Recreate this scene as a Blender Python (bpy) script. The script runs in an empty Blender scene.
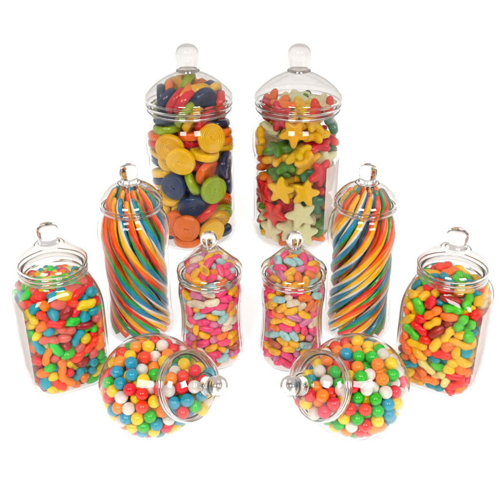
import bpy, bmesh, math, random
from mathutils import Vector, Matrix, Quaternion

random.seed(11)
SC = bpy.context.scene
COL = SC.collection
PI = math.pi
# ---------------------------------------------------------------- profiles
# each row: radius, height (m), squareness exponent (2 = round), flute depth
def catmull(P, k):
    out = []
    n = len(P)
    for i in range(n - 1):
        p0, p1, p2, p3 = P[max(i - 1, 0)], P[i], P[i + 1], P[min(i + 2, n - 1)]
        for j in range(k):
            t = j / k
            row = []
            for a, b, c, d in zip(p0, p1, p2, p3):
                m1, m2 = (c - a) * .5, (d - b) * .5
                # limit tangents so profiles never overshoot
                lim = 1.5 * abs(c - b)
                m1 = max(-lim, min(lim, m1)); m2 = max(-lim, min(lim, m2))
                h = t * t * t; q = t * t
                row.append((2 * h - 3 * q + 1) * b + (h - 2 * q + t) * m1 + (-2 * h + 3 * q) * c + (h - q) * m2)
            out.append(tuple(row))
    out.append(tuple(P[-1]))
    return out

def offset(P, t):
    """Profile moved inward (towards the axis side) by t."""
    out = []
    n = len(P)
    if P[0][1] > P[-1][1]:
        t = -t
    for i in range(n):
        a, b = P[max(i - 1, 0)], P[min(i + 1, n - 1)]
        dr, dz = b[0] - a[0], b[1] - a[1]
        L = math.hypot(dr, dz) or 1e-9
        out.append((max(P[i][0] - dz / L * t, 0.0), P[i][1] + dr / L * t) + tuple(P[i][2:]))
    return out

def R(rows):
    return [tuple(r) + (2.0, 0.0)[len(r) - 2:] for r in rows]

JARS = {
 # broad jar: bulging shoulder, screw neck, skirted dome lid with a bullet knob
 'tall': dict(wall=.0016,
   body=R([(.0,.0012),(.030,.001),(.046,0),(.0525,.0012),(.0575,.006),(.0598,.0135),(.0598,.020),(.0585,.026),(.0582,.035),(.0582,.075),(.0582,.118),
           (.0585,.124),(.0600,.131),(.0606,.142),(.0600,.153),(.0570,.165),(.0535,.173),(.0522,.177),(.0520,.181),(.0525,.183),(.0525,.185),(.0520,.187),(.0522,.1925),(.0519,.1932)]),
   lid=R([(.0150,.2365),(.0165,.2345),(.0215,.2325),(.0290,.2290),(.0370,.2245),(.0450,.2185),(.0515,.2125),(.0545,.2090),(.0568,.2065),(.0580,.2035),(.0570,.2005),(.0556,.1985),
          (.0566,.1968),(.0574,.1948),(.0562,.1922),(.0548,.1908),(.0558,.1892),(.0564,.1874),(.0548,.1852)]),
   lidwall=.0018,
   knob=R([(.0,.2712),(.006,.2705),(.0105,.2683),(.0138,.2640),(.0152,.2585),(.0153,.2520),(.0146,.2450),(.0142,.2410),(.0150,.2380),(.0155,.2368)]), hollow=.0015),
 # slim straight jar with a bulging shoulder
 'slim': dict(wall=.0014,
   body=R([(.0,.0012),(.020,.001),(.029,0),(.0335,.001),(.0362,.0045),(.0372,.010),(.0370,.018),(.0362,.026),(.0360,.05),(.0360,.080),(.0360,.100),
           (.0366,.106),(.0378,.114),(.0385,.123),(.0380,.132),(.0358,.141),(.0312,.1475),(.0294,.1512),(.0292,.1535),(.0292,.1560),(.0290,.1566)]),
   lid=R([(.0098,.1815),(.0120,.1808),(.0130,.1795),(.0150,.1785),(.0205,.1755),(.0265,.1705),(.0300,.1660),(.0318,.1635),(.0330,.1610),(.0332,.1582),(.0321,.1562),
          (.0329,.1548),(.0329,.1534),(.0315,.1518),(.0314,.1508)]),
   lidwall=.0014,
   knob=R([(.0,.2010),(.0042,.2003),(.0075,.1982),(.0093,.1950),(.0097,.1915),(.0090,.1878),(.0084,.1850),(.0092,.1830),(.0098,.1818)]), hollow=0),
 # square jar with flat faces and rounded corners
 'square': dict(wall=.0018,
   body=[(.0,.0012,2.2,0),(.016,.001,2.6,0),(.026,0,3.2,0),(.0315,.0010,3.8,0),(.0360,.0050,4.4,0),(.0386,.0110,4.8,0),(.0399,.020,5,0),(.0402,.032,5.2,0),(.0402,.060,5.2,0),(.0402,.092,5.2,0),(.0400,.100,5,0),
         (.0390,.108,4.6,0),(.0370,.115,3.9,0),(.0340,.1210,3.2,0),(.0316,.1245,2.3,0),(.0304,.1275,2,0),(.0302,.1300,2,0),(.0302,.1350,2,0),(.0300,.1356,2,0)],
   lid=R([(.0105,.1632),(.0135,.1625),(.0150,.1610),(.0180,.1585),(.0235,.1545),(.0285,.1505),(.0312,.1478),(.0330,.1455),(.0342,.1430),(.0337,.1405),(.0327,.1392),
          (.0337,.1377),(.0338,.1355),(.0326,.1340),(.0334,.1324),(.0334,.1304),(.0322,.1292)]),
   lidwall=.0013,
   knob=R([(.0,.1842),(.0045,.1836),(.0080,.1815),(.0100,.1780),(.0103,.1745),(.0096,.1705),(.0091,.1680),(.0098,.1655),(.0105,.1636)]), hollow=0),
 # small fluted jar, waisted
 'small': dict(wall=.0014,
   body=[(.0,.0012,2,0),(.018,.001,2,0),(.026,0,2,0),(.0305,.0012,2,0),(.0330,.005,2,.2),(.0340,.011,2,.6),(.0334,.020,2,1),(.0320,.033,2,1),(.0312,.047,2,1),(.0310,.060,2,1),(.0315,.070,2,1),
         (.0325,.078,2,.8),(.0330,.084,2,.4),(.0324,.0905,2,.1),(.0303,.0960,2,0),(.0294,.0990,2,0),(.0292,.1010,2,0),(.0292,.1035,2,0),(.0290,.1041,2,0)],
   lid=R([(.0070,.1350),(.0098,.1342),(.0125,.1320),(.0170,.1275),(.0222,.1220),(.0265,.1175),(.0300,.1142),(.0322,.1122),(.0336,.1095),(.0332,.1066),(.0320,.1050),
          (.0330,.1034),(.0330,.1014),(.0318,.1003),(.0313,.0990)]),
   lidwall=.0013,
   knob=R([(.0,.1525),(.0035,.1519),(.0065,.1500),(.0083,.1468),(.0086,.1438),(.0078,.1405),(.0060,.1380),(.0058,.1368),(.0068,.1354)]), hollow=0),
 # globe jar: origin at the middle of the globe, axis along +z
 'globe': dict(wall=.0014,
   body=R([(.0,-.0470),(.012,-.0468),(.020,-.0450)] + [(.0488*math.sin(a),-.0488*math.cos(a)) for a in [math.radians(d) for d in range(32,140,8)]] + [(.0305,.0392),(.0288,.0418),(.0284,.0440),(.0284,.0482),(.0282,.0488)]),
   lid=R([(.0085,.0742),(.0108,.0738),(.0122,.0727),(.0155,.0711),(.0208,.0684),(.0252,.0652),(.0284,.0622),(.0304,.0598),(.0317,.0576),(.0322,.0556),(.0317,.0540),(.0307,.0530),
          (.0315,.0520),(.0316,.0508),(.0305,.0497),(.0314,.0486),(.0314,.0474),(.0304,.0463),(.0310,.0452),(.0308,.0442)]),
   lidwall=.0013,
   knob=R([(.0,.0960),(.0040,.0953),(.0070,.0934),(.0086,.0904),(.0089,.0870),(.0083,.0832),(.0076,.0802),(.0077,.0775),(.0084,.0747)]), hollow=0),
}
NFL = 18
def cross(a, r, n, fl):
    c, s = abs(math.cos(a)), abs(math.sin(a))
    q = r if n <= 2.001 else r / (c ** n + s ** n) ** (1 / n)
    if fl: q *= 1 + .032 * fl * (abs(math.sin(a * NFL / 2)) - .6)
    return q


# ---------------------------------------------------------------- helpers
def lin(rgb):
    return (*[(c / 255) / 12.92 if c <= 10 else ((c / 255 + .055) / 1.055) ** 2.4 for c in rgb], 1.0)

def link(name, data, parent=None):
    o = bpy.data.objects.new(name, data)
    COL.objects.link(o)
    if parent is not None:
        o.parent = parent
    return o

def tag(o, label=None, cat=None, group=None, kind=None):
    for k, v in (('label', label), ('category', cat), ('group', group), ('kind', kind)):
        if v:
            o[k] = v
    return o

def to_mesh(name, bm, mats, smooth=True):
    bmesh.ops.recalc_face_normals(bm, faces=bm.faces)
    me = bpy.data.meshes.new(name)
    bm.to_mesh(me)
    bm.free()
    for m in mats:
        me.materials.append(m)
    if smooth:
        me.polygons.foreach_set('use_smooth', [True] * len(me.polygons))
    return me

def loft(bm, P, seg):
    """Skin a profile (r, z, squareness, flute) round the z axis; r == 0 makes a pole."""
    rings = []
    for r, z, n, fl in P:
        if r < 1e-6:
            rings.append([bm.verts.new((0, 0, z))])
            continue
        rings.append([bm.verts.new((cross(a, r, n, fl) * math.cos(a), cross(a, r, n, fl) * math.sin(a), z))
                      for a in (2 * PI * i / seg for i in range(seg))])
    return rings

def skin(bm, rings, closed=False):
    pairs = list(zip(rings, rings[1:]))
    if closed:
        pairs.append((rings[-1], rings[0]))
    for A, B in pairs:
        n = max(len(A), len(B))
        for i in range(n):
            j = (i + 1) % n
            if len(A) == 1 and len(B) == 1:
                continue
            if len(A) == 1:
                bm.faces.new((A[0], B[j], B[i]))
            elif len(B) == 1:
                bm.faces.new((A[i], A[j], B[0]))
            else:
                bm.faces.new((A[i], A[j], B[j], B[i]))

# ---------------------------------------------------------------- materials
def new_mat(name):
    m = bpy.data.materials.new(name)
    m.use_nodes = True
    nt = m.node_tree
    return m, nt, nt.nodes['Principled BSDF']

def candy_mat(name, rgb, rough=.22, sss=.0, sss_scale=.004, coat=0., vary=.10, mottle=.0, mscale=140., bump=0., bscale=300., spec=.5, trans=0.):
    m, nt, b = new_mat(name)
    N, L = nt.nodes, nt.links
    col = lin(rgb)
    tc = N.new('ShaderNodeTexCoord')
    oi = N.new('ShaderNodeObjectInfo')
    hsv = N.new('ShaderNodeHueSaturation')
    hsv.inputs['Color'].default_value = col
    mr = N.new('ShaderNodeMapRange')
    mr.inputs['To Min'].default_value = 1 - vary
    mr.inputs['To Max'].default_value = 1 + vary
    L.new(oi.outputs['Random'], mr.inputs['Value'])
    L.new(mr.outputs['Result'], hsv.inputs['Value'])
    mh = N.new('ShaderNodeMath'); mh.operation = 'MULTIPLY_ADD'
    mh.inputs[1].default_value = .012; mh.inputs[2].default_value = .494
    L.new(oi.outputs['Random'], mh.inputs[0])
    L.new(mh.outputs[0], hsv.inputs['Hue'])
    out = hsv.outputs['Color']
    if mottle:
        no = N.new('ShaderNodeTexNoise'); no.inputs['Scale'].default_value = mscale; no.inputs['Detail'].default_value = 3
        L.new(tc.outputs['Object'], no.inputs['Vector'])
        mx = N.new('ShaderNodeMix'); mx.data_type = 'RGBA'; mx.blend_type = 'MULTIPLY'
        cr = N.new('ShaderNodeValToRGB')
        cr.color_ramp.elements[0].position = .35; cr.color_ramp.elements[0].color = (1 - mottle,) * 3 + (1,)
        cr.color_ramp.elements[1].position = .62; cr.color_ramp.elements[1].color = (1, 1, 1, 1)
        L.new(no.outputs['Fac'], cr.inputs['Fac'])
        mx.inputs[0].default_value = 1
        L.new(out, mx.inputs[6]); L.new(cr.outputs['Color'], mx.inputs[7])
        out = mx.outputs[2]
    L.new(out, b.inputs['Base Color'])
    b.inputs['Roughness'].default_value = rough
    b.inputs['Specular IOR Level'].default_value = spec
    b.inputs['Subsurface Weight'].default_value = sss
    b.inputs['Subsurface Radius'].default_value = (1, .75, .6)
    b.inputs['Subsurface Scale'].default_value = sss_scale
    b.inputs['Coat Weight'].default_value = coat
    b.inputs['Coat Roughness'].default_value = .08
    b.inputs['Transmission Weight'].default_value = trans
    if bump:
        nb = N.new('ShaderNodeTexNoise'); nb.inputs['Scale'].default_value = bscale; nb.inputs['Detail'].default_value = 2
        L.new(tc.outputs['Object'], nb.inputs['Vector'])
        bp = N.new('ShaderNodeBump'); bp.inputs['Strength'].default_value = bump; bp.inputs['Distance'].default_value = .001
        L.new(nb.outputs['Fac'], bp.inputs['Height'])
        L.new(bp.outputs['Normal'], b.inputs['Normal'])
    return m

def plastic_mat(name, tint, ior, absorb, rough=.0, bump=.0, bscale=30.):
    """Clear blown plastic: refracting and reflecting, very faintly tinted, slightly wavy."""
    m = bpy.data.materials.new(name)
    m.use_nodes = True
    nt = m.node_tree; N, L = nt.nodes, nt.links
    N.remove(N['Principled BSDF'])
    g = N.new('ShaderNodeBsdfGlass')
    g.inputs['Color'].default_value = tint
    g.inputs['IOR'].default_value = ior
    g.inputs['Roughness'].default_value = rough
    if bump:
        tc = N.new('ShaderNodeTexCoord')
        no = N.new('ShaderNodeTexNoise'); no.inputs['Scale'].default_value = bscale; no.inputs['Detail'].default_value = 1
        L.new(tc.outputs['Object'], no.inputs['Vector'])
        bp = N.new('ShaderNodeBump'); bp.inputs['Strength'].default_value = bump; bp.inputs['Distance'].default_value = .004
        L.new(no.outputs['Fac'], bp.inputs['Height']); L.new(bp.outputs['Normal'], g.inputs['Normal'])
    L.new(g.outputs[0], N['Material Output'].inputs['Surface'])
    va = N.new('ShaderNodeVolumeAbsorption')          # long paths through the wall at its edges go slightly grey
    va.inputs['Color'].default_value = (.22, .14, .08, 1); va.inputs['Density'].default_value = absorb
    L.new(va.outputs[0], N['Material Output'].inputs['Volume'])
    return m

CLEAR = plastic_mat('clear_plastic', (.992, .99, .988, 1), 1.23, 42, bump=.12, bscale=22.)
CLEARKNOB = plastic_mat('clear_plastic_knob', (.99, .985, .98, 1), 1.42, 9, bump=.06, bscale=30.)
CLEARLID = plastic_mat('clear_plastic_lid', (.968, .962, .955, 1), 1.42, 48, bump=.06, bscale=30.)

# sweets: one procedural material per kind and colour
PALETTE = {
 'wheel': dict(orange=(226,112,2), yellow=(236,190,4), lime=(152,176,8), navy=(2,38,82), red=(196,12,16)),
 'star': dict(red=(208,12,14), orange=(232,116,8), yellow=(250,198,8), green=(74,128,14), cream=(250,240,190), teal=(60,124,84)),
 'bean': dict(pink=(228,58,110), mauve=(206,118,158), aqua=(172,216,214), yellow=(236,176,16), cream=(242,228,200), orange=(222,116,36), amber=(164,74,30)),
 'ball': dict(red=(212,28,16), orange=(244,132,20), yellow=(250,208,4), green=(20,164,22), blue=(0,146,174), white=(244,240,230), pink=(224,44,68)),
 'mix': {'red': (222,28,16), 'orange': (234,122,12), 'yellow': (232,204,12), 'teal': (0,150,166), 'green': (36,182,42), 'salmon': (204,96,84), 'dark red': (146,16,16), 'cream': (222,224,148)},
 'pea': {'red': (222,32,8), 'orange': (236,116,8), 'yellow': (238,188,8), 'teal': (0,142,152), 'green': (64,174,24), 'cream': (234,216,132), 'dark red': (146,26,12)},
}
def build_mats():
    M = {}
    for fam, cols in PALETTE.items():
        for c, hx in cols.items():
            n = f'{c} {fam}'
            if fam == 'wheel':
                M[fam, c] = candy_mat(n, hx, rough=.16, sss=.6, sss_scale=.004, vary=.12, trans=.12, bump=.10, bscale=500, spec=.5)
            elif fam == 'star':
                M[fam, c] = candy_mat(n, hx, rough=.18, sss=.7, sss_scale=.007, vary=.10, trans=.28, spec=.5, bump=.15, bscale=260)
            elif fam == 'bean':
                M[fam, c] = candy_mat(n, hx, rough=.12, sss=.25, sss_scale=.002, vary=.10, mottle=.20, mscale=260, spec=.5)
            elif fam == 'ball':
                M[fam, c] = candy_mat(n, hx, rough=.10, sss=.12, sss_scale=.0015, vary=.05, mottle=.10, mscale=240, spec=.55)
            else:
                M[fam, c] = candy_mat(n, hx, rough=.24, sss=.5, sss_scale=.003, vary=.10, mottle=.12, mscale=200, spec=.45, bump=.25, bscale=330)
    return M
MAT = build_mats()
STRAND = [candy_mat(n + ' twist strand', hx, rough=.15, sss=.15, sss_scale=.0015, vary=.06, spec=.5) for n, hx in
          (('orange', (232,90,4)), ('yellow', (244,184,4)), ('white', (240,234,220)), ('blue', (0,126,164)), ('green', (12,140,44)), ('red', (204,32,8)))]


# ---------------------------------------------------------------- jars
def solid(bm, outer_raw, wall, seg, k=4):
    """A closed wall: outer profile from its pole/first row to the rim, then the inner one back."""
    outer = catmull(outer_raw, k)
    inner = offset(outer, wall)
    if outer[0][0] < 1e-6:
        inner[0] = (0.0,) + inner[0][1:]
        P = outer + inner[::-1]
        skin(bm, loft(bm, P, seg))
    else:
        P = outer + inner[::-1]
        skin(bm, loft(bm, P, seg), closed=True)

_jar_meshes = {}
def jar_meshes(kind):
    if kind in _jar_meshes:
        return _jar_meshes[kind]
    J = JARS[kind]
    seg = {'small': 216, 'square': 160}.get(kind, 128)
    bm = bmesh.new(); solid(bm, J['body'], J['wall'], seg)
    body = to_mesh('jar_body', bm, [CLEAR])
    # lid: outer skin from the knob seat down the skirt, inner skin back up to a closed ceiling
    bm = bmesh.new()
    outer = catmull(J['lid'], 4)
    inner = offset(outer, J['lidwall'])
    r0, z0 = outer[0][:2]
    P = [(0.0, z0 + .0001, 2, 0)] + outer + inner[::-1] + [(0.0, inner[0][1] - .0002, 2, 0)]
    skin(bm, loft(bm, P, 128))
    lid = to_mesh('jar_lid', bm, [CLEARLID])
    bm = bmesh.new()
    K = catmull(J['knob'], 4)
    zb = z0 + .00025
    if J['hollow']:
        I = offset(K, J['hollow']); I[0] = (0.0,) + I[0][1:]
        I = [p for p in I if p[1] > zb + .002]
        P = K + [(K[-1][0] - .0005, zb, 2, 0), (0.0, zb, 2, 0)]
        skin(bm, loft(bm, P, 96))
        Q = I + [(0.0, I[-1][1] - .0003, 2, 0)]
        bi = bmesh.new(); skin(bi, loft(bi, Q, 96)); bmesh.ops.recalc_face_normals(bi, faces=bi.faces)
        bmesh.ops.reverse_faces(bi, faces=bi.faces)
        mi = bpy.data.meshes.new('t'); bi.to_mesh(mi); bi.free()
        bmesh.ops.recalc_face_normals(bm, faces=bm.faces)
        bm.from_mesh(mi); bpy.data.meshes.remove(mi)
        me = bpy.data.meshes.new('jar_knob'); bm.to_mesh(me); bm.free()
        me.materials.append(CLEARLID); me.polygons.foreach_set('use_smooth', [True] * len(me.polygons))
        knob = me
    else:
        P = K + [(K[-1][0] - .0006, zb, 2, 0), (0.0, zb, 2, 0)]
        skin(bm, loft(bm, P, 96))
        knob = to_mesh('jar_knob', bm, [CLEARKNOB])
    _jar_meshes[kind] = (body, lid, knob)
    return _jar_meshes[kind]

def make_jar(kind, loc, rz, label, group, matrix=None):
    root = link('candy_jar', None)
    root.empty_display_size = .02
    if matrix is None:
        root.location = loc; root.rotation_euler = (0, 0, rz)
    else:
        root.matrix_world = matrix
    tag(root, label, 'jar', group)
    b, l, k = jar_meshes(kind)
    link('jar_body', b, root)
    lid = link('lid', l, root)
    link('knob', k, lid)
    return root

# ---------------------------------------------------------------- sweets: shapes
def lobe_mesh(name, mat, fn, nu=18, nv=20, warp=None):
    """Closed body of revolution-like rings along x: fn(t) -> (x, ry, rz)."""
    bm = bmesh.new(); rings = []
    for i in range(nu + 1):
        x, ry, rz = fn(i / nu)
        if i in (0, nu):
            pts = [(x, 0, 0)]
        else:
            pts = [(x, ry * math.cos(2 * PI * k / nv), rz * math.sin(2 * PI * k / nv)) for k in range(nv)]
        rings.append([bm.verts.new(warp(*p) if warp else p) for p in pts])
    skin(bm, rings)
    return to_mesh(name, bm, [mat])

def ellipsoid_fn(a, b, c, p=2.0):
    def f(t):
        x = -math.cos(PI * t)
        q = max(0, 1 - abs(x) ** p) ** (1 / p)
        return a * x, b * q, c * q
    return f

def peanut_fn(a, b, c, waist, p=2.4):
    def f(t):
        x = -math.cos(PI * t)
        q = max(0, 1 - abs(x) ** p) ** (1 / p) * (1 - waist * math.exp(-(x / .33) ** 2))
        return a * x, b * q, c * q
    return f

def lumpy(amp, f, seed):
    r = random.Random(seed); ph = [r.uniform(0, 6.28) for _ in range(6)]
    def w(x, y, z):
        s = 1 + amp * (math.sin(f * x + ph[0]) * math.sin(f * y + ph[1]) + math.sin(f * 1.3 * z + ph[2]) * math.sin(f * .9 * x + ph[3]))
        return x * s, y * s, z * s
    return w

def bean_mesh(name, mat):
    f = ellipsoid_fn(.0077, .0041, .0040, 2.6)
    def bend(x, y, z):
        return x, y - .0009 + 17. * x * x, z
    return lobe_mesh(name, mat, f, 16, 16, bend)

def ball_mesh(name, mat):
    bm = bmesh.new()
    bmesh.ops.create_uvsphere(bm, u_segments=28, v_segments=16, radius=.00579)
    return to_mesh(name, bm, [mat])

def wheel_mesh(name, mat):
    """Coiled disc: a flat spiral of cord, ridged on both faces, with two dimples at its eye."""
    bm = bmesh.new()
    R0, pitch, na = .0197, .0029, 72
    rr = [.0] + [.0008 + .0005 * i for i in range(int((R0 - .0008) / .0005))]
    def h(r, a):
        ph = r / pitch - a / (2 * PI)
        ridge = abs(math.sin(PI * ph)) ** .6
        q = min(1, max(0, (R0 - r) / .0026))
        base = .0052 * math.sqrt(max(0, 1 - (1 - q) ** 2))
        base *= 1 - .20 * math.exp(-(r / .0125) ** 6)          # dished middle inside a raised rim
        amp = .24
        if r < .0052:
            ridge = 1.25
            d = min(math.hypot(r * math.cos(a) - s * .0021, r * math.sin(a)) for s in (-1, 1))
            ridge -= 2.6 * math.exp(-(d / .0011) ** 2)
        return base * (1 - amp + amp * ridge)
    top, bot = [], []
    for r in rr:
        if r == 0:
            z = h(.0008, PI / 2)
            top.append([bm.verts.new((0, 0, z))]); bot.append([bm.verts.new((0, 0, -z))])
        else:
            wob = [1 + .012 * math.sin(3 * 2 * PI * i / na + 1) for i in range(na)]
            top.append([bm.verts.new((wob[i] * r * math.cos(2 * PI * i / na), wob[i] * r * math.sin(2 * PI * i / na), h(r, 2 * PI * i / na))) for i in range(na)])
            bot.append([bm.verts.new((wob[i] * r * math.cos(2 * PI * i / na), wob[i] * r * math.sin(2 * PI * i / na), -h(r, 2 * PI * i / na))) for i in range(na)])
    rim = [bm.verts.new((R0 * math.cos(2 * PI * i / na) * (1 + .012 * math.sin(3 * 2 * PI * i / na + 1)), R0 * math.sin(2 * PI * i / na) * (1 + .012 * math.sin(3 * 2 * PI * i / na + 1)), 0)) for i in range(na)]
    skin(bm, top + [rim] + bot[::-1])
    return to_mesh(name, bm, [mat])

def star_mesh(name, mat):
    """Puffy five-pointed gummy with blunt rounded tips."""
    bm = bmesh.new(); na, nr = 80, 12
    def out(a):
        c = .5 + .5 * math.cos(5 * (a - PI / 2))
        return .0124 + .0094 * c ** 1.3
    rings = []
    for s in (1, -1):
        half = []
        for j in range(nr):
            q = j / nr
            z = s * .0060 * (1 - q ** 6) ** .5
            if j == 0:
                half.append([bm.verts.new((0, 0, z))])
            else:
                half.append([bm.verts.new((q * out(a) * math.cos(a), q * out(a) * math.sin(a), z * (.88 + .12 * (1 - q) + .03 * q * math.cos(5 * (a - PI / 2)))))
                             for a in (2 * PI * i / na for i in range(na))])
        rings.append(half)
    rim = [bm.verts.new((out(a) * math.cos(a), out(a) * math.sin(a), 0)) for a in (2 * PI * i / na for i in range(na))]
    skin(bm, rings[0] + [rim] + rings[1][::-1])
    return to_mesh(name, bm, [mat])

SHAPES = {
    'wheel': wheel_mesh, 'star': star_mesh, 'bean': bean_mesh, 'ball': ball_mesh,
    'mixe': lambda n, m: lobe_mesh(n, m, ellipsoid_fn(.0077, .0057, .0051, 2.3), 16, 18, lumpy(.09, 440, 1)),
    'mixl': lambda n, m: lobe_mesh(n, m, ellipsoid_fn(.0101, .0048, .0043, 2.5), 18, 16, lumpy(.09, 420, 2)),
    'mixp': lambda n, m: lobe_mesh(n, m, peanut_fn(.0101, .0051, .0045, .26), 20, 16, lumpy(.08, 430, 3)),
    'mixr': lambda n, m: lobe_mesh(n, m, ellipsoid_fn(.0061, .0056, .0050, 2.1), 14, 18, lumpy(.10, 460, 4)),
    'peap': lambda n, m: lobe_mesh(n, m, peanut_fn(.0105, .0055, .0046, .30), 22, 18, lumpy(.07, 480, 5)),
    'peal': lambda n, m: lobe_mesh(n, m, ellipsoid_fn(.0100, .0052, .0042, 2.5), 18, 18, lumpy(.08, 420, 6)),
    'pear': lambda n, m: lobe_mesh(n, m, ellipsoid_fn(.0064, .0058, .0048, 2.2), 14, 18, lumpy(.09, 430, 7)),
}
def FAM(shape):
    return 'mix' if shape.startswith('mix') else 'pea' if shape.startswith('pea') else shape

# ---------------------------------------------------------------- the ten jars
POS = {'A': ('tall', -0.0805, 0.933, 0.0003, 0, None), 'B': ('tall', 0.0635, 0.933, 0.0003, 0, None), 'C': ('slim', -0.1255, 0.694, 0.0003, 0, None), 'D': ('slim', 0.122, 0.694, 0.0003, 0, None), 'E': ('square', -0.1905, 0.606, 0.0003, 0.5026548245743669, None), 'F': ('square', 0.196, 0.606, 0.0003, -0.5026548245743669, None), 'I': ('small', -0.0412, 0.642, 0.0003, 0.1, None), 'J': ('small', 0.0445, 0.639, 0.0003, 0.2, None), 'G': ('globe', -0.09, 0.527, 0.0478, 0, [0.71437, -0.54612, 0.43752]), 'H': ('globe', 0.0975, 0.527, 0.0478, 0, [-0.72195, -0.54002, 0.43263])}
SCALE = {'E': (.99, .955), 'F': (1.01, .925), 'I': (1.01, .975), 'J': (1.01, .985)}
def jar_matrix(key):
    kind, x, y, z, rz, ax = POS[key]
    if ax is None:
        return Matrix.Translation((x, y, z)) @ Matrix.Rotation(rz, 4, 'Z')
    a = Vector(ax).normalized()
    xx = Vector((0, 0, 1)).cross(a).normalized()
    yy = a.cross(xx)
    m = Matrix((xx, yy, a)).transposed().to_4x4()
    m.translation = (x, y, z)
    return m

JARTEXT = {
 'A': 'tall clear plastic jar full of coloured spiral candies',
 'B': 'tall clear plastic jar of gummy stars, with a pale label on its side',
 'C': 'slim jar of striped candy twists left of the spiral candy jar',
 'D': 'slim jar of striped candy twists right of the gummy star jar',
 'E': 'square clear jar of mixed jelly sweets, at the far left of the display',
 'F': 'square clear jar of peanut shaped gummies, at the far right of the display',
 'I': 'small fluted clear jar of jelly beans, in front of the spiral candies',
 'J': 'small fluted clear jar of jelly beans, in front of the gummy stars',
 'G': 'round jar of gumballs tipped over with its lid facing right',
 'H': 'round jar of gumballs tipped over with its lid facing left',
}
JARS_BUILT = {}
for key in 'ABCDEFIJGH':
    JARS_BUILT[key] = make_jar(POS[key][0], None, 0, JARTEXT[key], 'clear plastic sweet jars with knobbed lids', jar_matrix(key) @ Matrix.Diagonal((*[SCALE.get(key, (1, 1))[0]] * 2, SCALE.get(key, (1, 1))[1], 1)))

# flatten the heel the tipped globes rest on: a foot moulded into each globe
def foot(key):
    root = JARS_BUILT[key]
    for ch in root.children:
        if ch.name.startswith('jar_body'):
            me = ch.data.copy(); ch.data = me
            M = jar_matrix(key); Mi = M.inverted()
            for v in me.vertices:
                w = M @ v.co
                inner = v.co.length < .0488 - .0007 and v.co.z < .03
                lim = .0005 + (.0014 if inner else 0)
                if w.z < lim:
                    w.z = lim; v.co = Mi @ w
foot('G'); foot('H')

# pale paper label stuck round the side of the star jar
def curved_label(r, a0, a1, z0, z1, mat, parent):
    bm = bmesh.new(); n = 24; rings = []
    for rr in (r, r + .00025):
        rings.append([[bm.verts.new((rr * math.cos(a0 + (a1 - a0) * i / n), rr * math.sin(a0 + (a1 - a0) * i / n), z)) for i in range(n + 1)] for z in (z0, z1)])
    I, O = rings
    for i in range(n):
        bm.faces.new((O[0][i], O[0][i + 1], O[1][i + 1], O[1][i])); bm.faces.new((I[0][i], I[1][i], I[1][i + 1], I[0][i + 1]))
        for k in (0, 1):
            bm.faces.new((I[k][i], I[k][i + 1], O[k][i + 1], O[k][i]))
    for i in (0, n):
        bm.faces.new((I[0][i], I[1][i], O[1][i], O[0][i]))
    return link('label', to_mesh('label', bm, [mat]), parent)
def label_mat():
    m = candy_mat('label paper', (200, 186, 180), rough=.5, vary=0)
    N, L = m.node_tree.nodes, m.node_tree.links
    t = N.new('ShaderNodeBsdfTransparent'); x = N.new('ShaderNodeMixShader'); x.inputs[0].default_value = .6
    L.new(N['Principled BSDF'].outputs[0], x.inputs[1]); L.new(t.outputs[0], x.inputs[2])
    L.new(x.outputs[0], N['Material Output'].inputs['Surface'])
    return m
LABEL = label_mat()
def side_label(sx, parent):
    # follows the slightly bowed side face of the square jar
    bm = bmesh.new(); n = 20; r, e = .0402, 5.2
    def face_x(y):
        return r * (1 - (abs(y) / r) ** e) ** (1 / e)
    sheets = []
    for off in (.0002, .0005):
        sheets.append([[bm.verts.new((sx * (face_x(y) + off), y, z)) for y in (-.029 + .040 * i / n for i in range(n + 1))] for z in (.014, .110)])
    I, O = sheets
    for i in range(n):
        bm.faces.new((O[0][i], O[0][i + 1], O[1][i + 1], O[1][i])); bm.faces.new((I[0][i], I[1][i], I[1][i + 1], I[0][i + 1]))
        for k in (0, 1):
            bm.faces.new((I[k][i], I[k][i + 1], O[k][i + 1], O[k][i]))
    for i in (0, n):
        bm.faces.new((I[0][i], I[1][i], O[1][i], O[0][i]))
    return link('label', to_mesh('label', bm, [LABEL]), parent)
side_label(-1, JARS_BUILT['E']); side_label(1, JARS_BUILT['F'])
curved_label(.0585, math.radians(-50), math.radians(8), .028, .119, LABEL, JARS_BUILT['B'])

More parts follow.
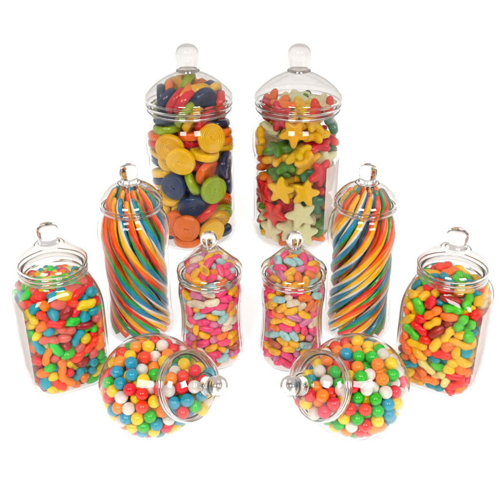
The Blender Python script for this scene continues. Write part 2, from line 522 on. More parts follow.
# ---------------------------------------------------------------- loose sweets
# per jar: shape, colour, x, y, z (0.01 mm in the jar's frame), quaternion x y z (1/1000, w positive),
# zone of the jar seen from the front, how many alike share that zone, rank from the top among them
SWEET_DATA = {
'A': (
(0,0,-1366,3027,812,-2,-4,-381,-1,0,0), (0,3,-4804,-653,5313,-670,227,-633,6,2,0), (0,0,-717,-3489,899,-332,-943,12,7,2,1), (0,3,108,-4264,6381,859,56,92,7,5,2), (0,0,-2199,-3503,3369,-674,68,54,6,3,2), (0,3,-3121,-480,809,15,-9,-729,6,2,1),
(0,3,3660,-617,1036,-13,998,-41,8,1,0), (0,2,3705,-690,3456,-275,829,-481,8,3,2), (0,1,3386,-2135,3325,-74,-481,-707,8,2,0), (0,1,2709,-3766,2272,-637,154,572,8,2,1), (0,0,-593,-4815,3344,-99,-668,-737,7,2,0), (0,1,2978,2304,1445,831,515,2,-1,0,0),
(0,2,4289,2218,4368,-716,153,-526,8,3,1), (0,0,-4307,2246,2221,-705,120,665,6,3,0), (0,3,706,-2259,2048,891,125,-360,7,5,4), (0,1,1654,1861,2401,-176,113,887,-1,0,0), (0,4,2015,-3122,5003,-893,253,-369,8,1,0), (0,0,-2840,2350,5730,-993,114,-9,-1,0,0),
(0,2,3074,-3745,8548,-613,351,661,8,3,0), (0,3,165,-86,2119,-454,-163,-475,7,5,3), (0,3,-584,-1392,5544,-466,222,458,7,5,1), (0,2,-3424,-964,1846,188,982,7,-1,0,0), (0,0,2599,3333,5934,541,496,655,-1,0,0), (0,1,-3549,-998,2891,-6,-17,512,6,4,3),
(0,2,-1311,3745,3290,-163,-675,-683,-1,0,0), (0,0,1126,4717,2235,-704,12,-151,-1,0,0), (0,4,1844,1466,3745,-177,110,881,-1,0,0), (0,1,3002,-3856,15853,-796,58,403,5,5,0), (0,0,-2043,1519,3275,-439,-544,-540,6,3,1), (0,3,809,3590,11346,-264,963,26,-1,0,0),
(0,0,2597,-1213,7734,-295,53,589,-1,0,0), (0,4,-1607,2666,3287,-694,9,69,-1,0,0), (0,1,2040,-3324,13635,80,21,494,4,2,0), (0,2,350,2668,5649,-41,602,-470,7,2,1), (0,1,-3585,810,7802,-840,543,-3,3,6,5), (0,1,-3654,-1321,5348,-674,-212,697,6,4,2),
(0,0,-480,4825,5732,181,-688,694,-1,0,0), (0,1,-1011,-2346,4992,-431,283,553,6,4,1), (0,3,-2082,-4367,9305,-588,368,81,3,3,2), (0,1,2434,-590,8576,-259,-151,-39,5,5,4), (0,0,3513,-1103,6086,182,913,-354,8,1,0), (0,0,-2960,2181,6775,111,994,9,-1,0,0),
(0,3,-412,-2494,9040,-302,454,-502,7,5,0), (0,1,2770,630,20375,247,-369,-798,9,4,2), (0,3,-1349,165,5203,-662,16,163,-1,0,0), (0,3,1990,-2193,20315,-483,-217,258,9,4,2), (0,2,-880,3430,20169,656,309,-129,-1,0,0), (0,3,-867,3576,8100,-736,675,4,-1,0,0),
(0,0,3801,-738,14685,24,-997,67,5,3,0), (0,1,-3369,-1485,10306,-18,-104,-721,3,6,4), (0,3,4809,664,7876,-557,463,-461,5,2,1), (0,1,-2539,-2712,7466,-190,-945,-266,6,4,0), (0,4,4212,-43,19206,478,514,480,2,2,0), (0,2,2215,1532,6865,305,-442,487,7,2,0),
(0,2,-2843,-1807,16595,-38,-52,-72,0,2,1), (0,4,2212,-2537,17970,-460,125,876,2,2,1), (0,1,-2422,-3793,14546,-274,-579,-745,3,6,1), (0,1,-3788,46,12969,170,-43,251,3,6,2), (0,4,-318,-2881,20296,287,831,-11,9,2,1), (0,1,676,-3097,18151,755,450,299,1,1,0),
(0,0,-2604,2587,8998,-10,-41,917,-1,0,0), (0,0,-194,174,7911,-702,-532,118,-1,0,0), (0,3,-3537,-232,20080,693,-142,-682,9,4,1), (0,4,-1743,4734,13322,-582,-475,-214,-1,0,0), (0,3,-3455,-1220,9174,573,-813,105,3,3,1), (0,2,-195,-3065,18849,598,645,182,1,1,0),
(0,2,-2817,2357,10025,40,14,-835,-1,0,0), (0,3,842,3580,10294,-911,-411,-37,-1,0,0), (0,0,1282,-65,10436,-354,886,-298,-1,0,0), (0,2,-2839,2333,11076,26,-33,269,-1,0,0), (0,0,-3421,2607,13791,336,-675,653,3,2,0), (0,2,-3637,1621,17491,528,255,508,0,2,0),
(0,3,-2748,-1642,20187,364,-308,-827,9,4,3), (0,0,2215,-3469,11063,-538,1,721,5,3,2), (0,1,-618,2299,20738,528,496,-332,9,4,0), (0,4,1143,3500,9250,-995,94,-22,-1,0,0), (0,1,4087,2598,11153,-111,719,276,5,5,2), (0,3,-3681,101,11869,-44,984,175,3,3,0),
(0,1,1030,-1338,21118,-288,149,760,9,4,3), (0,0,-693,3683,16641,230,-452,834,-1,0,0), (0,0,-62,25,11223,-132,-269,-563,-1,0,0), (0,3,2431,3691,13610,-853,172,-297,-1,0,0), (0,0,-749,-2225,21049,185,-317,-481,9,3,2), (0,2,399,-3598,9703,677,-491,-459,4,1,0),
(0,3,4638,-1365,11187,-299,-617,118,5,2,0), (0,1,-966,-4908,13066,29,-768,623,4,2,1), (0,3,-2666,-1552,18051,-344,925,-92,0,1,0), (0,0,2117,-67,9430,99,-283,-943,5,3,1), (0,1,-2370,-2498,12429,316,279,-276,3,6,3), (0,4,473,-2557,12654,-929,-139,224,4,2,1),
(0,4,-1208,1682,18923,-682,-561,361,-1,0,0), (0,2,-292,481,21572,-529,-42,821,9,1,0), (0,4,894,-256,19632,617,-445,-84,-1,0,0), (0,0,-2414,-518,20685,409,-577,-370,9,3,1), (0,1,2743,456,12010,-279,-19,-937,5,5,3), (0,0,-3586,-1231,15531,466,883,-14,3,2,1),
(0,3,-143,4164,15094,-855,112,171,-1,0,0), (0,0,2726,2741,15277,324,163,-677,-1,0,0), (0,0,817,2977,20323,-430,-109,651,9,3,0), (0,0,3701,-463,15712,935,348,-41,2,1,0), (0,3,2047,1971,20374,-404,183,893,9,4,0), (0,1,2115,2121,17528,-59,65,862,2,1,0),
(0,4,4,-1823,14863,34,-31,-972,4,2,0), (0,0,-2581,2107,19086,704,-533,-376,-1,0,0), (0,1,3880,122,13506,991,116,-27,5,5,1), (0,1,-1940,1228,20702,613,230,-651,9,4,1), (0,1,-457,885,16692,-100,-247,-952,-1,0,0), (0,3,3375,476,16599,-29,-64,-985,2,2,1),
(0,0,439,-2534,15985,-18,-43,-112,4,1,0), (0,1,-599,1054,15325,-273,-19,-233,3,6,0), (0,4,-1372,-2548,20419,879,30,441,9,2,0), (0,4,-3774,-990,14433,998,-12,50,3,1,0), (0,3,1961,2390,18482,989,-115,28,2,2,0), (0,1,-536,2359,12248,-477,878,18,-1,0,0),
(0,1,-102,1103,13544,-84,-32,639,-1,0,0),
),
'B': (
(1,3,3862,-2803,2980,-539,539,-640,8,2,1), (1,3,3743,159,2517,-23,-627,62,8,2,0), (1,3,-1851,2952,3277,-676,-255,-691,-1,0,0), (1,0,4335,186,2132,453,-435,-538,-1,0,0), (1,1,-688,-3105,900,13,28,-971,7,1,0), (1,4,1106,3412,3413,-617,748,-240,-1,0,0),
(1,4,-2066,2505,888,122,992,-15,-1,0,0), (1,4,371,81,872,-2,2,-705,-1,0,0), (1,4,-3270,-3009,2180,-81,-754,492,6,2,1), (1,2,1537,-1347,2592,-812,-528,-11,-1,0,0), (1,3,721,3610,2064,-67,-236,-386,-1,0,0), (1,4,1199,-4456,2421,394,527,-417,7,3,2),
(1,1,2534,-2230,1080,635,-773,-5,8,1,0), (1,2,-1706,3126,5559,-11,-92,-130,-1,0,0), (1,0,3686,-86,4813,168,52,698,8,1,0), (1,4,-775,-3907,3067,438,475,-293,7,3,1), (1,4,532,-4825,5320,-294,-654,-606,7,3,0), (1,3,-4304,1240,2157,529,403,447,6,2,1),
(1,5,-934,3490,3677,549,470,651,-1,0,0), (1,0,2440,2400,1095,-709,705,-9,-1,0,0), (1,3,-2745,2390,3401,180,700,399,-1,0,0), (1,3,-339,3482,9253,-325,128,-592,-1,0,0), (1,0,-1462,-2010,3858,214,216,-374,7,2,1), (1,3,516,1563,6749,-225,173,161,-1,0,0),
(1,0,773,1259,4187,680,-194,-206,-1,0,0), (1,2,-3114,1905,8462,-206,20,247,3,3,1), (1,5,2798,2018,3389,-211,845,-459,-1,0,0), (1,3,-3418,-936,5817,316,109,-106,6,2,0), (1,0,-1602,-2236,2025,-995,92,-3,6,4,3), (1,0,85,779,2022,3,8,-358,-1,0,0),
(1,0,-4533,1728,5367,522,479,305,6,4,0), (1,0,-3652,-373,3195,-606,-703,-116,6,4,2), (1,4,-3577,-953,4074,280,-239,882,6,2,0), (1,0,3011,-2122,7751,158,346,786,5,5,4), (1,2,1043,-4670,8469,-710,270,350,7,1,0), (1,3,770,4767,6614,363,-560,547,-1,0,0),
(1,0,-2991,-3817,5091,733,-41,-383,6,4,1), (1,2,-2822,-639,921,30,-8,-849,6,1,0), (1,2,-374,-2750,8191,-923,-367,-101,4,5,4), (1,2,1747,-1813,3600,-58,241,-927,8,2,1), (1,0,1194,3477,4820,-83,942,-233,-1,0,0), (1,0,-2399,1135,10256,-157,-979,-46,-1,0,0),
(1,0,-3705,3135,10521,588,366,205,3,2,0), (1,1,-3478,83,10946,-318,940,30,3,4,1), (1,5,2135,-3433,6498,-424,-599,-513,8,1,0), (1,2,-1928,-2028,9317,-395,910,23,4,5,3), (1,0,-1103,-3059,5729,669,513,-453,7,2,0), (1,0,-4301,-2225,7732,678,297,-671,3,2,1),
(1,4,527,340,8849,-258,251,-932,4,1,0), (1,2,-2208,-4328,8670,658,-161,-171,3,3,2), (1,4,721,-1367,6349,29,-405,-464,-1,0,0), (1,0,-2548,2576,14831,601,116,-669,-1,0,0), (1,2,-715,488,4153,-212,756,353,-1,0,0), (1,0,-2092,673,5804,58,-590,539,-1,0,0),
(1,3,-2085,2931,12539,-722,-337,60,-1,0,0), (1,0,2380,2647,11492,-173,-536,-484,-1,0,0), (1,3,1920,2888,7667,-326,524,-653,-1,0,0), (1,0,3561,26,10237,-450,-340,-12,5,5,1), (1,3,2776,1903,5417,414,796,-199,-1,0,0), (1,4,-3480,1637,13303,380,613,671,0,3,1),
(1,0,3306,756,7268,36,30,-50,5,5,3), (1,2,3517,-1089,5803,-560,-810,11,8,2,0), (1,1,-3685,255,7917,-116,-422,-895,3,4,3), (1,4,2628,2230,9493,28,39,-307,-1,0,0), (1,1,-3150,-1701,9783,-146,981,54,3,4,2), (1,2,1133,-4047,12635,823,219,213,4,5,1),
(1,2,-1455,-1131,7220,-847,-168,258,-1,0,0), (1,4,-1074,3392,15625,-638,14,-676,-1,0,0), (1,0,407,3677,11966,-420,269,-682,-1,0,0), (1,3,488,1703,13286,561,196,-564,-1,0,0), (1,2,-1790,-47,17451,-830,33,-68,0,2,0), (1,1,3405,738,11368,786,-253,456,5,2,0),
(1,5,4271,-616,17253,100,-856,-129,2,1,0), (1,1,-3576,-863,11991,-930,345,-75,3,4,0), (1,3,-1445,-3146,11878,10,-121,533,4,1,0), (1,2,1142,-2137,10353,-72,-959,-248,4,5,2), (1,2,-2296,4463,13209,-755,-86,230,-1,0,0), (1,0,-2176,2787,6973,-207,-1,150,-1,0,0),
(1,4,1802,-2457,4567,450,-858,-248,8,1,0), (1,5,637,-3044,11274,220,166,-258,4,1,0), (1,1,-1767,355,12188,-553,-507,608,-1,0,0), (1,1,3354,1402,8428,-999,-11,28,5,2,1), (1,5,29,2236,18766,-982,-152,-6,-1,0,0), (1,0,-2540,-3359,18540,-298,619,318,0,2,1),
(1,4,3626,-1966,12050,749,118,196,5,2,0), (1,0,2670,2698,14137,-463,-96,364,2,4,2), (1,4,2194,-1305,13541,-395,-69,866,-1,0,0), (1,3,3292,1907,11747,812,149,245,-1,0,0), (1,2,99,3427,9804,-318,146,-552,-1,0,0), (1,0,-4059,670,18404,342,-673,-377,0,2,0),
(1,0,-448,2842,8225,-327,124,-602,-1,0,0), (1,3,3730,924,13391,-323,-931,12,5,1,0), (1,2,-5026,-779,14510,712,129,690,0,2,1), (1,4,4653,-1392,9241,426,600,216,5,2,1), (1,0,3052,-3778,10944,208,707,-385,5,5,2), (1,2,2177,-2749,15984,-709,-701,-68,2,3,2),
(1,0,47,2915,17104,-947,302,44,-1,0,0), (1,0,1142,-373,9528,-913,-195,214,-1,0,0), (1,2,-2691,-2597,12801,122,5,-850,3,3,0), (1,0,2979,1039,17705,86,-594,-542,-1,0,0), (1,3,-2250,-2575,10757,-3,-124,593,3,2,1), (1,4,-3498,-655,15842,-50,384,430,0,3,0),
(1,3,546,2684,18808,131,-407,-511,1,3,0), (1,2,2285,1930,18053,430,674,-20,2,3,0), (1,0,3926,191,14689,-28,166,-408,2,4,3), (1,2,944,3783,15476,-110,270,318,-1,0,0), (1,4,-2153,1672,18638,-195,818,-404,1,2,1), (1,2,1747,-2740,17721,-169,340,-757,2,3,1),
(1,5,-2661,1714,16524,-773,-453,-379,-1,0,0), (1,0,473,742,11356,-193,-116,-592,-1,0,0), (1,2,978,-1274,18565,-916,-129,305,1,5,2), (1,2,-697,-4399,16764,593,-250,183,1,5,4), (1,3,943,3430,12562,-499,-4,-863,-1,0,0), (1,4,-3,1488,19607,-895,-433,-38,1,2,0),
(1,3,-2633,-2891,14107,-832,-542,-122,3,2,0), (1,0,2557,-2587,14511,-113,991,58,5,5,0), (1,2,-848,-3147,17138,-340,686,524,1,5,3), (1,3,52,772,13785,332,493,-795,-1,0,0), (1,4,3153,-293,19483,132,48,-123,2,1,0), (1,1,-3491,2296,18619,634,-353,686,0,1,0),
(1,3,-827,-1641,17020,468,-301,363,1,3,1), (1,2,-47,-3634,13715,106,-292,-261,4,5,0), (1,3,132,-1389,14016,305,-192,-341,1,3,2), (1,2,846,125,18532,549,589,-544,1,5,0), (1,2,67,-786,18474,52,-804,545,1,5,1), (1,4,-1277,-173,15152,-159,927,129,0,3,2),
(1,0,4162,-667,18653,259,652,140,2,4,0), (1,5,1040,728,16205,-340,-140,-868,-1,0,0), (1,0,2259,-1672,18589,365,576,-41,2,4,1), (1,1,-2169,-927,19072,-733,-617,-275,1,1,0),
),
'E': (
(7,2,-2972,1941,1064,369,106,895,-1,0,0), (7,2,2376,-1377,1600,-407,205,771,-1,0,0), (6,1,-3229,2458,2748,35,710,-55,6,1,0), (7,3,2810,2627,1142,-379,-219,701,-1,0,0), (4,3,-2891,-2933,2217,566,354,-649,6,2,1), (4,2,-214,2986,965,-891,188,7,-1,0,0),
(7,6,-2967,-2345,1296,825,-16,336,6,1,0), (4,4,-2643,2984,1902,179,-34,43,-1,0,0), (7,3,2559,3088,1793,958,-189,133,-1,0,0), (5,0,2537,-1187,801,843,-442,-201,-1,0,0), (4,7,-1566,3070,1181,130,-567,809,-1,0,0), (5,4,2382,3272,3688,534,-503,437,-1,0,0),
(7,1,-3003,-1446,1096,-297,-303,-341,6,1,0), (7,2,1290,1593,836,458,848,260,-1,0,0), (4,4,3059,926,1049,304,813,172,-1,0,0), (4,4,1810,-2888,924,928,128,88,8,1,0), (5,2,2554,-3123,1956,258,-137,-956,8,1,0), (4,7,3170,2009,1656,172,-405,621,-1,0,0),
(4,2,2290,1962,862,-808,224,-107,-1,0,0), (4,2,-1156,-2680,850,-127,565,-740,7,2,1), (6,5,-3315,1641,2252,677,219,-679,6,2,1), (7,1,-24,-2966,905,-296,-690,649,8,3,2), (7,6,779,-2439,901,-285,-259,905,8,1,0), (7,1,3176,-1658,1406,746,-623,-184,-1,0,0),
(7,4,3075,-526,1066,175,712,311,-1,0,0), (5,2,-1960,334,773,979,-42,4,-1,0,0), (7,2,-2141,-3225,2833,-62,-699,-709,7,1,0), (4,6,-1203,2219,866,210,-945,-213,-1,0,0), (4,3,-3275,-813,2832,-516,-60,747,6,2,0), (4,3,1783,-1896,894,49,-153,82,-1,0,0),
(4,4,-3206,-918,1740,615,-641,168,6,2,1), (7,2,161,3229,1894,296,594,-645,-1,0,0), (7,1,-1500,-648,845,263,-148,-698,-1,0,0), (6,2,2268,2586,2081,212,-339,641,-1,0,0), (4,2,-2279,-2941,1110,-287,-172,-864,7,2,0), (4,1,2900,-2535,1237,-164,342,718,8,1,0),
(7,7,-3133,163,1302,-648,185,-531,6,1,0), (7,0,-485,2491,1561,-79,-590,-280,-1,0,0), (5,5,-1834,1327,800,248,837,430,-1,0,0), (5,6,2552,717,1514,-170,-37,727,-1,0,0), (4,4,3009,2879,2678,-246,-690,542,-1,0,0), (7,0,-3216,-2075,2156,18,-657,403,6,1,0),
(5,3,3157,2603,4350,-367,-607,523,-1,0,0), (7,0,-1672,2672,1748,67,-523,792,-1,0,0), (5,4,-2341,2552,1054,-212,207,-372,-1,0,0), (7,4,-2888,1043,943,652,-244,327,-1,0,0), (7,1,1426,-1632,1628,-364,-276,770,8,3,0), (7,0,-207,-933,895,848,-525,64,-1,0,0),
(6,3,2793,-2337,1951,960,-120,232,8,3,0), (4,0,-1993,-1778,900,561,-827,35,-1,0,0), (5,2,1024,2803,850,858,-385,-244,-1,0,0), (4,3,3130,-835,1962,-521,140,-336,-1,0,0), (7,5,1942,2960,994,0,-395,581,-1,0,0), (4,2,459,6,862,137,-988,8,-1,0,0),
(4,0,-3127,792,2080,-606,-363,-150,6,1,0), (6,5,3313,114,2189,170,-658,224,-1,0,0), (7,5,3237,1118,2043,559,629,511,-1,0,0), (6,3,1696,-2971,1846,5,517,552,8,3,1), (7,0,-1767,1706,2050,-16,-995,3,-1,0,0), (7,1,900,-3193,1534,666,-220,294,8,3,1),
(7,2,-869,3231,1853,-305,-479,-417,-1,0,0), (5,3,-2720,3185,3130,-209,-705,-360,-1,0,0), (4,1,114,2009,882,-34,62,-28,-1,0,0), (7,5,1800,1427,1718,830,-228,510,-1,0,0), (4,5,-826,1516,1327,-122,-913,-389,-1,0,0), (4,6,-2480,-631,931,-574,173,-584,-1,0,0),
(5,5,-2502,2344,2381,55,-213,-757,-1,0,0), (5,0,-1806,-3158,1707,484,209,-349,7,1,0), (7,3,1588,-269,912,-472,-131,747,-1,0,0), (7,0,-534,606,838,75,-5,993,-1,0,0), (6,5,-2966,205,2867,214,8,-382,6,2,0), (6,4,2266,542,827,-277,-350,711,-1,0,0),
(7,4,2759,1937,2552,-244,567,-92,-1,0,0), (4,1,1518,3209,1715,345,144,-920,-1,0,0), (4,0,1916,-613,1906,-521,699,-490,-1,0,0), (4,5,-1314,430,1564,557,334,357,-1,0,0), (6,3,334,-3205,2129,-347,391,753,8,3,2), (7,4,3253,-860,2897,98,40,-953,-1,0,0),
(7,3,-1982,-2412,2414,-900,60,408,-1,0,0), (4,5,-2517,2130,1464,-148,-952,117,-1,0,0), (4,2,1722,398,2160,268,-895,-331,-1,0,0), (5,2,-1461,3319,2553,188,834,-442,-1,0,0), (4,1,-3024,-2910,3350,8,543,632,6,1,0), (7,2,458,1043,954,32,-182,-110,-1,0,0),
(7,4,-2374,-3228,4070,960,-213,-54,7,1,0), (4,5,878,-1269,865,264,-917,-261,-1,0,0), (4,0,1399,2354,2360,358,722,325,-1,0,0), (6,0,-2477,-291,1799,960,-161,-223,-1,0,0), (5,3,1290,3331,2773,619,-287,338,-1,0,0), (6,4,2596,-2712,2764,963,-218,156,8,2,0),
(5,1,-1276,-995,1623,-95,-190,230,-1,0,0), (6,2,-42,-2878,3266,813,344,-260,7,1,0), (6,0,973,2411,1432,993,-78,-70,-1,0,0), (6,6,-3274,-2157,3623,618,657,-343,6,2,1), (5,3,805,-2376,1770,-51,-329,-455,8,1,0), (4,4,-2443,-1796,1691,547,-516,-475,-1,0,0),
(6,4,3039,1025,2795,-358,889,67,-1,0,0), (6,1,-2463,-3222,5432,-437,-459,-323,7,3,0), (6,0,-3310,1960,3842,389,-58,-722,3,3,2), (4,6,941,-3161,3467,-357,-20,317,8,1,0), (7,3,1439,635,1196,490,-715,489,-1,0,0), (7,3,414,2510,2381,152,-304,-531,-1,0,0),
(7,4,1904,2704,3247,-793,440,165,-1,0,0), (7,4,-50,1660,2002,204,-939,54,-1,0,0), (4,3,-2248,836,1517,-698,-556,324,-1,0,0), (6,0,3248,-2324,4038,-641,-20,-705,5,3,2), (7,5,-185,681,1654,-132,-18,309,-1,0,0), (6,1,-939,-3317,1956,-370,-424,-798,7,3,2),
(7,0,1685,-705,2942,-939,198,-225,-1,0,0), (7,2,-253,3192,2700,-320,-360,555,-1,0,0), (7,3,14,586,2602,-321,83,-838,-1,0,0), (7,4,2796,-2987,3670,13,-36,-542,8,2,0), (4,1,971,-436,1611,-586,-593,389,-1,0,0), (4,4,-1189,-2131,1773,-93,-328,416,-1,0,0),
(4,3,-2051,377,3978,-951,179,251,-1,0,0), (4,1,2848,-3029,5139,349,518,-664,5,2,0), (7,5,-1019,-1597,932,-838,134,496,-1,0,0), (7,5,2994,2632,3360,-929,-233,-241,-1,0,0), (7,5,2098,-3275,4208,784,18,88,8,1,0), (7,4,-1835,791,2428,-131,-491,789,-1,0,0),
(7,1,-734,-17,2266,-210,-51,642,-1,0,0), (6,4,936,2149,3336,-789,112,-112,-1,0,0), (4,5,-2767,-393,3641,88,914,-381,6,1,0), (4,3,-1962,-2643,3412,-118,-91,981,7,1,0), (6,5,-359,-273,1448,-335,-257,906,-1,0,0), (7,7,-1098,-2507,2801,461,611,296,-1,0,0),
(4,2,-2236,2269,3236,-438,-894,92,-1,0,0), (6,6,800,1057,1874,149,-351,-676,-1,0,0), (7,6,3176,-1816,2570,-363,-200,-798,-1,0,0), (5,5,2675,3104,5114,-205,-587,780,-1,0,0), (6,1,-1168,-3321,3753,-486,523,515,7,3,1), (7,4,1272,-2706,4382,-532,442,41,8,2,1),
(4,4,-3219,542,3908,422,-859,157,6,2,0), (4,4,489,3264,3365,-799,365,194,-1,0,0), (5,4,-2727,-1718,2638,-671,534,-464,-1,0,0), (5,4,3325,1912,4900,596,413,637,-1,0,0), (5,1,2245,-1565,2612,-233,51,-823,-1,0,0), (5,6,-57,-667,3023,412,-249,-505,-1,0,0),
(6,3,2968,-1422,4689,407,-267,210,-1,0,0), (4,5,-139,-2066,1036,-421,253,588,-1,0,0), (4,1,-654,2774,3441,978,-80,141,-1,0,0), (4,7,-3278,-1408,4035,742,-536,390,6,1,0), (6,0,-444,-2969,2437,26,-478,-575,7,1,0), (6,4,-1073,1384,2577,343,58,861,-1,0,0),
(6,4,2155,1150,3997,-176,-319,895,-1,0,0), (6,5,-1768,-2977,4676,648,671,-236,7,1,0), (5,2,-1653,3296,3439,-740,-320,-182,-1,0,0), (7,0,-386,-1784,2704,225,-510,717,7,1,0), (4,3,-3265,1334,4708,-724,-231,-627,3,1,0), (4,1,2011,1307,2868,-934,-56,-339,-1,0,0),
(4,3,2507,-2434,4453,279,657,-193,-1,0,0), (7,5,-938,-976,2625,323,-326,836,-1,0,0), (7,2,-1732,-327,2391,-576,-800,-134,-1,0,0), (5,0,3331,-198,4421,-774,595,-204,-1,0,0), (7,3,1983,-3217,3181,-554,-192,693,8,1,0), (5,3,3367,425,3622,542,-442,-587,-1,0,0),
(6,3,912,-1214,2423,344,-195,-228,-1,0,0), (7,0,822,2720,4101,-143,-15,-966,-1,0,0), (5,4,-3364,441,5958,567,-737,36,3,1,0), (7,1,-1441,3107,5546,450,369,800,-1,0,0), (5,0,-3242,-2292,4931,641,-587,-399,6,1,0), (6,6,-2587,-2462,5258,645,417,-124,6,2,0),
(4,3,-2351,-1837,3982,752,545,59,-1,0,0), (4,5,-2378,3026,4050,377,-640,-632,-1,0,0), (5,3,2568,111,3432,-23,134,650,-1,0,0), (6,0,-2974,3009,5111,601,-361,617,-1,0,0), (4,1,2842,1730,3779,-636,-77,-274,-1,0,0), (7,3,-1811,-1410,2356,-248,322,-87,-1,0,0),
(4,4,2548,1530,4832,-478,-247,669,-1,0,0), (4,4,-421,-3259,5090,-873,-138,-89,7,2,1), (5,4,-1072,2191,5057,919,276,149,-1,0,0), (6,4,-2311,3309,5555,-109,-784,-124,-1,0,0), (7,2,-2509,1442,3957,-217,-64,-627,-1,0,0), (4,3,1712,-2197,3557,211,-286,-490,8,1,0),
(5,2,-2534,1082,3124,-530,-794,259,-1,0,0), (7,3,2486,-194,2607,18,107,-223,-1,0,0), (6,2,-691,2316,2644,-182,-65,945,-1,0,0), (7,3,3289,305,6083,866,477,141,-1,0,0), (5,3,-3190,-653,4686,209,-662,-525,6,1,0), (4,0,2409,744,5707,-460,749,-122,-1,0,0),
(5,5,-661,-2165,3590,-959,18,166,-1,0,0), (6,4,330,3355,9299,480,-4,18,-1,0,0), (7,5,-1664,1161,3444,-42,-596,437,-1,0,0), (6,4,1018,-2226,2710,173,530,791,8,2,1), (4,4,-128,-1407,1708,-384,195,75,-1,0,0), (4,5,-574,-2584,4374,-28,-47,-997,7,1,0),
(4,2,480,579,3425,-947,-194,240,-1,0,0), (4,2,3253,-2196,5443,-193,-607,-228,5,2,1), (5,0,-2137,-973,3161,278,-955,88,-1,0,0), (7,4,1776,-1104,3857,-86,213,971,-1,0,0), (7,3,795,-97,2728,724,653,6,-1,0,0), (4,3,-348,2386,4351,-310,929,189,-1,0,0),
(7,7,-2183,-314,4704,52,-176,961,-1,0,0), (7,1,-2387,1264,5108,-837,254,459,-1,0,0), (5,1,451,1565,3738,583,-103,-175,-1,0,0), (5,4,-137,-691,4182,102,-450,879,-1,0,0), (5,5,133,-2052,4898,-228,-957,179,-1,0,0), (4,3,3138,1473,5719,-260,-728,566,-1,0,0),
(5,0,234,1945,11802,-38,55,-904,1,1,0), (5,2,1451,3315,5725,-453,467,164,-1,0,0), (5,5,2561,-1635,3359,-397,274,-595,-1,0,0), (4,3,-564,1270,3334,869,-432,-155,-1,0,0), (4,3,3261,556,5084,-134,-140,-744,-1,0,0), (4,2,670,1462,2748,730,73,-47,-1,0,0),
(4,0,466,-3311,4404,275,505,-813,8,1,0), (5,4,1417,-327,8406,108,-78,-903,-1,0,0), (7,4,-1511,-1666,3251,314,380,218,-1,0,0), (6,5,431,3102,6048,-916,264,299,-1,0,0), (7,4,228,-2532,5770,-856,-129,-499,4,2,1), (7,2,-3155,2512,6302,-583,80,-499,3,3,1),
(6,2,-55,3346,4394,-123,842,461,-1,0,0), (4,4,2878,2989,8253,-100,698,530,-1,0,0), (4,5,-1173,282,3066,-29,141,428,-1,0,0), (4,6,3233,-1126,3816,43,-79,-524,-1,0,0), (7,1,654,-2318,3682,100,-747,-479,-1,0,0), (4,5,-1321,3105,4463,270,158,-524,-1,0,0),
(6,5,2070,-527,11797,-385,920,-76,1,1,0), (7,0,-1696,-1585,6041,-185,228,-919,-1,0,0), (4,2,3170,2428,7326,757,-25,-649,-1,0,0), (6,4,-3295,-838,5621,726,-682,65,3,3,2), (7,1,-732,3249,7958,122,-200,-436,-1,0,0), (4,5,-1182,-1702,4449,-411,734,-537,-1,0,0),
(5,2,-282,1270,5920,984,-28,-33,-1,0,0), (4,4,-2303,-850,5665,430,-799,-175,-1,0,0), (6,2,3213,-1032,8178,-501,57,810,-1,0,0), (7,1,-678,-1164,3547,-104,-976,16,-1,0,0), (4,5,1053,-2148,11690,-316,400,-855,1,4,2), (5,3,735,479,4255,-866,-460,107,-1,0,0),
(7,4,-3217,1654,5886,-315,374,-868,3,3,2), (7,1,1589,3287,4350,-712,-201,-512,-1,0,0), (7,4,1751,-1866,4561,848,43,516,-1,0,0), (7,2,-2836,3043,6982,368,247,73,-1,0,0), (7,4,-613,35,3792,565,-747,-345,-1,0,0), (5,2,1974,-3264,10297,41,-592,-805,2,2,1),
(7,1,1979,-955,5044,435,-852,291,-1,0,0), (7,0,-3283,-1454,8597,-465,867,43,3,2,1), (7,0,87,3296,7285,-678,287,201,-1,0,0), (5,4,1612,8,4302,-151,-37,-731,-1,0,0), (6,3,-3022,-2922,6813,-278,-751,-205,3,1,0), (4,0,2448,-2617,6207,582,-746,292,5,1,0),
(4,5,-1562,-718,3950,554,-750,356,-1,0,0), (4,4,2183,2509,5224,185,-121,156,-1,0,0), (4,0,-2520,-2473,7520,-157,751,386,3,1,0), (4,4,1655,456,3244,-639,639,77,-1,0,0), (6,4,2463,-117,4501,648,575,458,-1,0,0), (5,3,2138,1281,11812,268,-332,-566,1,1,0),
(7,3,-3205,2287,5063,-300,532,690,3,5,4), (4,7,-1489,1130,4464,-45,78,829,-1,0,0), (5,2,-777,3173,6471,-665,-482,-546,-1,0,0), (5,4,1021,-306,3601,-992,-22,-40,-1,0,0), (7,4,1326,1910,9963,-408,-197,574,-1,0,0), (7,2,797,2631,6757,-602,240,181,-1,0,0),
(7,2,-3042,423,4958,664,177,101,-1,0,0), (7,4,-985,-2208,6233,714,272,224,4,2,0), (7,4,-659,-1038,5136,184,-775,-208,-1,0,0), (4,3,-2600,-1371,4877,-374,-90,-813,-1,0,0), (4,3,-2243,2225,4669,-831,-356,132,-1,0,0), (4,1,2240,2531,4212,-232,911,322,-1,0,0),
(7,5,794,-3305,5507,-34,940,-190,5,1,0), (7,0,83,-1615,4082,-190,17,73,-1,0,0), (4,4,-132,2221,5780,215,53,-3,-1,0,0), (7,3,1645,-3269,8928,-634,409,317,5,2,1), (6,1,3227,-2423,7881,-441,717,-107,5,1,0), (7,4,888,-1281,3341,688,-690,-67,-1,0,0),
(7,3,1719,3252,6816,448,-113,359,-1,0,0), (6,0,1923,-3334,5366,770,-216,313,5,3,1), (4,3,935,-182,5013,-753,644,-120,-1,0,0), (5,1,1741,-1553,11388,-574,-433,-219,2,1,0), (7,5,-1404,2104,3841,-308,-888,229,-1,0,0), (7,2,-2244,1711,8554,391,-137,-68,-1,0,0),
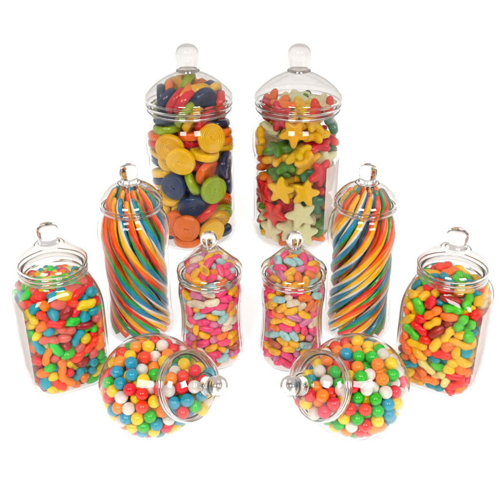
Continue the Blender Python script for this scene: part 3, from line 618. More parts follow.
(4,2,-2436,-466,8085,744,-660,77,-1,0,0), (7,1,-3009,2855,7881,-170,-45,260,-1,0,0), (6,0,3130,-2582,6676,249,-435,-652,5,3,0), (4,1,1563,-2493,5410,333,-57,-6,5,2,1), (6,1,-2928,1017,6373,-1,-949,-6,3,1,0), (6,4,-708,110,4695,27,-69,137,-1,0,0),
(4,5,1652,849,4915,-756,-526,381,-1,0,0), (4,1,-2489,-7,6327,523,245,350,-1,0,0), (4,5,-597,-3160,7026,-13,382,858,4,1,0), (4,3,-405,3275,5315,634,-233,314,-1,0,0), (5,0,-510,2389,10381,-124,729,-661,-1,0,0), (6,3,592,-1634,11677,35,555,-689,1,2,0),
(5,4,-2163,2443,5619,-608,106,-102,-1,0,0), (4,1,3088,2580,6038,314,-365,-592,-1,0,0), (6,3,690,-3332,6788,461,443,-744,5,1,0), (7,3,2353,3242,5974,-610,-67,-774,-1,0,0), (5,4,-1476,-3294,6085,-338,-778,-368,7,1,0), (5,2,2156,2315,7144,709,-198,-107,-1,0,0),
(7,4,-3328,-744,7807,-632,92,-641,3,3,0), (6,0,1193,913,11851,-714,482,-210,1,3,0), (4,1,-235,999,4245,7,91,-994,-1,0,0), (4,3,-3282,2037,9544,413,-140,633,0,2,1), (7,5,-2484,-708,7116,811,0,-71,-1,0,0), (6,3,-378,1581,5018,147,-907,-344,-1,0,0),
(5,4,2616,3025,7017,645,237,685,-1,0,0), (6,0,-526,-2304,11569,-234,-789,-531,1,3,2), (5,2,-1161,-260,5649,-607,181,185,-1,0,0), (5,2,917,1880,5422,509,157,396,-1,0,0), (4,7,-2152,-2552,6220,-846,195,437,4,1,0), (7,2,1910,3236,7971,283,-569,613,-1,0,0),
(6,4,-3345,-1868,7532,454,-705,-95,3,3,0), (7,0,-2389,1890,6389,117,-917,352,-1,0,0), (7,3,-3303,258,8081,-705,458,451,3,5,3), (7,5,1486,209,11768,606,159,144,1,1,0), (7,0,-1603,-2474,7043,355,229,606,4,2,1), (4,3,3250,-1268,6006,-457,112,524,-1,0,0),
(7,1,1015,-1213,4478,-846,150,-503,-1,0,0), (5,6,747,2666,4970,107,-990,10,-1,0,0), (7,0,-1722,3283,6595,604,-278,636,-1,0,0), (4,7,-1557,1035,11774,-186,-784,508,0,1,0), (6,4,-2941,-1210,6488,-44,-27,-354,3,3,1), (7,4,-3277,67,7048,606,-784,9,3,3,1),
(7,2,1521,-3260,6303,-427,298,610,5,1,0), (4,1,2119,447,11719,-452,823,-272,1,4,1), (6,2,-875,-2479,7568,-394,206,424,4,1,0), (4,4,3020,2905,9418,404,681,565,-1,0,0), (5,4,314,-1004,5061,-306,-321,798,-1,0,0), (5,1,-865,-1392,11264,743,-231,-628,1,1,0),
(6,5,-2024,-3307,7381,-695,130,101,4,3,2), (4,0,-1944,424,5328,-625,206,180,-1,0,0), (4,2,-66,-2197,8081,-86,109,504,-1,0,0), (4,0,-1492,569,11701,-385,-841,49,0,5,1), (4,2,1150,1848,4532,36,-14,-963,-1,0,0), (4,5,1305,2018,11473,-510,-413,-713,1,4,0),
(6,4,-2268,667,11791,18,224,572,0,5,1), (4,1,3261,-231,6951,692,-550,-364,-1,0,0), (5,2,-1616,-1212,5138,762,584,107,-1,0,0), (7,0,-2180,2555,7058,-807,116,-401,-1,0,0), (7,4,3227,1599,9161,224,-56,485,-1,0,0), (7,3,3305,1609,6790,-344,605,469,-1,0,0),
(7,1,-2144,804,8054,-948,-106,58,-1,0,0), (7,0,221,-2672,7223,-418,370,495,4,2,0), (6,5,1120,-1392,5782,624,498,260,-1,0,0), (5,3,2030,1174,7180,-793,473,-337,-1,0,0), (4,4,-3116,1037,7538,-213,-925,-268,3,2,1), (4,4,2729,545,11710,638,-676,-149,2,2,0),
(6,3,-1653,1320,6599,316,-872,-300,-1,0,0), (4,3,-417,2514,8642,174,-123,260,-1,0,0), (6,2,442,-505,6555,113,-894,386,-1,0,0), (7,1,-3104,1114,8664,85,613,-750,-1,0,0), (4,3,1156,295,7061,-860,-404,-10,-1,0,0), (7,2,-3181,-2391,9077,63,-415,-291,3,3,2),
(6,2,1864,-1567,6107,-501,622,-546,-1,0,0), (4,1,-3211,-2123,6393,-134,-613,-239,3,1,0), (7,6,2468,-1745,5399,568,17,383,-1,0,0), (6,3,-589,-2336,11774,363,-204,-55,1,2,1), (5,1,3291,825,8618,515,-807,108,-1,0,0), (7,0,-2211,232,7261,32,-47,-998,-1,0,0),
(4,1,2075,-1191,11717,-361,808,-375,2,1,0), (5,5,327,2985,10918,-84,-706,654,-1,0,0), (4,2,-1971,3264,7701,-132,470,871,-1,0,0), (7,4,908,-2641,8029,516,21,235,-1,0,0), (6,1,-1077,558,5782,-332,-80,-938,-1,0,0), (4,4,-1135,-2514,5302,-112,-140,-927,7,2,0),
(5,6,1567,-3353,7978,876,79,-62,5,1,0), (6,4,-2827,1532,10380,-936,289,35,0,5,3), (7,3,-3276,195,9085,72,-24,768,3,5,2), (4,2,116,-1792,6672,-873,-393,-163,-1,0,0), (4,2,-3251,2015,7221,-154,544,-373,3,1,0), (4,4,3200,2027,10127,-378,-663,425,-1,0,0),
(6,5,215,150,5552,324,-596,-514,-1,0,0), (5,4,-1981,2421,9053,873,83,-177,-1,0,0), (4,3,1854,2440,6185,908,-294,-18,-1,0,0), (7,2,-1331,-1753,7793,883,305,97,-1,0,0), (4,2,2098,-2601,9749,187,-337,72,5,2,0), (6,4,2454,-2743,7158,88,-197,-730,5,2,0),
(7,1,-1665,1410,5680,314,283,812,-1,0,0), (4,4,-957,2787,11161,-250,-356,481,-1,0,0), (7,4,-1277,-1732,11813,-312,39,758,1,3,2), (6,4,2703,-472,5854,123,-708,5,-1,0,0), (4,7,2033,1124,11736,230,-43,930,1,4,1), (7,5,3286,-18,8109,250,751,-132,-1,0,0),
(7,2,1658,834,6384,-90,-310,920,-1,0,0), (6,7,1417,86,5753,-231,-932,191,-1,0,0), (6,2,-7,-1478,5792,275,-284,-873,-1,0,0), (6,2,-1260,2639,6776,-561,575,427,-1,0,0), (5,7,-836,2330,11773,-498,-113,127,0,2,0), (5,1,2358,-1712,10113,-891,178,248,-1,0,0),
(7,2,2755,715,6753,706,309,361,-1,0,0), (4,4,3237,-1516,7250,487,654,-48,-1,0,0), (4,2,-866,-1690,8738,194,2,-19,-1,0,0), (4,2,145,-2793,11632,-972,-41,55,1,3,2), (4,5,3240,1,10173,-763,496,383,-1,0,0), (7,0,-1929,-2135,11768,317,-886,338,0,1,0),
(7,4,2401,1736,11469,22,-85,996,2,2,0), (6,2,-2693,-2627,8256,-403,884,73,3,2,1), (5,5,1180,-2347,11847,-138,436,-887,1,2,1), (4,5,1097,3046,7616,69,225,692,-1,0,0), (5,5,-2174,1505,11567,304,150,808,0,1,0), (7,7,-601,-910,6150,175,-271,-817,-1,0,0),
(7,3,564,943,6578,-308,950,-45,-1,0,0), (7,4,2178,524,9085,-484,156,-324,-1,0,0), (7,3,-3258,1023,9736,-527,371,249,0,2,1), (5,7,1715,1492,5670,283,-956,-69,-1,0,0), (6,4,-2668,-628,11737,-257,889,-225,0,5,4), (6,3,-1457,-620,6687,-5,74,793,-1,0,0),
(7,3,-1929,-3278,8330,935,-265,-56,4,1,0), (5,2,1645,2935,10903,652,-132,-313,-1,0,0), (4,0,2644,-1464,11242,551,-173,306,2,3,1), (4,2,-1469,1765,11545,-378,560,450,0,2,0), (4,0,-508,-1202,7347,859,-486,91,-1,0,0), (6,0,742,1821,7186,96,255,-950,-1,0,0),
(4,0,954,-2967,9760,-876,-426,-196,4,1,0), (6,3,-2381,82,11748,690,708,-67,0,2,1), (4,4,2243,376,10078,225,-127,-877,-1,0,0), (6,0,-2340,-1558,7469,-325,373,110,3,3,1), (7,4,683,1032,7664,906,117,-55,-1,0,0), (7,0,1201,-1372,6753,367,440,365,-1,0,0),
(4,3,-1617,-302,9951,-976,-155,-150,-1,0,0), (7,2,-464,-188,7802,-535,-827,-169,-1,0,0), (7,3,-917,-2458,11694,-221,949,-47,1,5,3), (6,4,-2582,2578,10336,-322,-823,114,0,5,0), (4,3,488,3285,8416,91,976,-139,-1,0,0), (4,2,2064,3191,9938,-403,584,588,-1,0,0),
(4,4,-580,1225,6949,2,-765,498,-1,0,0), (4,0,-328,2384,6760,-48,185,-835,-1,0,0), (7,2,-2386,3180,8665,773,527,327,-1,0,0), (6,4,-2008,2385,8005,-70,988,110,-1,0,0), (6,5,-247,-3349,7988,-77,-861,-475,4,3,1), (4,7,-768,3246,10234,732,-226,127,-1,0,0),
(4,2,2461,-1381,9001,769,-206,227,-1,0,0), (6,4,1634,-249,9261,876,-417,-38,-1,0,0), (4,3,2862,-2394,10984,-317,101,475,2,1,0), (5,2,-2462,558,11742,399,612,369,0,1,0), (5,5,73,-2120,11745,-44,-89,344,1,2,0), (4,0,-1772,2971,10537,-717,594,73,-1,0,0),
(7,2,-1600,1757,9725,-901,210,-214,-1,0,0), (4,6,1886,-280,6564,477,307,404,-1,0,0), (7,2,-3313,-1499,9617,-282,-624,19,3,3,0), (4,4,2912,-2378,9056,977,-161,140,2,2,1), (5,5,-303,2403,11523,-99,-838,-432,-1,0,0), (5,2,2179,3076,8949,-59,-246,901,-1,0,0),
(6,4,1301,-2691,6891,-609,-156,-391,5,2,1), (5,0,-1131,-3319,9037,123,705,696,4,1,0), (5,2,3370,-766,9319,-297,74,732,2,2,0), (4,1,-1243,3279,8759,214,-197,121,-1,0,0), (5,2,-3336,-407,9835,58,-602,392,3,1,0), (4,1,1261,-1618,8305,37,19,-985,-1,0,0),
(4,0,-457,209,6349,313,-945,-37,-1,0,0), (6,5,2544,-2761,8107,229,727,465,5,1,0), (4,1,-1886,1431,11732,160,263,-815,0,3,1), (4,5,-616,-3084,10967,131,-919,339,1,4,3), (4,3,-944,2603,9543,59,98,993,-1,0,0), (5,5,999,1790,6362,81,933,347,-1,0,0),
(4,5,-1945,3269,9612,-11,-855,-490,-1,0,0), (4,4,-3282,2046,8404,-631,-641,-123,3,2,0), (4,1,2715,2649,10896,-426,66,-610,1,4,0), (4,4,1118,1191,11613,-324,-323,871,-1,0,0), (4,0,-3134,-1258,10652,-448,126,-508,0,5,4), (7,6,-490,-3204,6075,631,754,-115,4,1,0),
(6,2,-3123,-2584,10027,715,-466,-419,3,2,0), (4,2,2266,-1362,6981,-398,887,-226,-1,0,0), (7,1,392,-2032,9788,752,-572,314,-1,0,0), (6,2,-1045,1167,7978,3,233,-449,-1,0,0), (4,5,3065,1158,10863,-482,837,-116,2,1,0), (4,5,1546,-766,7540,-486,-494,621,-1,0,0),
(6,4,-2265,-17,11697,724,-617,-45,0,5,2), (7,4,-678,2176,7644,214,-30,638,-1,0,0), (7,2,-2197,2705,11369,108,185,-950,0,2,1), (7,2,2410,-1541,7940,-967,175,-92,-1,0,0), (4,2,2077,-661,11688,-110,617,777,2,1,0), (5,3,1238,-2020,7454,-14,941,335,-1,0,0),
(5,5,-1153,365,7144,852,-518,-54,-1,0,0), (6,1,1112,2287,11569,327,-342,-175,1,1,0), (7,0,-1552,-2488,8729,12,693,692,-1,0,0), (4,7,1820,1509,11706,-286,-195,-401,1,4,0), (7,6,3204,2082,8401,-301,-921,-245,-1,0,0), (6,3,-1516,-323,7703,-719,-659,-21,-1,0,0),
(7,4,922,-1066,9076,285,191,436,-1,0,0), (7,3,2621,-3150,9274,-415,541,642,5,2,0), (7,1,2248,1741,10532,412,122,503,-1,0,0), (5,4,-2083,205,8687,-940,297,166,-1,0,0), (4,7,865,-2077,11652,424,-237,96,1,4,3), (7,5,-2150,-816,11733,982,-133,133,0,1,0),
(4,6,-2582,265,9982,-431,813,321,-1,0,0), (4,0,-1441,2028,11656,-350,424,-245,0,5,0), (5,4,3130,879,9706,-437,431,-178,-1,0,0), (7,3,-723,1392,10416,191,-59,70,-1,0,0), (7,6,1356,1076,10674,66,324,187,-1,0,0), (4,1,400,547,11725,50,-545,708,1,4,3),
(6,3,-2181,1016,9434,737,-402,-268,-1,0,0), (4,0,871,1032,8683,220,803,511,-1,0,0), (6,5,3126,1152,7659,831,-401,-282,-1,0,0), (7,4,59,355,7230,-103,-658,509,-1,0,0), (4,0,-1819,-1540,11683,173,773,492,0,5,2), (7,2,-2058,-1600,8489,-212,254,464,-1,0,0),
(4,1,574,-1053,7529,-700,643,-311,-1,0,0), (4,0,653,-2978,10742,-422,99,-455,1,2,1), (7,4,2093,1374,9602,-135,129,924,-1,0,0), (4,0,-2062,-1391,11091,926,-194,-161,0,5,3), (6,7,-637,695,11539,393,24,816,0,1,0), (4,7,-315,-2585,9049,160,-253,-945,-1,0,0),
(7,3,-1513,717,10226,-220,-657,-721,-1,0,0), (5,3,2160,2182,8012,-822,-521,-223,-1,0,0), (4,0,2955,-390,11084,884,371,271,2,3,0), (6,3,1535,-2346,10576,-63,295,916,2,2,1), (4,2,326,2346,7902,-705,289,-471,-1,0,0), (7,3,-3164,648,10729,788,582,-55,0,2,0),
(7,4,1786,-2472,8627,556,-63,-618,-1,0,0), (4,1,2418,2326,9686,-337,-731,-555,-1,0,0), (7,2,-1043,920,9365,-906,-268,-298,-1,0,0), (5,4,967,-579,11826,-823,-554,71,1,1,0), (7,1,860,-2287,8971,-799,521,-157,-1,0,0), (6,0,-3053,2952,9278,-208,-663,-147,-1,0,0),
(4,6,2404,119,11787,-427,-577,492,2,1,0), (4,1,1025,874,11801,697,490,193,1,4,2), (7,3,409,1338,11512,-299,450,-688,-1,0,0), (4,2,-798,-1734,11764,-333,297,-771,1,3,1), (4,2,1339,2133,11165,91,-559,604,-1,0,0), (4,2,-1741,1808,10756,-485,570,-241,-1,0,0),
(4,4,296,2153,11696,67,113,-695,1,7,0), (4,0,3142,-2481,9965,-584,608,-501,2,3,2), (4,4,459,-3281,8783,-10,-366,-926,4,1,0), (7,0,1649,822,7987,599,512,512,-1,0,0), (6,0,-877,80,8620,-3,139,855,-1,0,0), (7,1,2395,-267,7399,-421,395,-636,-1,0,0),
(7,1,-2221,-724,11729,473,-849,-230,0,1,0), (4,2,1885,-740,10257,154,914,-285,-1,0,0), (7,2,-622,118,11769,-863,-501,-62,1,3,2), (7,0,-2464,-1964,9470,-263,-353,-827,3,2,0), (7,4,725,29,7909,-874,-422,-20,-1,0,0), (4,3,-1981,1586,7463,107,3,8,-1,0,0),
(7,4,1569,-1769,11739,-574,804,-150,2,2,1), (4,4,1933,109,11740,479,851,-208,1,7,1), (6,2,-674,-1035,10822,-310,-52,-110,-1,0,0), (4,4,660,2308,8999,548,-462,-602,-1,0,0), (5,4,-87,1987,9750,-576,-200,169,-1,0,0), (5,3,-409,-1789,10432,-26,988,-151,-1,0,0),
(4,4,2056,359,11074,-279,-106,609,-1,0,0), (6,4,-128,1069,8231,75,-79,-634,-1,0,0), (4,6,-2512,-699,9072,696,-642,-290,-1,0,0), (5,2,-428,165,9444,171,65,363,-1,0,0), (7,4,-1182,945,11176,-248,-630,494,-1,0,0), (4,7,531,1823,10590,669,-260,-552,-1,0,0),
(4,3,-2572,-374,10747,-94,-937,233,-1,0,0), (7,3,-2795,-2651,10882,-223,-237,666,3,5,0), (4,0,439,-38,8839,175,106,721,-1,0,0), (4,4,258,-346,11712,755,372,172,1,7,3), (5,2,-1084,-926,8247,132,134,981,-1,0,0), (5,4,-1538,-194,11572,330,-178,431,0,2,0),
(7,3,876,2129,11671,529,-516,542,1,5,0), (4,3,-72,-975,9331,328,-258,-632,-1,0,0), (4,3,-1239,-3111,10118,-14,367,-533,4,1,0), (5,2,-1571,-903,9152,275,-507,-632,-1,0,0), (5,4,-2498,413,11312,123,-887,113,0,2,1), (7,4,-54,-1421,11792,-700,508,-453,1,3,1),
(7,4,-1644,29,11631,-522,-180,-676,0,1,0), (5,0,1566,-2701,11472,64,-126,-915,2,1,0), (4,2,2323,1548,8642,-619,-626,109,-1,0,0), (7,7,-2353,-1138,9965,-166,-657,697,-1,0,0), (6,1,758,3128,10113,247,852,460,-1,0,0), (6,3,-164,2299,11441,87,-285,575,0,2,0),
(6,4,1332,2228,8326,173,-48,625,-1,0,0), (7,3,820,-1217,10279,-60,980,95,-1,0,0), (6,3,2979,-1010,10198,197,880,47,2,2,0), (7,1,-2515,-3172,9011,701,-32,6,3,1,0), (5,3,-778,2330,11308,278,-713,183,0,1,0), (5,1,207,-1156,8440,677,-687,49,-1,0,0),
(5,3,1020,266,11319,-911,330,-240,-1,0,0), (4,3,2461,-504,8497,-709,-484,-238,-1,0,0), (4,4,-1317,711,11508,-53,534,104,0,1,0), (5,4,-813,1666,8953,229,-12,-66,-1,0,0), (7,3,-1923,-2065,10283,-455,-840,119,3,5,1), (7,4,2543,463,8142,621,392,316,-1,0,0),
(7,3,-987,-2096,11176,945,-314,-70,1,5,4), (6,0,-619,-1196,11670,77,238,800,1,3,1), (7,2,313,713,10188,-840,416,-203,-1,0,0), (4,2,-1045,-407,11769,-153,495,852,1,3,0), (6,1,1530,-1203,11092,-718,662,-166,-1,0,0), (7,4,203,1955,11752,391,435,-7,1,3,0),
(6,7,877,1097,9624,291,950,8,-1,0,0), (4,6,549,-1972,11224,580,-130,-165,-1,0,0), (4,4,-11,-1383,11717,226,-150,585,1,7,6), (7,5,-1008,-1147,9830,278,-897,132,-1,0,0), (7,3,1263,72,10424,446,553,205,-1,0,0), (4,4,1158,153,11735,506,-526,-452,1,7,2),
(4,5,1457,1122,11705,397,553,608,1,4,1), (5,0,1563,2242,9148,737,623,260,-1,0,0), (4,2,-1648,-1572,11612,535,415,-726,0,2,1), (7,2,490,1293,11780,-462,384,-523,1,3,0), (7,2,871,-626,11786,65,-324,55,1,3,1), (4,3,-1090,-840,11707,172,-912,237,0,2,0),
(4,0,-512,1432,11685,682,-627,376,1,2,0), (6,4,-954,-452,11783,-412,-275,168,1,2,0), (5,7,-1669,-957,11740,87,-105,360,0,2,1), (4,1,-483,1402,11637,207,-197,783,0,3,0), (7,1,626,-288,9779,726,-535,-255,-1,0,0), (5,2,170,1015,11299,-445,-379,-426,-1,0,0),
(6,5,-2997,1719,11207,-232,-100,716,0,1,0), (4,1,-1822,-2776,11006,116,336,410,0,3,2), (4,4,1061,-1135,11742,444,-322,-272,1,7,5), (6,5,1753,-1493,11826,-116,7,992,2,1,0), (6,4,231,-337,11663,751,631,-148,1,2,1), (4,4,282,-239,11720,-227,13,-958,1,7,4),
(6,4,539,-544,10971,224,567,528,-1,0,0), (6,0,-2159,-2968,9979,-534,181,523,3,3,0), (4,7,-317,394,11765,334,-829,-448,1,4,2), (4,5,-316,-299,10200,647,-749,-140,-1,0,0), (7,3,1660,-674,11736,-902,-273,-327,1,5,1), (7,5,-248,662,10920,-276,921,-45,-1,0,0),
(4,6,-121,-3266,9881,-250,642,639,4,1,0), (6,1,-298,88,11687,-17,-139,864,0,1,0), (7,2,-757,1561,11797,-251,130,318,0,2,0), (6,5,-890,-2241,9733,877,-265,125,4,3,0), (7,3,-98,-960,11738,112,196,747,1,5,2), (4,0,1497,-1636,9624,428,-896,-67,-1,0,0),
(7,1,2242,-627,11712,103,-59,-969,2,1,0), (5,1,-1067,-77,10887,978,-149,113,-1,0,0),
),
'F': (
(9,2,-1188,2619,866,838,-503,-132,-1,0,0), (10,3,-231,2907,876,99,-120,601,-1,0,0), (9,5,1534,-3136,1803,-148,-469,-436,7,1,0), (10,2,-918,3200,1474,-982,-64,11,-1,0,0), (8,6,-3181,-2453,1890,352,628,424,6,1,0), (10,1,2866,-2707,1319,-460,101,841,8,3,2),
(8,3,2927,2902,1928,-520,-298,-507,-1,0,0), (9,1,3213,-1454,1388,712,279,604,8,1,0), (10,2,3028,1016,1020,-202,886,-142,-1,0,0), (10,1,-1448,3294,2877,515,381,-205,-1,0,0), (9,2,2889,-3088,5061,-79,-602,-684,8,2,1), (9,1,1723,3229,1535,-688,-246,-245,-1,0,0),
(10,0,-2966,2134,1043,-518,-760,190,-1,0,0), (8,2,-2820,-2587,1179,735,-636,71,6,3,1), (10,3,3182,2184,3178,244,226,210,8,2,0), (9,2,3095,1925,1637,304,-628,-490,-1,0,0), (8,1,90,-3240,1655,-28,700,714,7,1,0), (9,2,374,-1921,796,-39,31,-996,-1,0,0),
(8,0,3235,154,1659,600,398,572,8,3,1), (10,4,-2739,2977,1650,379,541,-570,-1,0,0), (8,1,-2853,-3091,5199,-662,424,169,3,3,2), (9,4,-2219,-1595,797,-802,594,10,-1,0,0), (8,6,2181,2598,845,863,-28,-28,-1,0,0), (8,3,515,-2943,803,-107,3,-80,7,2,1),
(8,1,3151,2723,5502,707,74,-703,5,4,2), (8,0,2595,-3110,1976,-463,-325,-94,7,3,2), (8,2,-2029,2275,834,-827,537,-111,-1,0,0), (8,1,-2834,2185,1795,-207,-885,290,-1,0,0), (8,0,-262,1394,805,-638,716,-207,-1,0,0), (10,2,2459,808,1391,212,392,-690,-1,0,0),
(8,3,-2162,-3280,2949,-146,586,788,6,1,0), (8,4,-1310,-229,841,-3,0,370,-1,0,0), (8,4,3319,1260,2874,-388,543,416,8,2,0), (8,5,-3194,-1109,1494,-599,607,323,-1,0,0), (8,4,-2997,13,868,-689,-713,92,-1,0,0), (9,2,2478,100,835,28,5,999,-1,0,0),
(8,3,-2090,3229,2009,-41,-810,-28,-1,0,0), (8,0,3038,-2236,1848,136,-484,2,8,3,2), (8,4,-3249,-2046,2711,-555,318,-628,6,1,0), (9,3,-2506,3249,6202,473,-491,573,-1,0,0), (10,1,3186,-2391,3432,628,-310,-660,8,3,1), (8,2,2543,-1295,819,-148,248,-830,-1,0,0),
(10,1,795,-865,883,-39,-18,837,-1,0,0), (10,4,-2201,-2347,1323,143,14,-552,-1,0,0), (10,2,-2070,-3216,1954,-698,125,20,6,1,0), (8,4,2562,3167,3326,46,-680,704,-1,0,0), (8,5,-2906,1290,1145,829,171,-356,-1,0,0), (8,4,2543,2380,2078,706,-323,-48,-1,0,0),
(8,2,1890,1790,1586,481,-448,76,-1,0,0), (8,1,-2999,3008,3163,-701,156,665,-1,0,0), (10,5,1601,1015,872,873,-480,35,-1,0,0), (10,5,699,2297,867,451,891,-48,-1,0,0), (8,1,2967,-1557,2440,-395,-366,-242,8,1,0), (8,2,-1466,-2958,855,-2,128,991,6,3,2),
(9,4,329,2953,1449,356,-896,-225,-1,0,0), (9,4,-3187,2632,5953,661,-195,-721,-1,0,0), (10,1,827,278,879,-992,105,75,-1,0,0), (10,2,1471,-1697,1197,852,-484,-162,-1,0,0), (8,6,-2071,-708,2125,-205,128,-191,-1,0,0), (8,0,2310,-2456,2200,311,799,-354,7,3,1),
(9,1,734,-484,1537,-706,704,-73,-1,0,0), (10,3,1824,-725,829,418,-338,-449,-1,0,0), (9,0,1853,-2616,877,886,-434,-64,7,3,2), (9,5,732,1437,1169,176,-386,420,-1,0,0), (8,2,-3321,-1495,3310,-703,-590,384,6,3,0), (10,4,-2310,3222,3731,679,-247,686,-1,0,0),
(8,6,532,3293,2639,426,418,-223,-1,0,0), (8,1,1463,648,1590,144,192,-609,-1,0,0), (10,1,-1262,-2778,1514,263,126,708,6,2,1), (8,1,-2820,-136,1490,959,-252,-127,-1,0,0), (9,4,-1037,1437,3075,644,-380,-548,-1,0,0), (8,0,3332,-157,2382,-66,-236,656,8,3,0),
(8,2,1901,2205,2758,-38,-271,251,-1,0,0), (10,5,-3218,1907,2523,13,254,-913,-1,0,0), (8,1,-1117,-2987,2425,229,464,809,6,2,1), (9,2,-906,2474,1987,-874,478,86,-1,0,0), (10,2,-1183,-2083,875,569,100,-106,-1,0,0), (8,6,-1733,691,849,-939,-340,21,-1,0,0),
(8,2,2553,-270,1752,233,-84,691,-1,0,0), (10,2,2429,1660,941,-557,27,767,-1,0,0), (8,5,774,-3106,2514,408,733,-537,7,1,0), (10,4,-64,-182,897,487,570,560,-1,0,0), (8,0,231,-2472,1368,21,-1000,3,7,3,0), (10,4,-2469,-2540,2316,585,352,-577,-1,0,0),
(8,2,2116,296,4441,-135,-187,-84,-1,0,0), (10,6,-3114,-2652,4321,-219,8,-710,3,1,0), (9,6,-622,-1189,834,-44,997,7,-1,0,0), (8,2,-2935,-245,3338,302,274,902,-1,0,0), (10,1,-2654,-2757,3412,557,-793,127,6,2,0), (8,1,1640,-1060,1956,670,730,20,-1,0,0),
(10,1,-1844,2280,1827,211,-895,55,-1,0,0), (8,1,-525,2310,2767,211,-52,811,-1,0,0), (9,1,1881,-1389,2859,-615,-778,-129,-1,0,0), (10,4,1175,2666,1653,-654,93,659,-1,0,0), (9,0,2425,-3208,3099,-5,707,-704,7,3,1), (8,2,1497,3030,2604,115,-651,-671,-1,0,0),
(8,5,-457,-3335,3342,-248,-462,-839,6,1,0), (9,4,-2166,-1720,2050,247,967,63,-1,0,0), (8,2,-3314,338,2537,446,547,452,-1,0,0), (8,5,-643,-829,1513,-29,-3,935,-1,0,0), (10,1,-308,3224,2201,-415,-44,-857,-1,0,0), (9,0,-1816,-1290,1344,70,-52,995,-1,0,0),
(8,2,-3253,2153,3986,-184,681,-217,-1,0,0), (8,1,2524,-2385,3888,-438,352,650,-1,0,0), (8,6,-2031,2475,2845,144,-210,961,-1,0,0), (10,5,-1022,1715,1290,-81,-40,-329,-1,0,0), (9,3,-1491,-2470,3356,943,-151,-217,-1,0,0), (10,4,1274,2436,3665,-408,-736,-478,-1,0,0),
(9,1,-591,-1090,2389,-486,-829,278,-1,0,0), (9,2,-2260,1504,2878,-823,-312,-63,-1,0,0), (9,2,-2292,1006,1575,221,-885,-278,-1,0,0), (8,1,342,1086,1785,364,-143,573,-1,0,0), (10,2,1789,-3264,3807,566,284,84,7,2,1), (8,2,1392,-81,2554,-433,786,-438,-1,0,0),
(10,3,352,-1828,2022,-840,-494,223,-1,0,0), (8,0,3294,1764,5481,-705,-90,698,5,3,2), (8,2,-2560,2725,4853,-58,266,-339,-1,0,0), (8,0,-2370,-1487,3802,338,389,293,-1,0,0), (8,6,2798,-1357,3660,-50,94,982,8,1,0), (8,2,-2050,2286,3715,108,128,252,-1,0,0),
(8,2,-1453,-159,2620,-221,-59,-784,-1,0,0), (8,1,2051,1594,3636,-636,-157,-122,-1,0,0), (10,3,2313,1080,2703,-479,-778,-327,-1,0,0), (10,3,423,1016,4430,452,-52,-146,-1,0,0), (8,5,-109,2576,3595,-967,26,226,-1,0,0), (8,2,-11,-361,2072,824,-458,108,-1,0,0),
(9,1,3053,2963,6947,62,-477,-245,5,1,0), (9,2,257,2262,1957,-625,-601,-145,-1,0,0), (8,0,-123,-1802,5647,179,887,-361,-1,0,0), (8,4,1497,-2534,2590,241,-488,-38,-1,0,0), (8,1,829,-1798,2798,758,595,-117,-1,0,0), (8,4,3334,-234,3331,426,-260,-653,8,2,1),
(9,0,-2939,827,3285,72,57,960,-1,0,0), (8,2,1298,3167,5094,-447,642,603,-1,0,0), (10,1,-3291,-1029,4087,151,367,678,-1,0,0), (8,0,-1688,1088,3547,-436,720,34,-1,0,0), (10,1,-2396,442,2494,384,-911,128,-1,0,0), (9,5,1346,3347,3777,315,-510,148,-1,0,0),
(8,2,-1684,-3290,5796,-705,46,34,3,1,0), (8,2,-1349,443,1512,-308,55,240,-1,0,0), (9,4,688,-3179,3661,-89,-332,-881,7,1,0), (9,6,3307,-310,4229,-8,30,-733,8,1,0), (10,1,-2568,-327,4216,362,-117,-475,-1,0,0), (9,3,-1783,3153,4791,566,132,-531,-1,0,0),
(8,4,2462,-270,2680,-618,751,115,-1,0,0), (8,2,2345,-3196,7264,851,71,-51,5,4,2), (10,1,2764,-3117,4055,300,-707,630,8,3,0), (9,2,3344,-765,5063,-642,584,-344,8,2,0), (8,4,-3283,1551,4608,-472,-702,-132,-1,0,0), (9,1,408,-149,3157,-159,-48,331,-1,0,0),
(10,2,-1911,-43,3572,-93,243,-494,-1,0,0), (8,2,-1154,1225,2084,-28,73,-60,-1,0,0), (8,5,-648,-2142,2142,-821,249,-421,-1,0,0), (10,1,405,3245,4112,338,-488,621,-1,0,0), (8,3,938,-2358,3999,197,962,-167,7,2,0), (8,1,1246,-1382,3488,-167,-258,853,-1,0,0),
(8,1,-1952,-1679,2847,123,-986,50,-1,0,0), (8,2,2138,-2478,5200,872,-330,247,-1,0,0), (9,2,110,-3307,6357,-606,-410,-364,4,1,0), (8,3,3290,-1532,6389,74,-658,-67,5,2,1), (8,5,3115,2521,4113,-120,-138,755,5,2,1), (8,1,-2201,2745,6701,-914,-208,118,-1,0,0),
(8,2,2242,2872,4976,688,462,34,-1,0,0), (8,2,-2940,-2102,4900,236,873,344,-1,0,0), (9,1,-2050,-3038,4073,867,-327,-289,6,1,0), (8,5,2380,2330,4321,656,-553,87,-1,0,0), (8,0,2286,2105,8207,-70,311,-817,-1,0,0), (10,1,1207,-3260,6529,-260,616,656,4,2,1),
(8,0,884,725,2523,-159,-265,306,-1,0,0), (10,2,1948,-3288,4776,255,205,945,7,2,0), (10,3,2924,-2976,6172,320,661,-387,8,2,1), (9,1,2410,2974,10327,-749,228,622,-1,0,0), (8,5,2555,-1180,5212,-105,12,-628,-1,0,0), (9,2,-2517,1020,4166,644,-632,-419,-1,0,0),
(10,1,1565,-1226,4902,196,-170,-368,-1,0,0), (8,5,-3326,1546,6048,-327,-674,225,-1,0,0), (9,3,-3053,-1042,11249,113,832,81,0,1,0), (8,1,-851,1921,4380,-961,245,70,-1,0,0), (10,5,756,1554,5459,-55,676,252,-1,0,0), (9,0,-955,3352,3762,140,-498,855,-1,0,0),
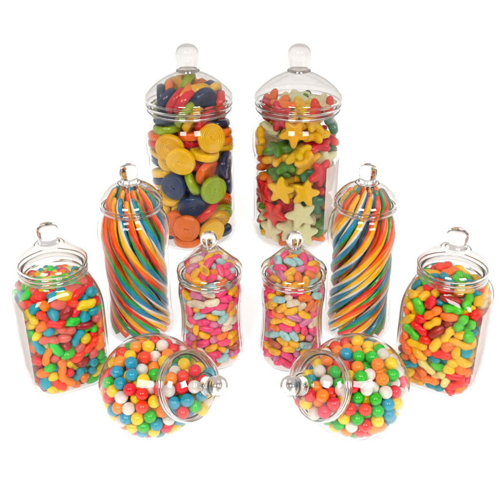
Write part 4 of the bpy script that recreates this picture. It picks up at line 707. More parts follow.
(8,1,2255,692,3626,231,77,-970,-1,0,0), (8,2,-1500,-2373,4270,-250,-910,226,-1,0,0), (9,0,894,-3358,5446,107,680,-724,7,3,0), (10,1,-3279,-1937,5719,709,532,383,3,1,0), (10,2,106,-1389,3211,646,687,-201,-1,0,0), (8,1,-3231,-2334,8755,-9,516,481,3,3,0),
(8,4,2028,-251,3558,261,-59,-30,-1,0,0), (8,1,1795,-618,4265,-60,-261,963,-1,0,0), (9,5,-553,1659,5120,158,53,-111,-1,0,0), (9,1,-1376,-1630,5986,-376,-893,244,-1,0,0), (8,2,-3284,345,6570,-435,-559,439,-1,0,0), (8,5,-2917,-847,5923,296,-872,349,-1,0,0),
(8,1,2877,-1793,7714,-953,-271,-87,5,4,3), (8,2,-2984,2979,7784,704,-148,662,-1,0,0), (9,2,2650,2336,6018,97,-562,415,-1,0,0), (8,2,5,3283,5727,-925,14,62,-1,0,0), (8,2,-622,-675,4517,-96,-43,-654,-1,0,0), (8,3,-345,428,2711,505,-776,-289,-1,0,0),
(8,1,-618,-2745,4942,622,745,-240,6,2,0), (8,0,262,3318,9339,926,-27,362,-1,0,0), (9,0,1589,2193,7590,153,277,-729,-1,0,0), (8,2,255,1667,3192,-26,-846,-488,-1,0,0), (8,2,600,-2422,4792,928,-348,26,7,3,2), (9,4,3133,-293,5778,887,-367,273,5,3,2),
(10,4,2960,-2968,8144,-607,183,750,5,1,0), (8,3,1907,1789,5835,222,-519,267,-1,0,0), (8,4,-2350,-3262,7120,629,233,-263,3,2,1), (8,2,1110,-3331,8008,-494,407,719,4,3,2), (9,2,-1361,-3316,4708,-268,-715,-636,6,2,0), (10,2,-3278,147,5523,-250,40,794,-1,0,0),
(9,2,524,858,3507,110,-82,117,-1,0,0), (8,3,-862,-1680,3819,904,-155,161,-1,0,0), (8,0,1535,2258,10614,116,933,332,-1,0,0), (9,5,2487,-211,7098,-264,-51,529,-1,0,0), (10,2,-1301,2489,10062,-742,-137,551,-1,0,0), (10,0,1449,-1920,6432,-125,-131,980,-1,0,0),
(8,2,3324,873,4853,-600,4,-701,5,4,3), (8,5,-2545,866,5086,-207,315,-578,-1,0,0), (8,6,1192,-1595,7203,-113,968,-176,-1,0,0), (8,2,-2193,-391,8791,-153,163,462,-1,0,0), (10,1,-972,2431,6864,-275,958,71,-1,0,0), (8,5,-1219,-772,3859,864,198,-332,-1,0,0),
(10,1,636,-1142,6280,151,-831,508,-1,0,0), (10,0,-1594,3186,5802,411,-864,-283,-1,0,0), (8,1,1925,1220,4485,-21,843,518,-1,0,0), (9,2,-352,-2265,3271,421,803,-421,6,2,1), (10,3,878,1047,7105,-814,504,-253,-1,0,0), (8,0,2328,-1264,10211,-955,236,-111,5,3,0),
(10,1,-2382,-2559,8168,215,-754,518,-1,0,0), (9,4,3282,1737,7769,-506,475,-401,5,3,1), (9,1,-869,580,3583,-595,777,196,-1,0,0), (10,1,-2432,-1809,8841,435,-892,1,-1,0,0), (8,3,2025,-1109,5952,-120,954,-204,-1,0,0), (9,2,-2782,-3119,8511,823,-270,370,3,1,0),
(9,3,54,-3021,4376,428,873,-149,7,1,0), (8,2,-2603,1043,6916,602,-389,-432,-1,0,0), (9,4,3179,2540,8479,374,-624,-257,5,3,0), (10,2,340,-311,4663,-12,173,-360,-1,0,0), (10,0,3103,-2382,10480,-603,494,-592,5,3,1), (9,4,-437,3245,4711,194,343,-888,-1,0,0),
(10,4,-1908,1746,6734,475,319,661,-1,0,0), (9,2,2411,-1604,4368,116,-93,137,-1,0,0), (9,2,1396,2447,8576,-900,-238,-224,-1,0,0), (9,4,-1931,-3170,10274,-643,292,475,0,2,1), (10,0,-1054,3204,9274,179,-76,597,-1,0,0), (8,5,-2874,-951,4883,116,168,-239,-1,0,0),
(9,2,2216,-2196,10765,-245,939,-132,5,2,0), (8,4,546,3125,6499,959,233,-57,-1,0,0), (10,5,-1672,346,4369,-10,234,849,-1,0,0), (8,2,2161,-2962,6451,386,127,-712,7,3,1), (10,6,-3291,314,4509,-632,535,-536,-1,0,0), (9,2,-319,1501,8172,-204,977,-47,-1,0,0),
(8,6,411,2167,4214,106,-210,835,-1,0,0), (8,0,-3334,-418,8702,-519,135,-699,-1,0,0), (9,2,-2124,581,12225,-37,17,259,1,1,0), (8,2,1220,-2291,5570,820,-520,169,7,3,0), (8,4,2220,-2088,11689,-291,389,-590,2,2,1), (9,2,2956,-963,11415,667,720,126,2,2,1),
(8,4,-1059,982,4654,-158,229,-147,-1,0,0), (8,2,3272,-2183,5172,697,-270,653,8,1,0), (8,3,-1801,2425,11221,-910,315,134,-1,0,0), (8,2,566,2497,12127,-226,-410,-880,2,4,0), (8,2,-434,-3329,8893,-304,562,736,4,3,0), (8,0,-2223,2281,5468,466,148,-444,-1,0,0),
(8,3,414,-1187,4111,-196,-126,-339,-1,0,0), (10,0,-925,-3258,6667,427,2,-74,3,2,1), (9,1,913,-3274,10092,-496,-72,-155,4,1,0), (8,0,2426,2886,7383,403,-193,-854,-1,0,0), (10,4,-1539,-2554,5455,166,-860,-482,-1,0,0), (10,1,-516,-1126,6125,-423,180,163,-1,0,0),
(9,4,-1537,2222,8372,-632,-722,-282,-1,0,0), (8,0,2824,1937,7019,575,273,35,5,3,1), (8,0,-1273,-1652,12111,-173,-107,376,1,3,2), (8,3,551,-2007,10508,-115,302,905,1,3,2), (8,5,3333,-71,7701,-313,-77,695,5,2,0), (9,0,211,103,3889,-118,984,110,-1,0,0),
(8,2,-2598,78,7934,679,712,122,-1,0,0), (8,2,-2263,3279,8000,-166,-694,-150,-1,0,0), (8,2,-2446,-2013,6214,713,-619,-320,-1,0,0), (10,0,-59,3245,7497,-579,-666,-406,-1,0,0), (9,0,1833,3274,8113,-405,459,568,-1,0,0), (8,0,-1623,-3302,7839,-184,-681,-684,3,1,0),
(10,5,-90,-1907,7687,85,596,46,-1,0,0), (8,2,-3309,1846,8914,293,-629,-331,-1,0,0), (10,2,1816,3225,9561,26,-228,450,-1,0,0), (10,0,-1752,2551,7553,-813,-235,-125,-1,0,0), (8,3,3290,-1664,8677,682,520,470,5,2,0), (8,5,-1479,-661,5132,-125,171,946,-1,0,0),
(8,1,3333,208,8514,-711,628,-306,5,4,1), (8,4,-2362,3189,9377,-140,661,733,-1,0,0), (10,5,-3293,-1022,7928,293,-517,-398,-1,0,0), (9,6,1670,-38,5120,-162,-222,228,-1,0,0), (8,2,3317,249,6488,480,679,182,5,4,1), (10,3,-3147,-1404,7063,965,-102,36,-1,0,0),
(8,0,-1233,1776,12721,478,-876,59,1,3,0), (8,4,2183,3282,6183,-450,-161,-877,-1,0,0), (9,1,1305,2157,4691,-360,-736,-492,-1,0,0), (8,2,1997,-102,6080,976,147,156,-1,0,0), (8,2,715,3157,8577,378,-192,338,-1,0,0), (8,6,1032,2547,5933,12,183,-976,-1,0,0),
(8,4,-1407,-213,7551,968,-202,110,-1,0,0), (8,4,1177,-3135,11028,26,-34,-1,4,1,0), (10,1,1450,-508,9308,364,40,-930,-1,0,0), (9,1,-2227,1494,5905,-110,332,-273,-1,0,0), (9,2,-3246,91,9406,-560,-752,342,-1,0,0), (8,4,-1038,235,5267,-976,151,44,-1,0,0),
(8,2,305,-2732,7508,107,773,-522,4,3,1), (8,2,-1952,-1619,5276,206,84,972,-1,0,0), (8,2,-370,-29,6219,-200,-78,-411,-1,0,0), (8,1,-562,2605,5193,-216,-16,-65,-1,0,0), (8,3,-937,1969,7614,109,223,-875,-1,0,0), (9,2,3190,-2445,7081,322,-588,158,5,2,1),
(8,6,939,-2591,6875,72,921,-222,4,2,1), (10,0,-2460,-1685,7876,585,88,-92,-1,0,0), (10,5,3152,-458,10641,478,848,86,2,1,0), (10,2,1601,818,5739,-48,-39,978,-1,0,0), (8,2,1649,-1683,12621,-914,-349,112,2,4,1), (8,0,-171,-2718,5806,772,130,-109,4,1,0),
(8,3,-274,-632,12666,-94,158,-322,1,3,0), (9,4,248,-437,5587,915,185,289,-1,0,0), (9,1,-2529,502,5939,838,-330,-342,-1,0,0), (10,3,-3279,1400,7854,-559,-670,-155,-1,0,0), (8,2,-996,3291,7103,637,313,-307,-1,0,0), (8,0,2411,-524,7980,-188,-205,603,-1,0,0),
(9,5,519,3197,10811,-352,486,644,-1,0,0), (9,3,2129,-611,12002,-502,60,-239,2,2,1), (9,2,-477,2292,5997,-819,526,103,-1,0,0), (9,4,-2241,-771,12096,324,44,-413,0,2,0), (8,5,-1248,-1157,8183,-966,84,124,-1,0,0), (8,5,3320,1378,9547,335,130,-678,2,2,1),
(9,1,-1353,3263,10590,-326,477,362,-1,0,0), (8,5,-2200,2659,10314,614,-312,-601,-1,0,0), (9,0,843,567,5104,-125,24,-968,-1,0,0), (9,2,-3300,-11,7404,787,-573,-231,-1,0,0), (8,2,-2573,-2840,9679,853,299,-421,0,3,2), (8,4,-2004,-2266,10226,896,210,-152,0,2,1),
(8,4,-2876,-2366,7371,-324,-21,-939,3,2,0), (8,3,2232,2595,11445,354,-91,-248,2,2,0), (10,4,-2204,1580,7734,324,128,608,-1,0,0), (9,1,-2978,2822,10392,793,-207,547,-1,0,0), (10,2,-1494,-403,5953,223,-947,229,-1,0,0), (10,0,-3121,841,10837,385,-407,-492,0,1,0),
(10,1,3041,1668,10670,-981,110,-29,2,1,0), (9,1,-1291,598,6961,942,-300,-145,-1,0,0), (8,4,2655,1225,8471,-224,741,-501,-1,0,0), (10,0,2446,-2005,6116,-128,-399,-10,-1,0,0), (8,5,-242,1501,9005,-962,75,-86,-1,0,0), (8,2,2800,1097,6684,911,4,268,5,4,0),
(10,2,2648,1129,5582,72,-287,-534,-1,0,0), (8,3,-507,-2268,10820,344,903,-178,1,3,1), (9,2,2674,-1257,7021,768,204,317,-1,0,0), (8,1,1176,-1133,11671,691,676,-146,1,2,1), (8,0,-107,2329,8740,252,-79,-99,-1,0,0), (8,6,2108,-895,8770,-31,-172,228,-1,0,0),
(10,1,-137,973,5603,-365,802,435,-1,0,0), (8,2,-2978,2311,7725,-385,607,679,-1,0,0), (9,1,-304,-1148,7120,129,-708,-655,-1,0,0), (8,0,-1713,2097,12058,-898,-386,155,1,3,1), (8,1,-149,1795,11820,157,77,-60,-1,0,0), (10,5,-1578,757,7885,-51,-293,-898,-1,0,0),
(10,0,2345,-2353,9907,-413,96,857,5,3,2), (8,1,1201,-527,6743,80,19,966,-1,0,0), (8,2,-2225,1279,9815,-229,-766,579,-1,0,0), (8,2,565,-1407,11079,778,535,-167,1,4,3), (8,1,-114,1456,11019,-13,-989,115,-1,0,0), (8,2,2987,892,11365,-661,611,-147,2,4,2),
(8,0,-2745,1310,8631,-25,66,-864,-1,0,0), (8,1,-593,-3296,10077,-521,-325,-191,4,3,0), (10,2,-1062,-624,6799,-87,-136,-967,-1,0,0), (8,2,-602,-1836,11594,533,513,243,1,4,2), (10,2,2198,-2872,8150,879,450,66,4,2,1), (8,2,1062,482,6398,977,-70,197,-1,0,0),
(8,3,3119,2614,10078,763,91,-637,2,2,1), (10,1,-1694,655,6233,-567,-791,65,-1,0,0), (8,1,-1101,-2323,8309,923,-221,-68,4,3,2), (8,1,-2449,-88,11552,76,-100,-1,0,1,0), (8,2,2876,879,10215,-187,-108,-358,2,4,3), (9,2,591,-1065,5212,825,134,316,-1,0,0),
(9,3,1553,259,12329,-252,-146,-283,2,2,0), (9,5,-2314,-429,6648,-9,-36,-965,-1,0,0), (8,4,-1921,132,10251,221,-79,901,-1,0,0), (8,6,-2009,-1445,9529,-182,-99,-963,-1,0,0), (8,1,-2715,2476,9374,812,238,-264,-1,0,0), (8,5,-1265,1710,5923,390,-148,-566,-1,0,0),
(8,2,-3266,-1511,10353,-105,456,596,0,3,0), (8,1,-1053,-2410,9156,-42,22,-105,4,3,1), (9,0,51,-2012,12282,-121,-137,-858,1,2,0), (8,5,-471,-363,9774,360,-750,-555,-1,0,0), (8,5,1847,-1151,11023,853,507,38,2,2,0), (8,4,2840,-2817,9330,547,384,-743,5,2,1),
(8,1,-3104,-2643,6544,-473,-751,326,3,3,1), (8,0,2018,274,10213,86,893,15,-1,0,0), (10,1,999,3273,7388,-454,-692,-541,-1,0,0), (10,3,1530,3216,10533,-107,-738,-554,-1,0,0), (8,3,1201,1933,6598,278,1,-687,-1,0,0), (9,0,-487,-1633,8691,-108,-35,-993,-1,0,0),
(10,0,1987,947,7328,820,-293,8,-1,0,0), (9,6,12,-3301,7967,-665,-333,-240,4,1,0), (9,1,1498,1553,8822,88,-96,0,-1,0,0), (9,0,-638,1202,6571,-316,-934,-135,-1,0,0), (8,2,-1809,-1370,10356,-371,137,185,-1,0,0), (10,0,785,643,9986,325,-889,-319,-1,0,0),
(9,4,-1982,-997,7386,985,-124,59,-1,0,0), (8,2,885,-930,9924,46,-18,-652,-1,0,0), (8,2,1687,1221,10663,-83,514,809,-1,0,0), (8,5,984,75,10735,-340,-925,80,-1,0,0), (10,0,1566,-2093,8101,-199,605,-514,-1,0,0), (9,1,-118,171,7050,512,-832,-93,-1,0,0),
(9,4,-166,1323,7398,47,223,-942,-1,0,0), (8,2,1252,1035,8019,511,817,179,-1,0,0), (8,2,-1793,1387,10651,973,-97,-77,-1,0,0), (10,1,-3168,1896,10483,454,-12,-829,-1,0,0), (8,2,-2506,-2164,11255,158,-96,-824,0,3,1), (10,5,-1631,-1694,6849,-109,150,224,3,1,0),
(9,5,667,-1564,8034,354,-540,-214,-1,0,0), (9,5,-1364,160,9189,626,-721,-230,-1,0,0), (8,6,601,-2747,8936,-325,-175,-390,4,2,0), (10,0,227,1781,6475,-505,-771,-169,-1,0,0), (8,0,-368,2803,9793,-694,690,131,-1,0,0), (8,4,747,-312,12498,368,827,412,1,1,0),
(8,1,1399,547,11335,-103,104,-399,-1,0,0), (8,1,-473,1190,12571,97,-32,453,1,2,0), (8,2,-248,12,11108,-422,-878,98,-1,0,0), (10,6,3213,-1999,9583,268,892,230,5,1,0), (8,2,2081,391,8998,238,127,-856,-1,0,0), (9,0,-859,-369,8565,434,861,-130,-1,0,0),
(8,1,504,-497,8357,282,-951,-119,-1,0,0), (10,5,-280,-2031,6624,850,458,226,-1,0,0), (8,4,878,1251,12330,-304,241,-897,2,2,0), (9,0,-992,3234,8347,-896,227,108,-1,0,0), (10,6,-1962,-604,10881,-236,-960,134,-1,0,0), (9,1,-2308,341,9361,-94,115,750,-1,0,0),
(10,4,-884,-2313,7373,647,-691,64,4,1,0), (9,2,-3311,-1980,9627,-242,385,568,0,1,0), (9,5,-3084,710,10015,-53,75,-443,-1,0,0), (9,2,2092,1779,12042,790,-455,-143,2,2,0), (9,0,-1625,-2631,6885,572,534,-312,-1,0,0), (9,2,377,2411,7445,-74,912,-306,-1,0,0),
(9,5,240,1746,10060,-634,705,14,-1,0,0), (9,2,-1342,1196,11585,24,-206,-328,-1,0,0), (8,4,2125,-3265,9726,-411,-512,-250,5,2,0), (10,2,1259,-2389,9854,896,188,186,4,2,0), (10,1,-925,1534,9796,-173,-5,981,-1,0,0), (10,1,2618,2275,9203,754,572,197,-1,0,0),
(8,1,2882,-718,9799,159,-84,-291,5,4,0), (10,2,-1711,-2608,11371,-335,-344,350,0,1,0), (10,5,2623,3173,9001,-625,-416,-430,-1,0,0), (10,0,-1675,-3217,8942,-103,329,796,3,2,0), (8,4,1497,-426,7618,-540,715,-438,-1,0,0), (9,1,-419,-945,10500,-176,-415,-893,-1,0,0),
(8,1,-2851,-422,10355,178,-267,883,-1,0,0), (8,2,-340,-1345,9546,-477,-99,347,-1,0,0), (9,2,1994,-1495,9394,-99,995,-9,-1,0,0), (9,0,-560,596,9634,-63,181,105,-1,0,0), (10,5,474,739,8301,-201,-447,499,-1,0,0), (10,0,3207,151,9532,-138,-438,870,5,3,0),
(9,3,883,2409,9709,-294,936,126,-1,0,0), (8,6,-1687,1576,8999,513,187,649,-1,0,0), (9,1,514,-133,7604,-79,103,-924,-1,0,0), (8,1,-111,2592,11444,194,-359,852,-1,0,0), (10,1,-240,788,10405,-30,-178,-885,-1,0,0), (10,2,-467,423,7862,-314,-946,43,-1,0,0),
(8,6,806,-2594,11710,981,161,-100,1,1,0), (8,0,2394,467,11865,-171,0,-450,2,1,0), (9,1,1529,1819,11328,61,973,213,-1,0,0), (10,5,2429,-1808,8588,278,-676,-591,-1,0,0), (10,1,1726,-2518,8981,360,92,-583,4,2,0), (8,3,1752,1743,9697,43,-91,513,-1,0,0),
(8,4,717,218,9111,-60,0,339,-1,0,0), (8,0,-528,2653,10674,-58,305,-681,-1,0,0), (8,0,-1329,258,10836,-234,-908,155,-1,0,0), (8,4,-2637,1504,11521,41,116,819,0,2,0), (8,5,317,444,11744,640,-241,-356,1,1,0), (9,3,-1383,-302,12336,502,-766,-178,1,1,0),
(8,2,-80,-442,11844,-891,423,67,1,4,0), (8,0,583,-1605,9143,-230,135,536,-1,0,0), (8,2,-1271,-1131,11354,228,-60,564,1,4,1), (9,0,-203,-2532,10039,120,822,-556,4,1,0), (10,1,-409,545,8729,76,994,-68,-1,0,0), (9,0,-1053,-2980,10874,-262,555,624,1,2,1),
),
'I': (
(2,1,-2565,-699,722,170,133,827,-1,0,0), (2,1,870,775,745,179,264,642,-1,0,0), (2,0,-1583,-2332,1337,928,-314,-121,6,6,4), (2,0,1467,1485,1283,413,-256,60,-1,0,0), (2,0,-2391,1424,1766,883,455,75,-1,0,0), (2,0,185,2656,858,897,218,383,-1,0,0),
(2,0,-2802,98,1384,618,449,482,6,6,2), (2,2,-779,-2448,757,-9,83,67,7,2,1), (2,0,-1956,-229,1171,140,-590,-719,-1,0,0), (2,5,367,-2436,753,392,-820,-366,7,1,0), (2,1,-97,-736,810,382,787,485,-1,0,0), (2,3,-2535,-587,1976,-246,186,-809,6,2,1),
(2,0,-914,2411,762,-401,-115,308,-1,0,0), (2,2,-1465,2400,1398,279,-857,433,-1,0,0), (2,5,-1370,573,751,-46,514,855,-1,0,0), (2,1,1718,-1850,1350,730,-463,-49,8,4,3), (2,1,2569,563,815,-805,277,-387,-1,0,0), (2,4,-1093,-2510,2205,-368,-786,-427,7,3,2),
(2,0,1794,627,1542,-37,-209,-172,-1,0,0), (2,6,2173,1513,1005,451,266,-765,-1,0,0), (2,3,2096,-1525,778,-647,710,-273,8,4,3), (2,3,-114,-1804,872,-761,-8,393,-1,0,0), (2,1,-219,2797,1493,-113,922,186,-1,0,0), (2,3,-72,146,764,965,-77,3,-1,0,0),
(2,0,-1859,-1868,801,-365,267,-172,6,6,5), (2,0,-2711,262,2338,-398,-76,-675,6,6,0), (2,1,2559,-845,2218,-391,-611,-586,8,4,1), (2,0,-1946,1851,972,-5,-875,-71,-1,0,0), (2,0,1653,2108,1010,508,224,-704,-1,0,0), (2,5,306,2040,1368,125,-93,984,-1,0,0),
(2,1,-48,2704,2454,-50,-977,-204,-1,0,0), (2,5,2737,271,2087,-625,-674,270,8,3,2), (2,1,-2450,315,753,-171,-700,620,-1,0,0), (2,2,949,-2622,1342,184,-699,-683,8,2,1), (2,0,-876,2411,2016,-481,443,-14,-1,0,0), (2,1,-2502,-1248,1350,-454,155,-435,6,2,1),
(2,1,2523,-484,775,-81,151,812,8,4,2), (2,5,-478,1191,1485,-344,655,-467,-1,0,0), (2,0,2354,-1194,1320,380,563,540,8,4,3), (2,3,1831,327,3191,-319,-47,-432,-1,0,0), (2,1,-539,2378,3145,-182,585,-648,-1,0,0), (2,3,2537,1127,1604,131,-482,641,-1,0,0),
(2,0,-328,-2693,1289,-179,872,-454,7,5,4), (2,3,725,-2343,2514,882,-293,-201,8,4,2), (2,2,-1884,393,1788,647,-237,-164,-1,0,0), (2,0,-2100,-1779,2104,-434,-874,158,6,6,3), (2,2,-885,-1481,736,215,178,487,-1,0,0), (2,2,-2576,-351,3464,-728,291,-536,6,1,0),
(2,1,-1559,1015,1372,831,-284,-64,-1,0,0), (2,0,-1610,-1089,1563,759,642,-18,-1,0,0), (2,1,913,2647,1570,-734,351,325,-1,0,0), (2,2,-1173,1459,865,322,-270,-884,-1,0,0), (2,0,-57,1791,737,-538,165,-155,-1,0,0), (2,5,-1670,-946,817,568,805,-58,-1,0,0),
(2,5,-1597,2148,2608,-659,-365,-151,-1,0,0), (2,0,-958,2399,3841,-335,777,486,-1,0,0), (2,3,2100,-1637,2853,-896,-423,-45,8,4,1), (2,0,-2328,1146,901,-4,375,-35,-1,0,0), (2,0,-1969,1673,3332,-584,-341,289,-1,0,0), (2,1,-1298,1661,1775,854,254,-235,-1,0,0),
(2,0,131,-2758,1993,39,-989,-109,7,5,3), (2,3,1733,649,738,-175,-302,735,-1,0,0), (2,1,-234,981,743,40,809,581,-1,0,0), (2,0,-954,-2441,3312,106,969,57,7,5,2), (2,4,1310,-2066,745,-598,-478,421,8,2,1), (2,0,-2407,629,3199,-839,366,393,-1,0,0),
(2,5,-2269,1211,2545,-250,864,-424,-1,0,0), (2,0,1777,648,4014,579,624,418,-1,0,0), (2,4,2262,1232,2712,-154,-166,-718,-1,0,0), (2,3,1974,-1656,3668,-440,837,-297,8,4,0), (2,2,1040,-1920,1831,-311,-40,-417,8,2,0), (2,0,884,2179,763,-668,693,-208,-1,0,0),
(2,6,-1082,-423,897,87,536,510,-1,0,0), (2,6,1441,-909,1520,157,742,-606,-1,0,0), (2,2,1795,1838,4087,294,812,465,-1,0,0), (2,3,-169,-2654,2832,126,-197,53,7,3,2), (2,4,-794,1657,2440,-228,139,222,-1,0,0), (2,4,-2562,209,4134,-749,-633,183,3,7,5),
(2,0,-581,-2447,5107,32,1,988,7,5,0), (2,0,-749,107,1394,-47,-332,938,-1,0,0), (2,3,-573,-1908,2687,-992,0,90,7,3,1), (2,1,145,-2310,3644,-334,-64,544,7,1,0), (2,5,1007,-2301,4064,775,276,234,8,3,1), (2,3,2006,138,2406,-173,-153,747,-1,0,0),
(2,6,1974,-1535,2062,16,754,656,8,1,0), (2,4,2503,9,4573,-112,-475,-409,5,4,1), (2,5,2659,71,2903,-45,101,-712,8,3,0), (2,0,-1557,1905,5616,575,-329,699,-1,0,0), (2,0,1474,1144,2096,4,757,-652,-1,0,0), (2,0,-2437,-1015,2806,70,-75,-644,6,6,1),
(2,0,166,2514,5811,-988,74,34,-1,0,0), (2,0,1766,2125,1899,35,-187,933,-1,0,0), (2,0,2230,637,5449,867,474,-144,-1,0,0), (2,5,-928,-1650,1520,-532,-343,583,-1,0,0), (2,0,2592,-163,1345,74,454,795,8,4,2), (2,4,1494,-2032,4789,-757,-224,274,8,2,0),
(2,4,-1666,288,3499,931,208,-189,-1,0,0), (2,5,-1714,-1698,2876,363,-348,-699,6,1,0), (2,0,299,-2383,4596,-360,-331,860,7,5,1), (2,0,852,1950,2071,-261,-778,205,-1,0,0), (2,1,722,-481,908,-458,357,241,-1,0,0), (2,3,-1538,-1957,4743,-626,-247,-641,6,2,0),
(2,4,186,1340,2081,267,352,649,-1,0,0), (2,0,540,1153,1364,-933,177,-216,-1,0,0), (2,0,1641,-752,728,-468,666,-512,-1,0,0), (2,6,-1782,-709,2278,-48,-126,-749,-1,0,0), (2,0,-990,2294,4874,-343,-603,5,-1,0,0), (2,4,-94,-2001,1765,-501,173,254,7,3,1),
(2,0,-1443,-77,4313,-157,-639,745,-1,0,0), (2,2,798,-1455,887,-679,523,-509,-1,0,0), (2,1,-302,1250,2932,315,249,-564,-1,0,0), (2,3,-145,-1445,3257,166,311,355,-1,0,0), (2,4,1648,591,4887,-136,350,-374,-1,0,0), (2,4,1469,2033,6045,-915,211,-200,-1,0,0),
(2,1,-957,1242,6304,531,-836,102,-1,0,0), (2,1,141,-1207,1380,992,111,67,-1,0,0), (2,5,1565,-106,1251,418,538,-727,-1,0,0), (2,0,804,2404,5059,327,800,-445,-1,0,0), (2,0,-324,-1653,6318,539,-732,408,-1,0,0), (2,6,-2273,-1128,4348,-720,402,-292,6,2,0),
(2,4,-2225,-1170,5150,435,698,530,3,7,6), (2,6,-909,864,2134,908,-123,-14,-1,0,0), (2,1,-742,198,7798,-893,-423,50,-1,0,0), (2,1,1168,220,2013,-727,-529,-230,-1,0,0), (2,0,2488,750,3629,-126,-141,768,5,5,3), (2,4,1604,-1872,5669,379,-607,-683,5,4,3),
(2,0,1824,1454,3354,-571,-272,414,-1,0,0), (2,0,-557,-647,1757,311,-94,-44,-1,0,0), (2,0,-788,647,4271,870,52,292,-1,0,0), (2,1,34,-1319,2200,45,-397,909,-1,0,0), (2,2,1516,1833,2649,238,-713,-636,-1,0,0), (2,0,2325,-1024,4340,-267,-141,494,5,5,4),
(2,0,-1406,-923,4723,25,208,-611,-1,0,0), (2,0,271,383,1492,-308,-931,-78,-1,0,0), (2,3,742,2409,6589,-102,-90,990,-1,0,0), (2,1,1713,-599,4653,743,565,-50,-1,0,0), (2,0,2514,-559,3566,696,573,431,8,4,0), (2,3,-1736,-402,3030,-298,-665,675,-1,0,0),
(2,4,617,2557,3085,767,151,-254,-1,0,0), (2,0,2087,1575,7737,305,868,-368,-1,0,0), (2,0,854,-1477,3542,709,-232,-223,-1,0,0), (2,1,-1598,558,2649,170,-62,641,-1,0,0), (2,1,80,-2260,5676,442,862,213,4,3,1), (2,0,-1155,-1347,2257,600,345,368,-1,0,0),
(2,0,-676,1759,5509,-139,-316,200,-1,0,0), (2,2,1081,-2217,6260,688,-55,405,5,2,1), (2,5,-1728,1880,4337,169,-796,75,-1,0,0), (2,1,-2351,951,4707,-72,-253,-776,-1,0,0), (2,0,607,-579,1932,836,-398,-110,-1,0,0), (2,2,-2343,-195,4884,-480,371,-105,3,3,2),
(2,0,-2338,1024,7190,-573,-353,303,-1,0,0), (2,0,891,897,2735,-874,-327,-322,-1,0,0), (2,0,-1106,1324,3271,-422,391,-488,-1,0,0), (2,4,91,-1518,4139,-550,-87,-22,7,3,0), (2,0,1888,1700,6850,-10,-7,-369,-1,0,0), (2,1,-1029,2275,6189,203,495,107,-1,0,0),
(2,4,481,-1815,7800,-642,44,429,-1,0,0), (2,0,2493,-159,9350,-673,735,73,2,4,2), (2,1,2520,775,7553,567,509,-642,-1,0,0), (2,4,-2598,-183,7308,-581,-759,-130,3,7,1), (2,2,1524,2232,8270,-780,216,-146,-1,0,0), (2,0,-837,-1632,7117,350,-618,-194,-1,0,0),
(2,1,-82,214,2286,-620,-496,-27,-1,0,0), (2,2,-795,-1009,3016,-255,-102,455,7,2,0), (2,4,-2505,-58,5780,-374,511,-511,3,7,4), (2,5,1727,-1971,7467,618,-288,401,5,3,1), (2,0,-1684,-797,3869,409,760,345,-1,0,0), (2,0,1118,-2378,3238,33,-506,-843,8,4,1),
(2,2,2230,-37,7569,81,970,229,-1,0,0), (2,0,2430,-1050,7747,519,252,522,5,5,2), (2,2,1177,1961,3400,380,-543,-647,-1,0,0), (2,0,-431,-777,4180,360,-919,127,-1,0,0), (2,2,-2216,1212,5508,-209,-301,-788,-1,0,0), (2,6,1502,-681,2408,829,-372,-105,-1,0,0),
(2,1,-458,-1697,4790,-225,-73,970,-1,0,0), (2,5,-1005,-161,2324,241,-668,-382,-1,0,0), (2,0,-370,1503,4785,-610,214,-573,-1,0,0), (2,1,-1538,-2133,9035,-620,175,-205,3,1,0), (2,5,1538,-361,3666,260,925,-173,-1,0,0), (2,3,-762,-2302,4226,-65,-711,-586,7,3,0),
(2,0,986,1116,4164,560,762,17,-1,0,0), (2,6,2298,1083,4591,576,17,-519,-1,0,0), (2,3,-1553,-1991,7328,-344,85,763,3,2,1), (2,5,-526,2498,6801,68,426,-33,-1,0,0), (2,0,944,-1516,2711,243,90,-110,-1,0,0), (2,6,-1049,-1625,3746,-499,-218,387,6,2,1),
(2,0,-1952,-1589,5863,149,44,-492,3,6,5), (2,3,-1966,1587,6568,-456,869,77,-1,0,0), (2,5,2332,-861,5960,-255,53,-865,5,3,2), (2,3,2287,930,6201,-604,382,-366,-1,0,0), (2,1,1581,965,7281,-350,-215,842,-1,0,0), (2,6,-2255,211,6670,244,678,-692,-1,0,0),
(2,0,-836,-2362,5908,251,907,-325,4,5,4), (2,6,-28,80,4543,-987,-118,-83,-1,0,0), (2,0,-756,1419,3996,-120,312,-202,-1,0,0), (2,3,-1434,-1596,11270,489,540,-640,9,9,7), (2,2,-1209,-2231,6633,-297,-142,932,3,3,1), (2,0,887,-2482,7891,62,-661,-728,4,5,1),
(2,0,842,41,2859,-26,-419,-907,-1,0,0), (2,3,897,414,3600,-613,-193,273,-1,0,0), (2,2,559,2514,4005,96,424,894,-1,0,0), (2,0,76,1814,6261,137,-718,655,-1,0,0), (2,4,1000,-298,5119,842,355,-32,-1,0,0), (2,4,-1281,-147,12064,-927,-221,-14,9,4,1),
(2,5,-1943,-1217,10628,-420,-683,-576,9,3,2), (2,0,-442,-2610,7627,-847,-46,-221,4,5,2), (2,0,501,1661,5388,-966,14,-138,-1,0,0), (2,2,298,1814,2789,-194,-316,898,-1,0,0), (2,5,-1929,1709,8031,310,-533,106,-1,0,0), (2,0,959,-101,4261,-323,940,-36,-1,0,0),
(2,0,1352,-957,3156,168,-92,-200,-1,0,0), (2,3,-1329,2063,9450,99,94,333,-1,0,0), (2,0,-1411,2228,7511,654,279,-629,-1,0,0), (2,0,-1344,1020,5534,748,-147,-535,-1,0,0), (2,0,2719,82,8474,512,48,745,2,4,3), (2,3,-603,175,2941,164,592,710,-1,0,0),
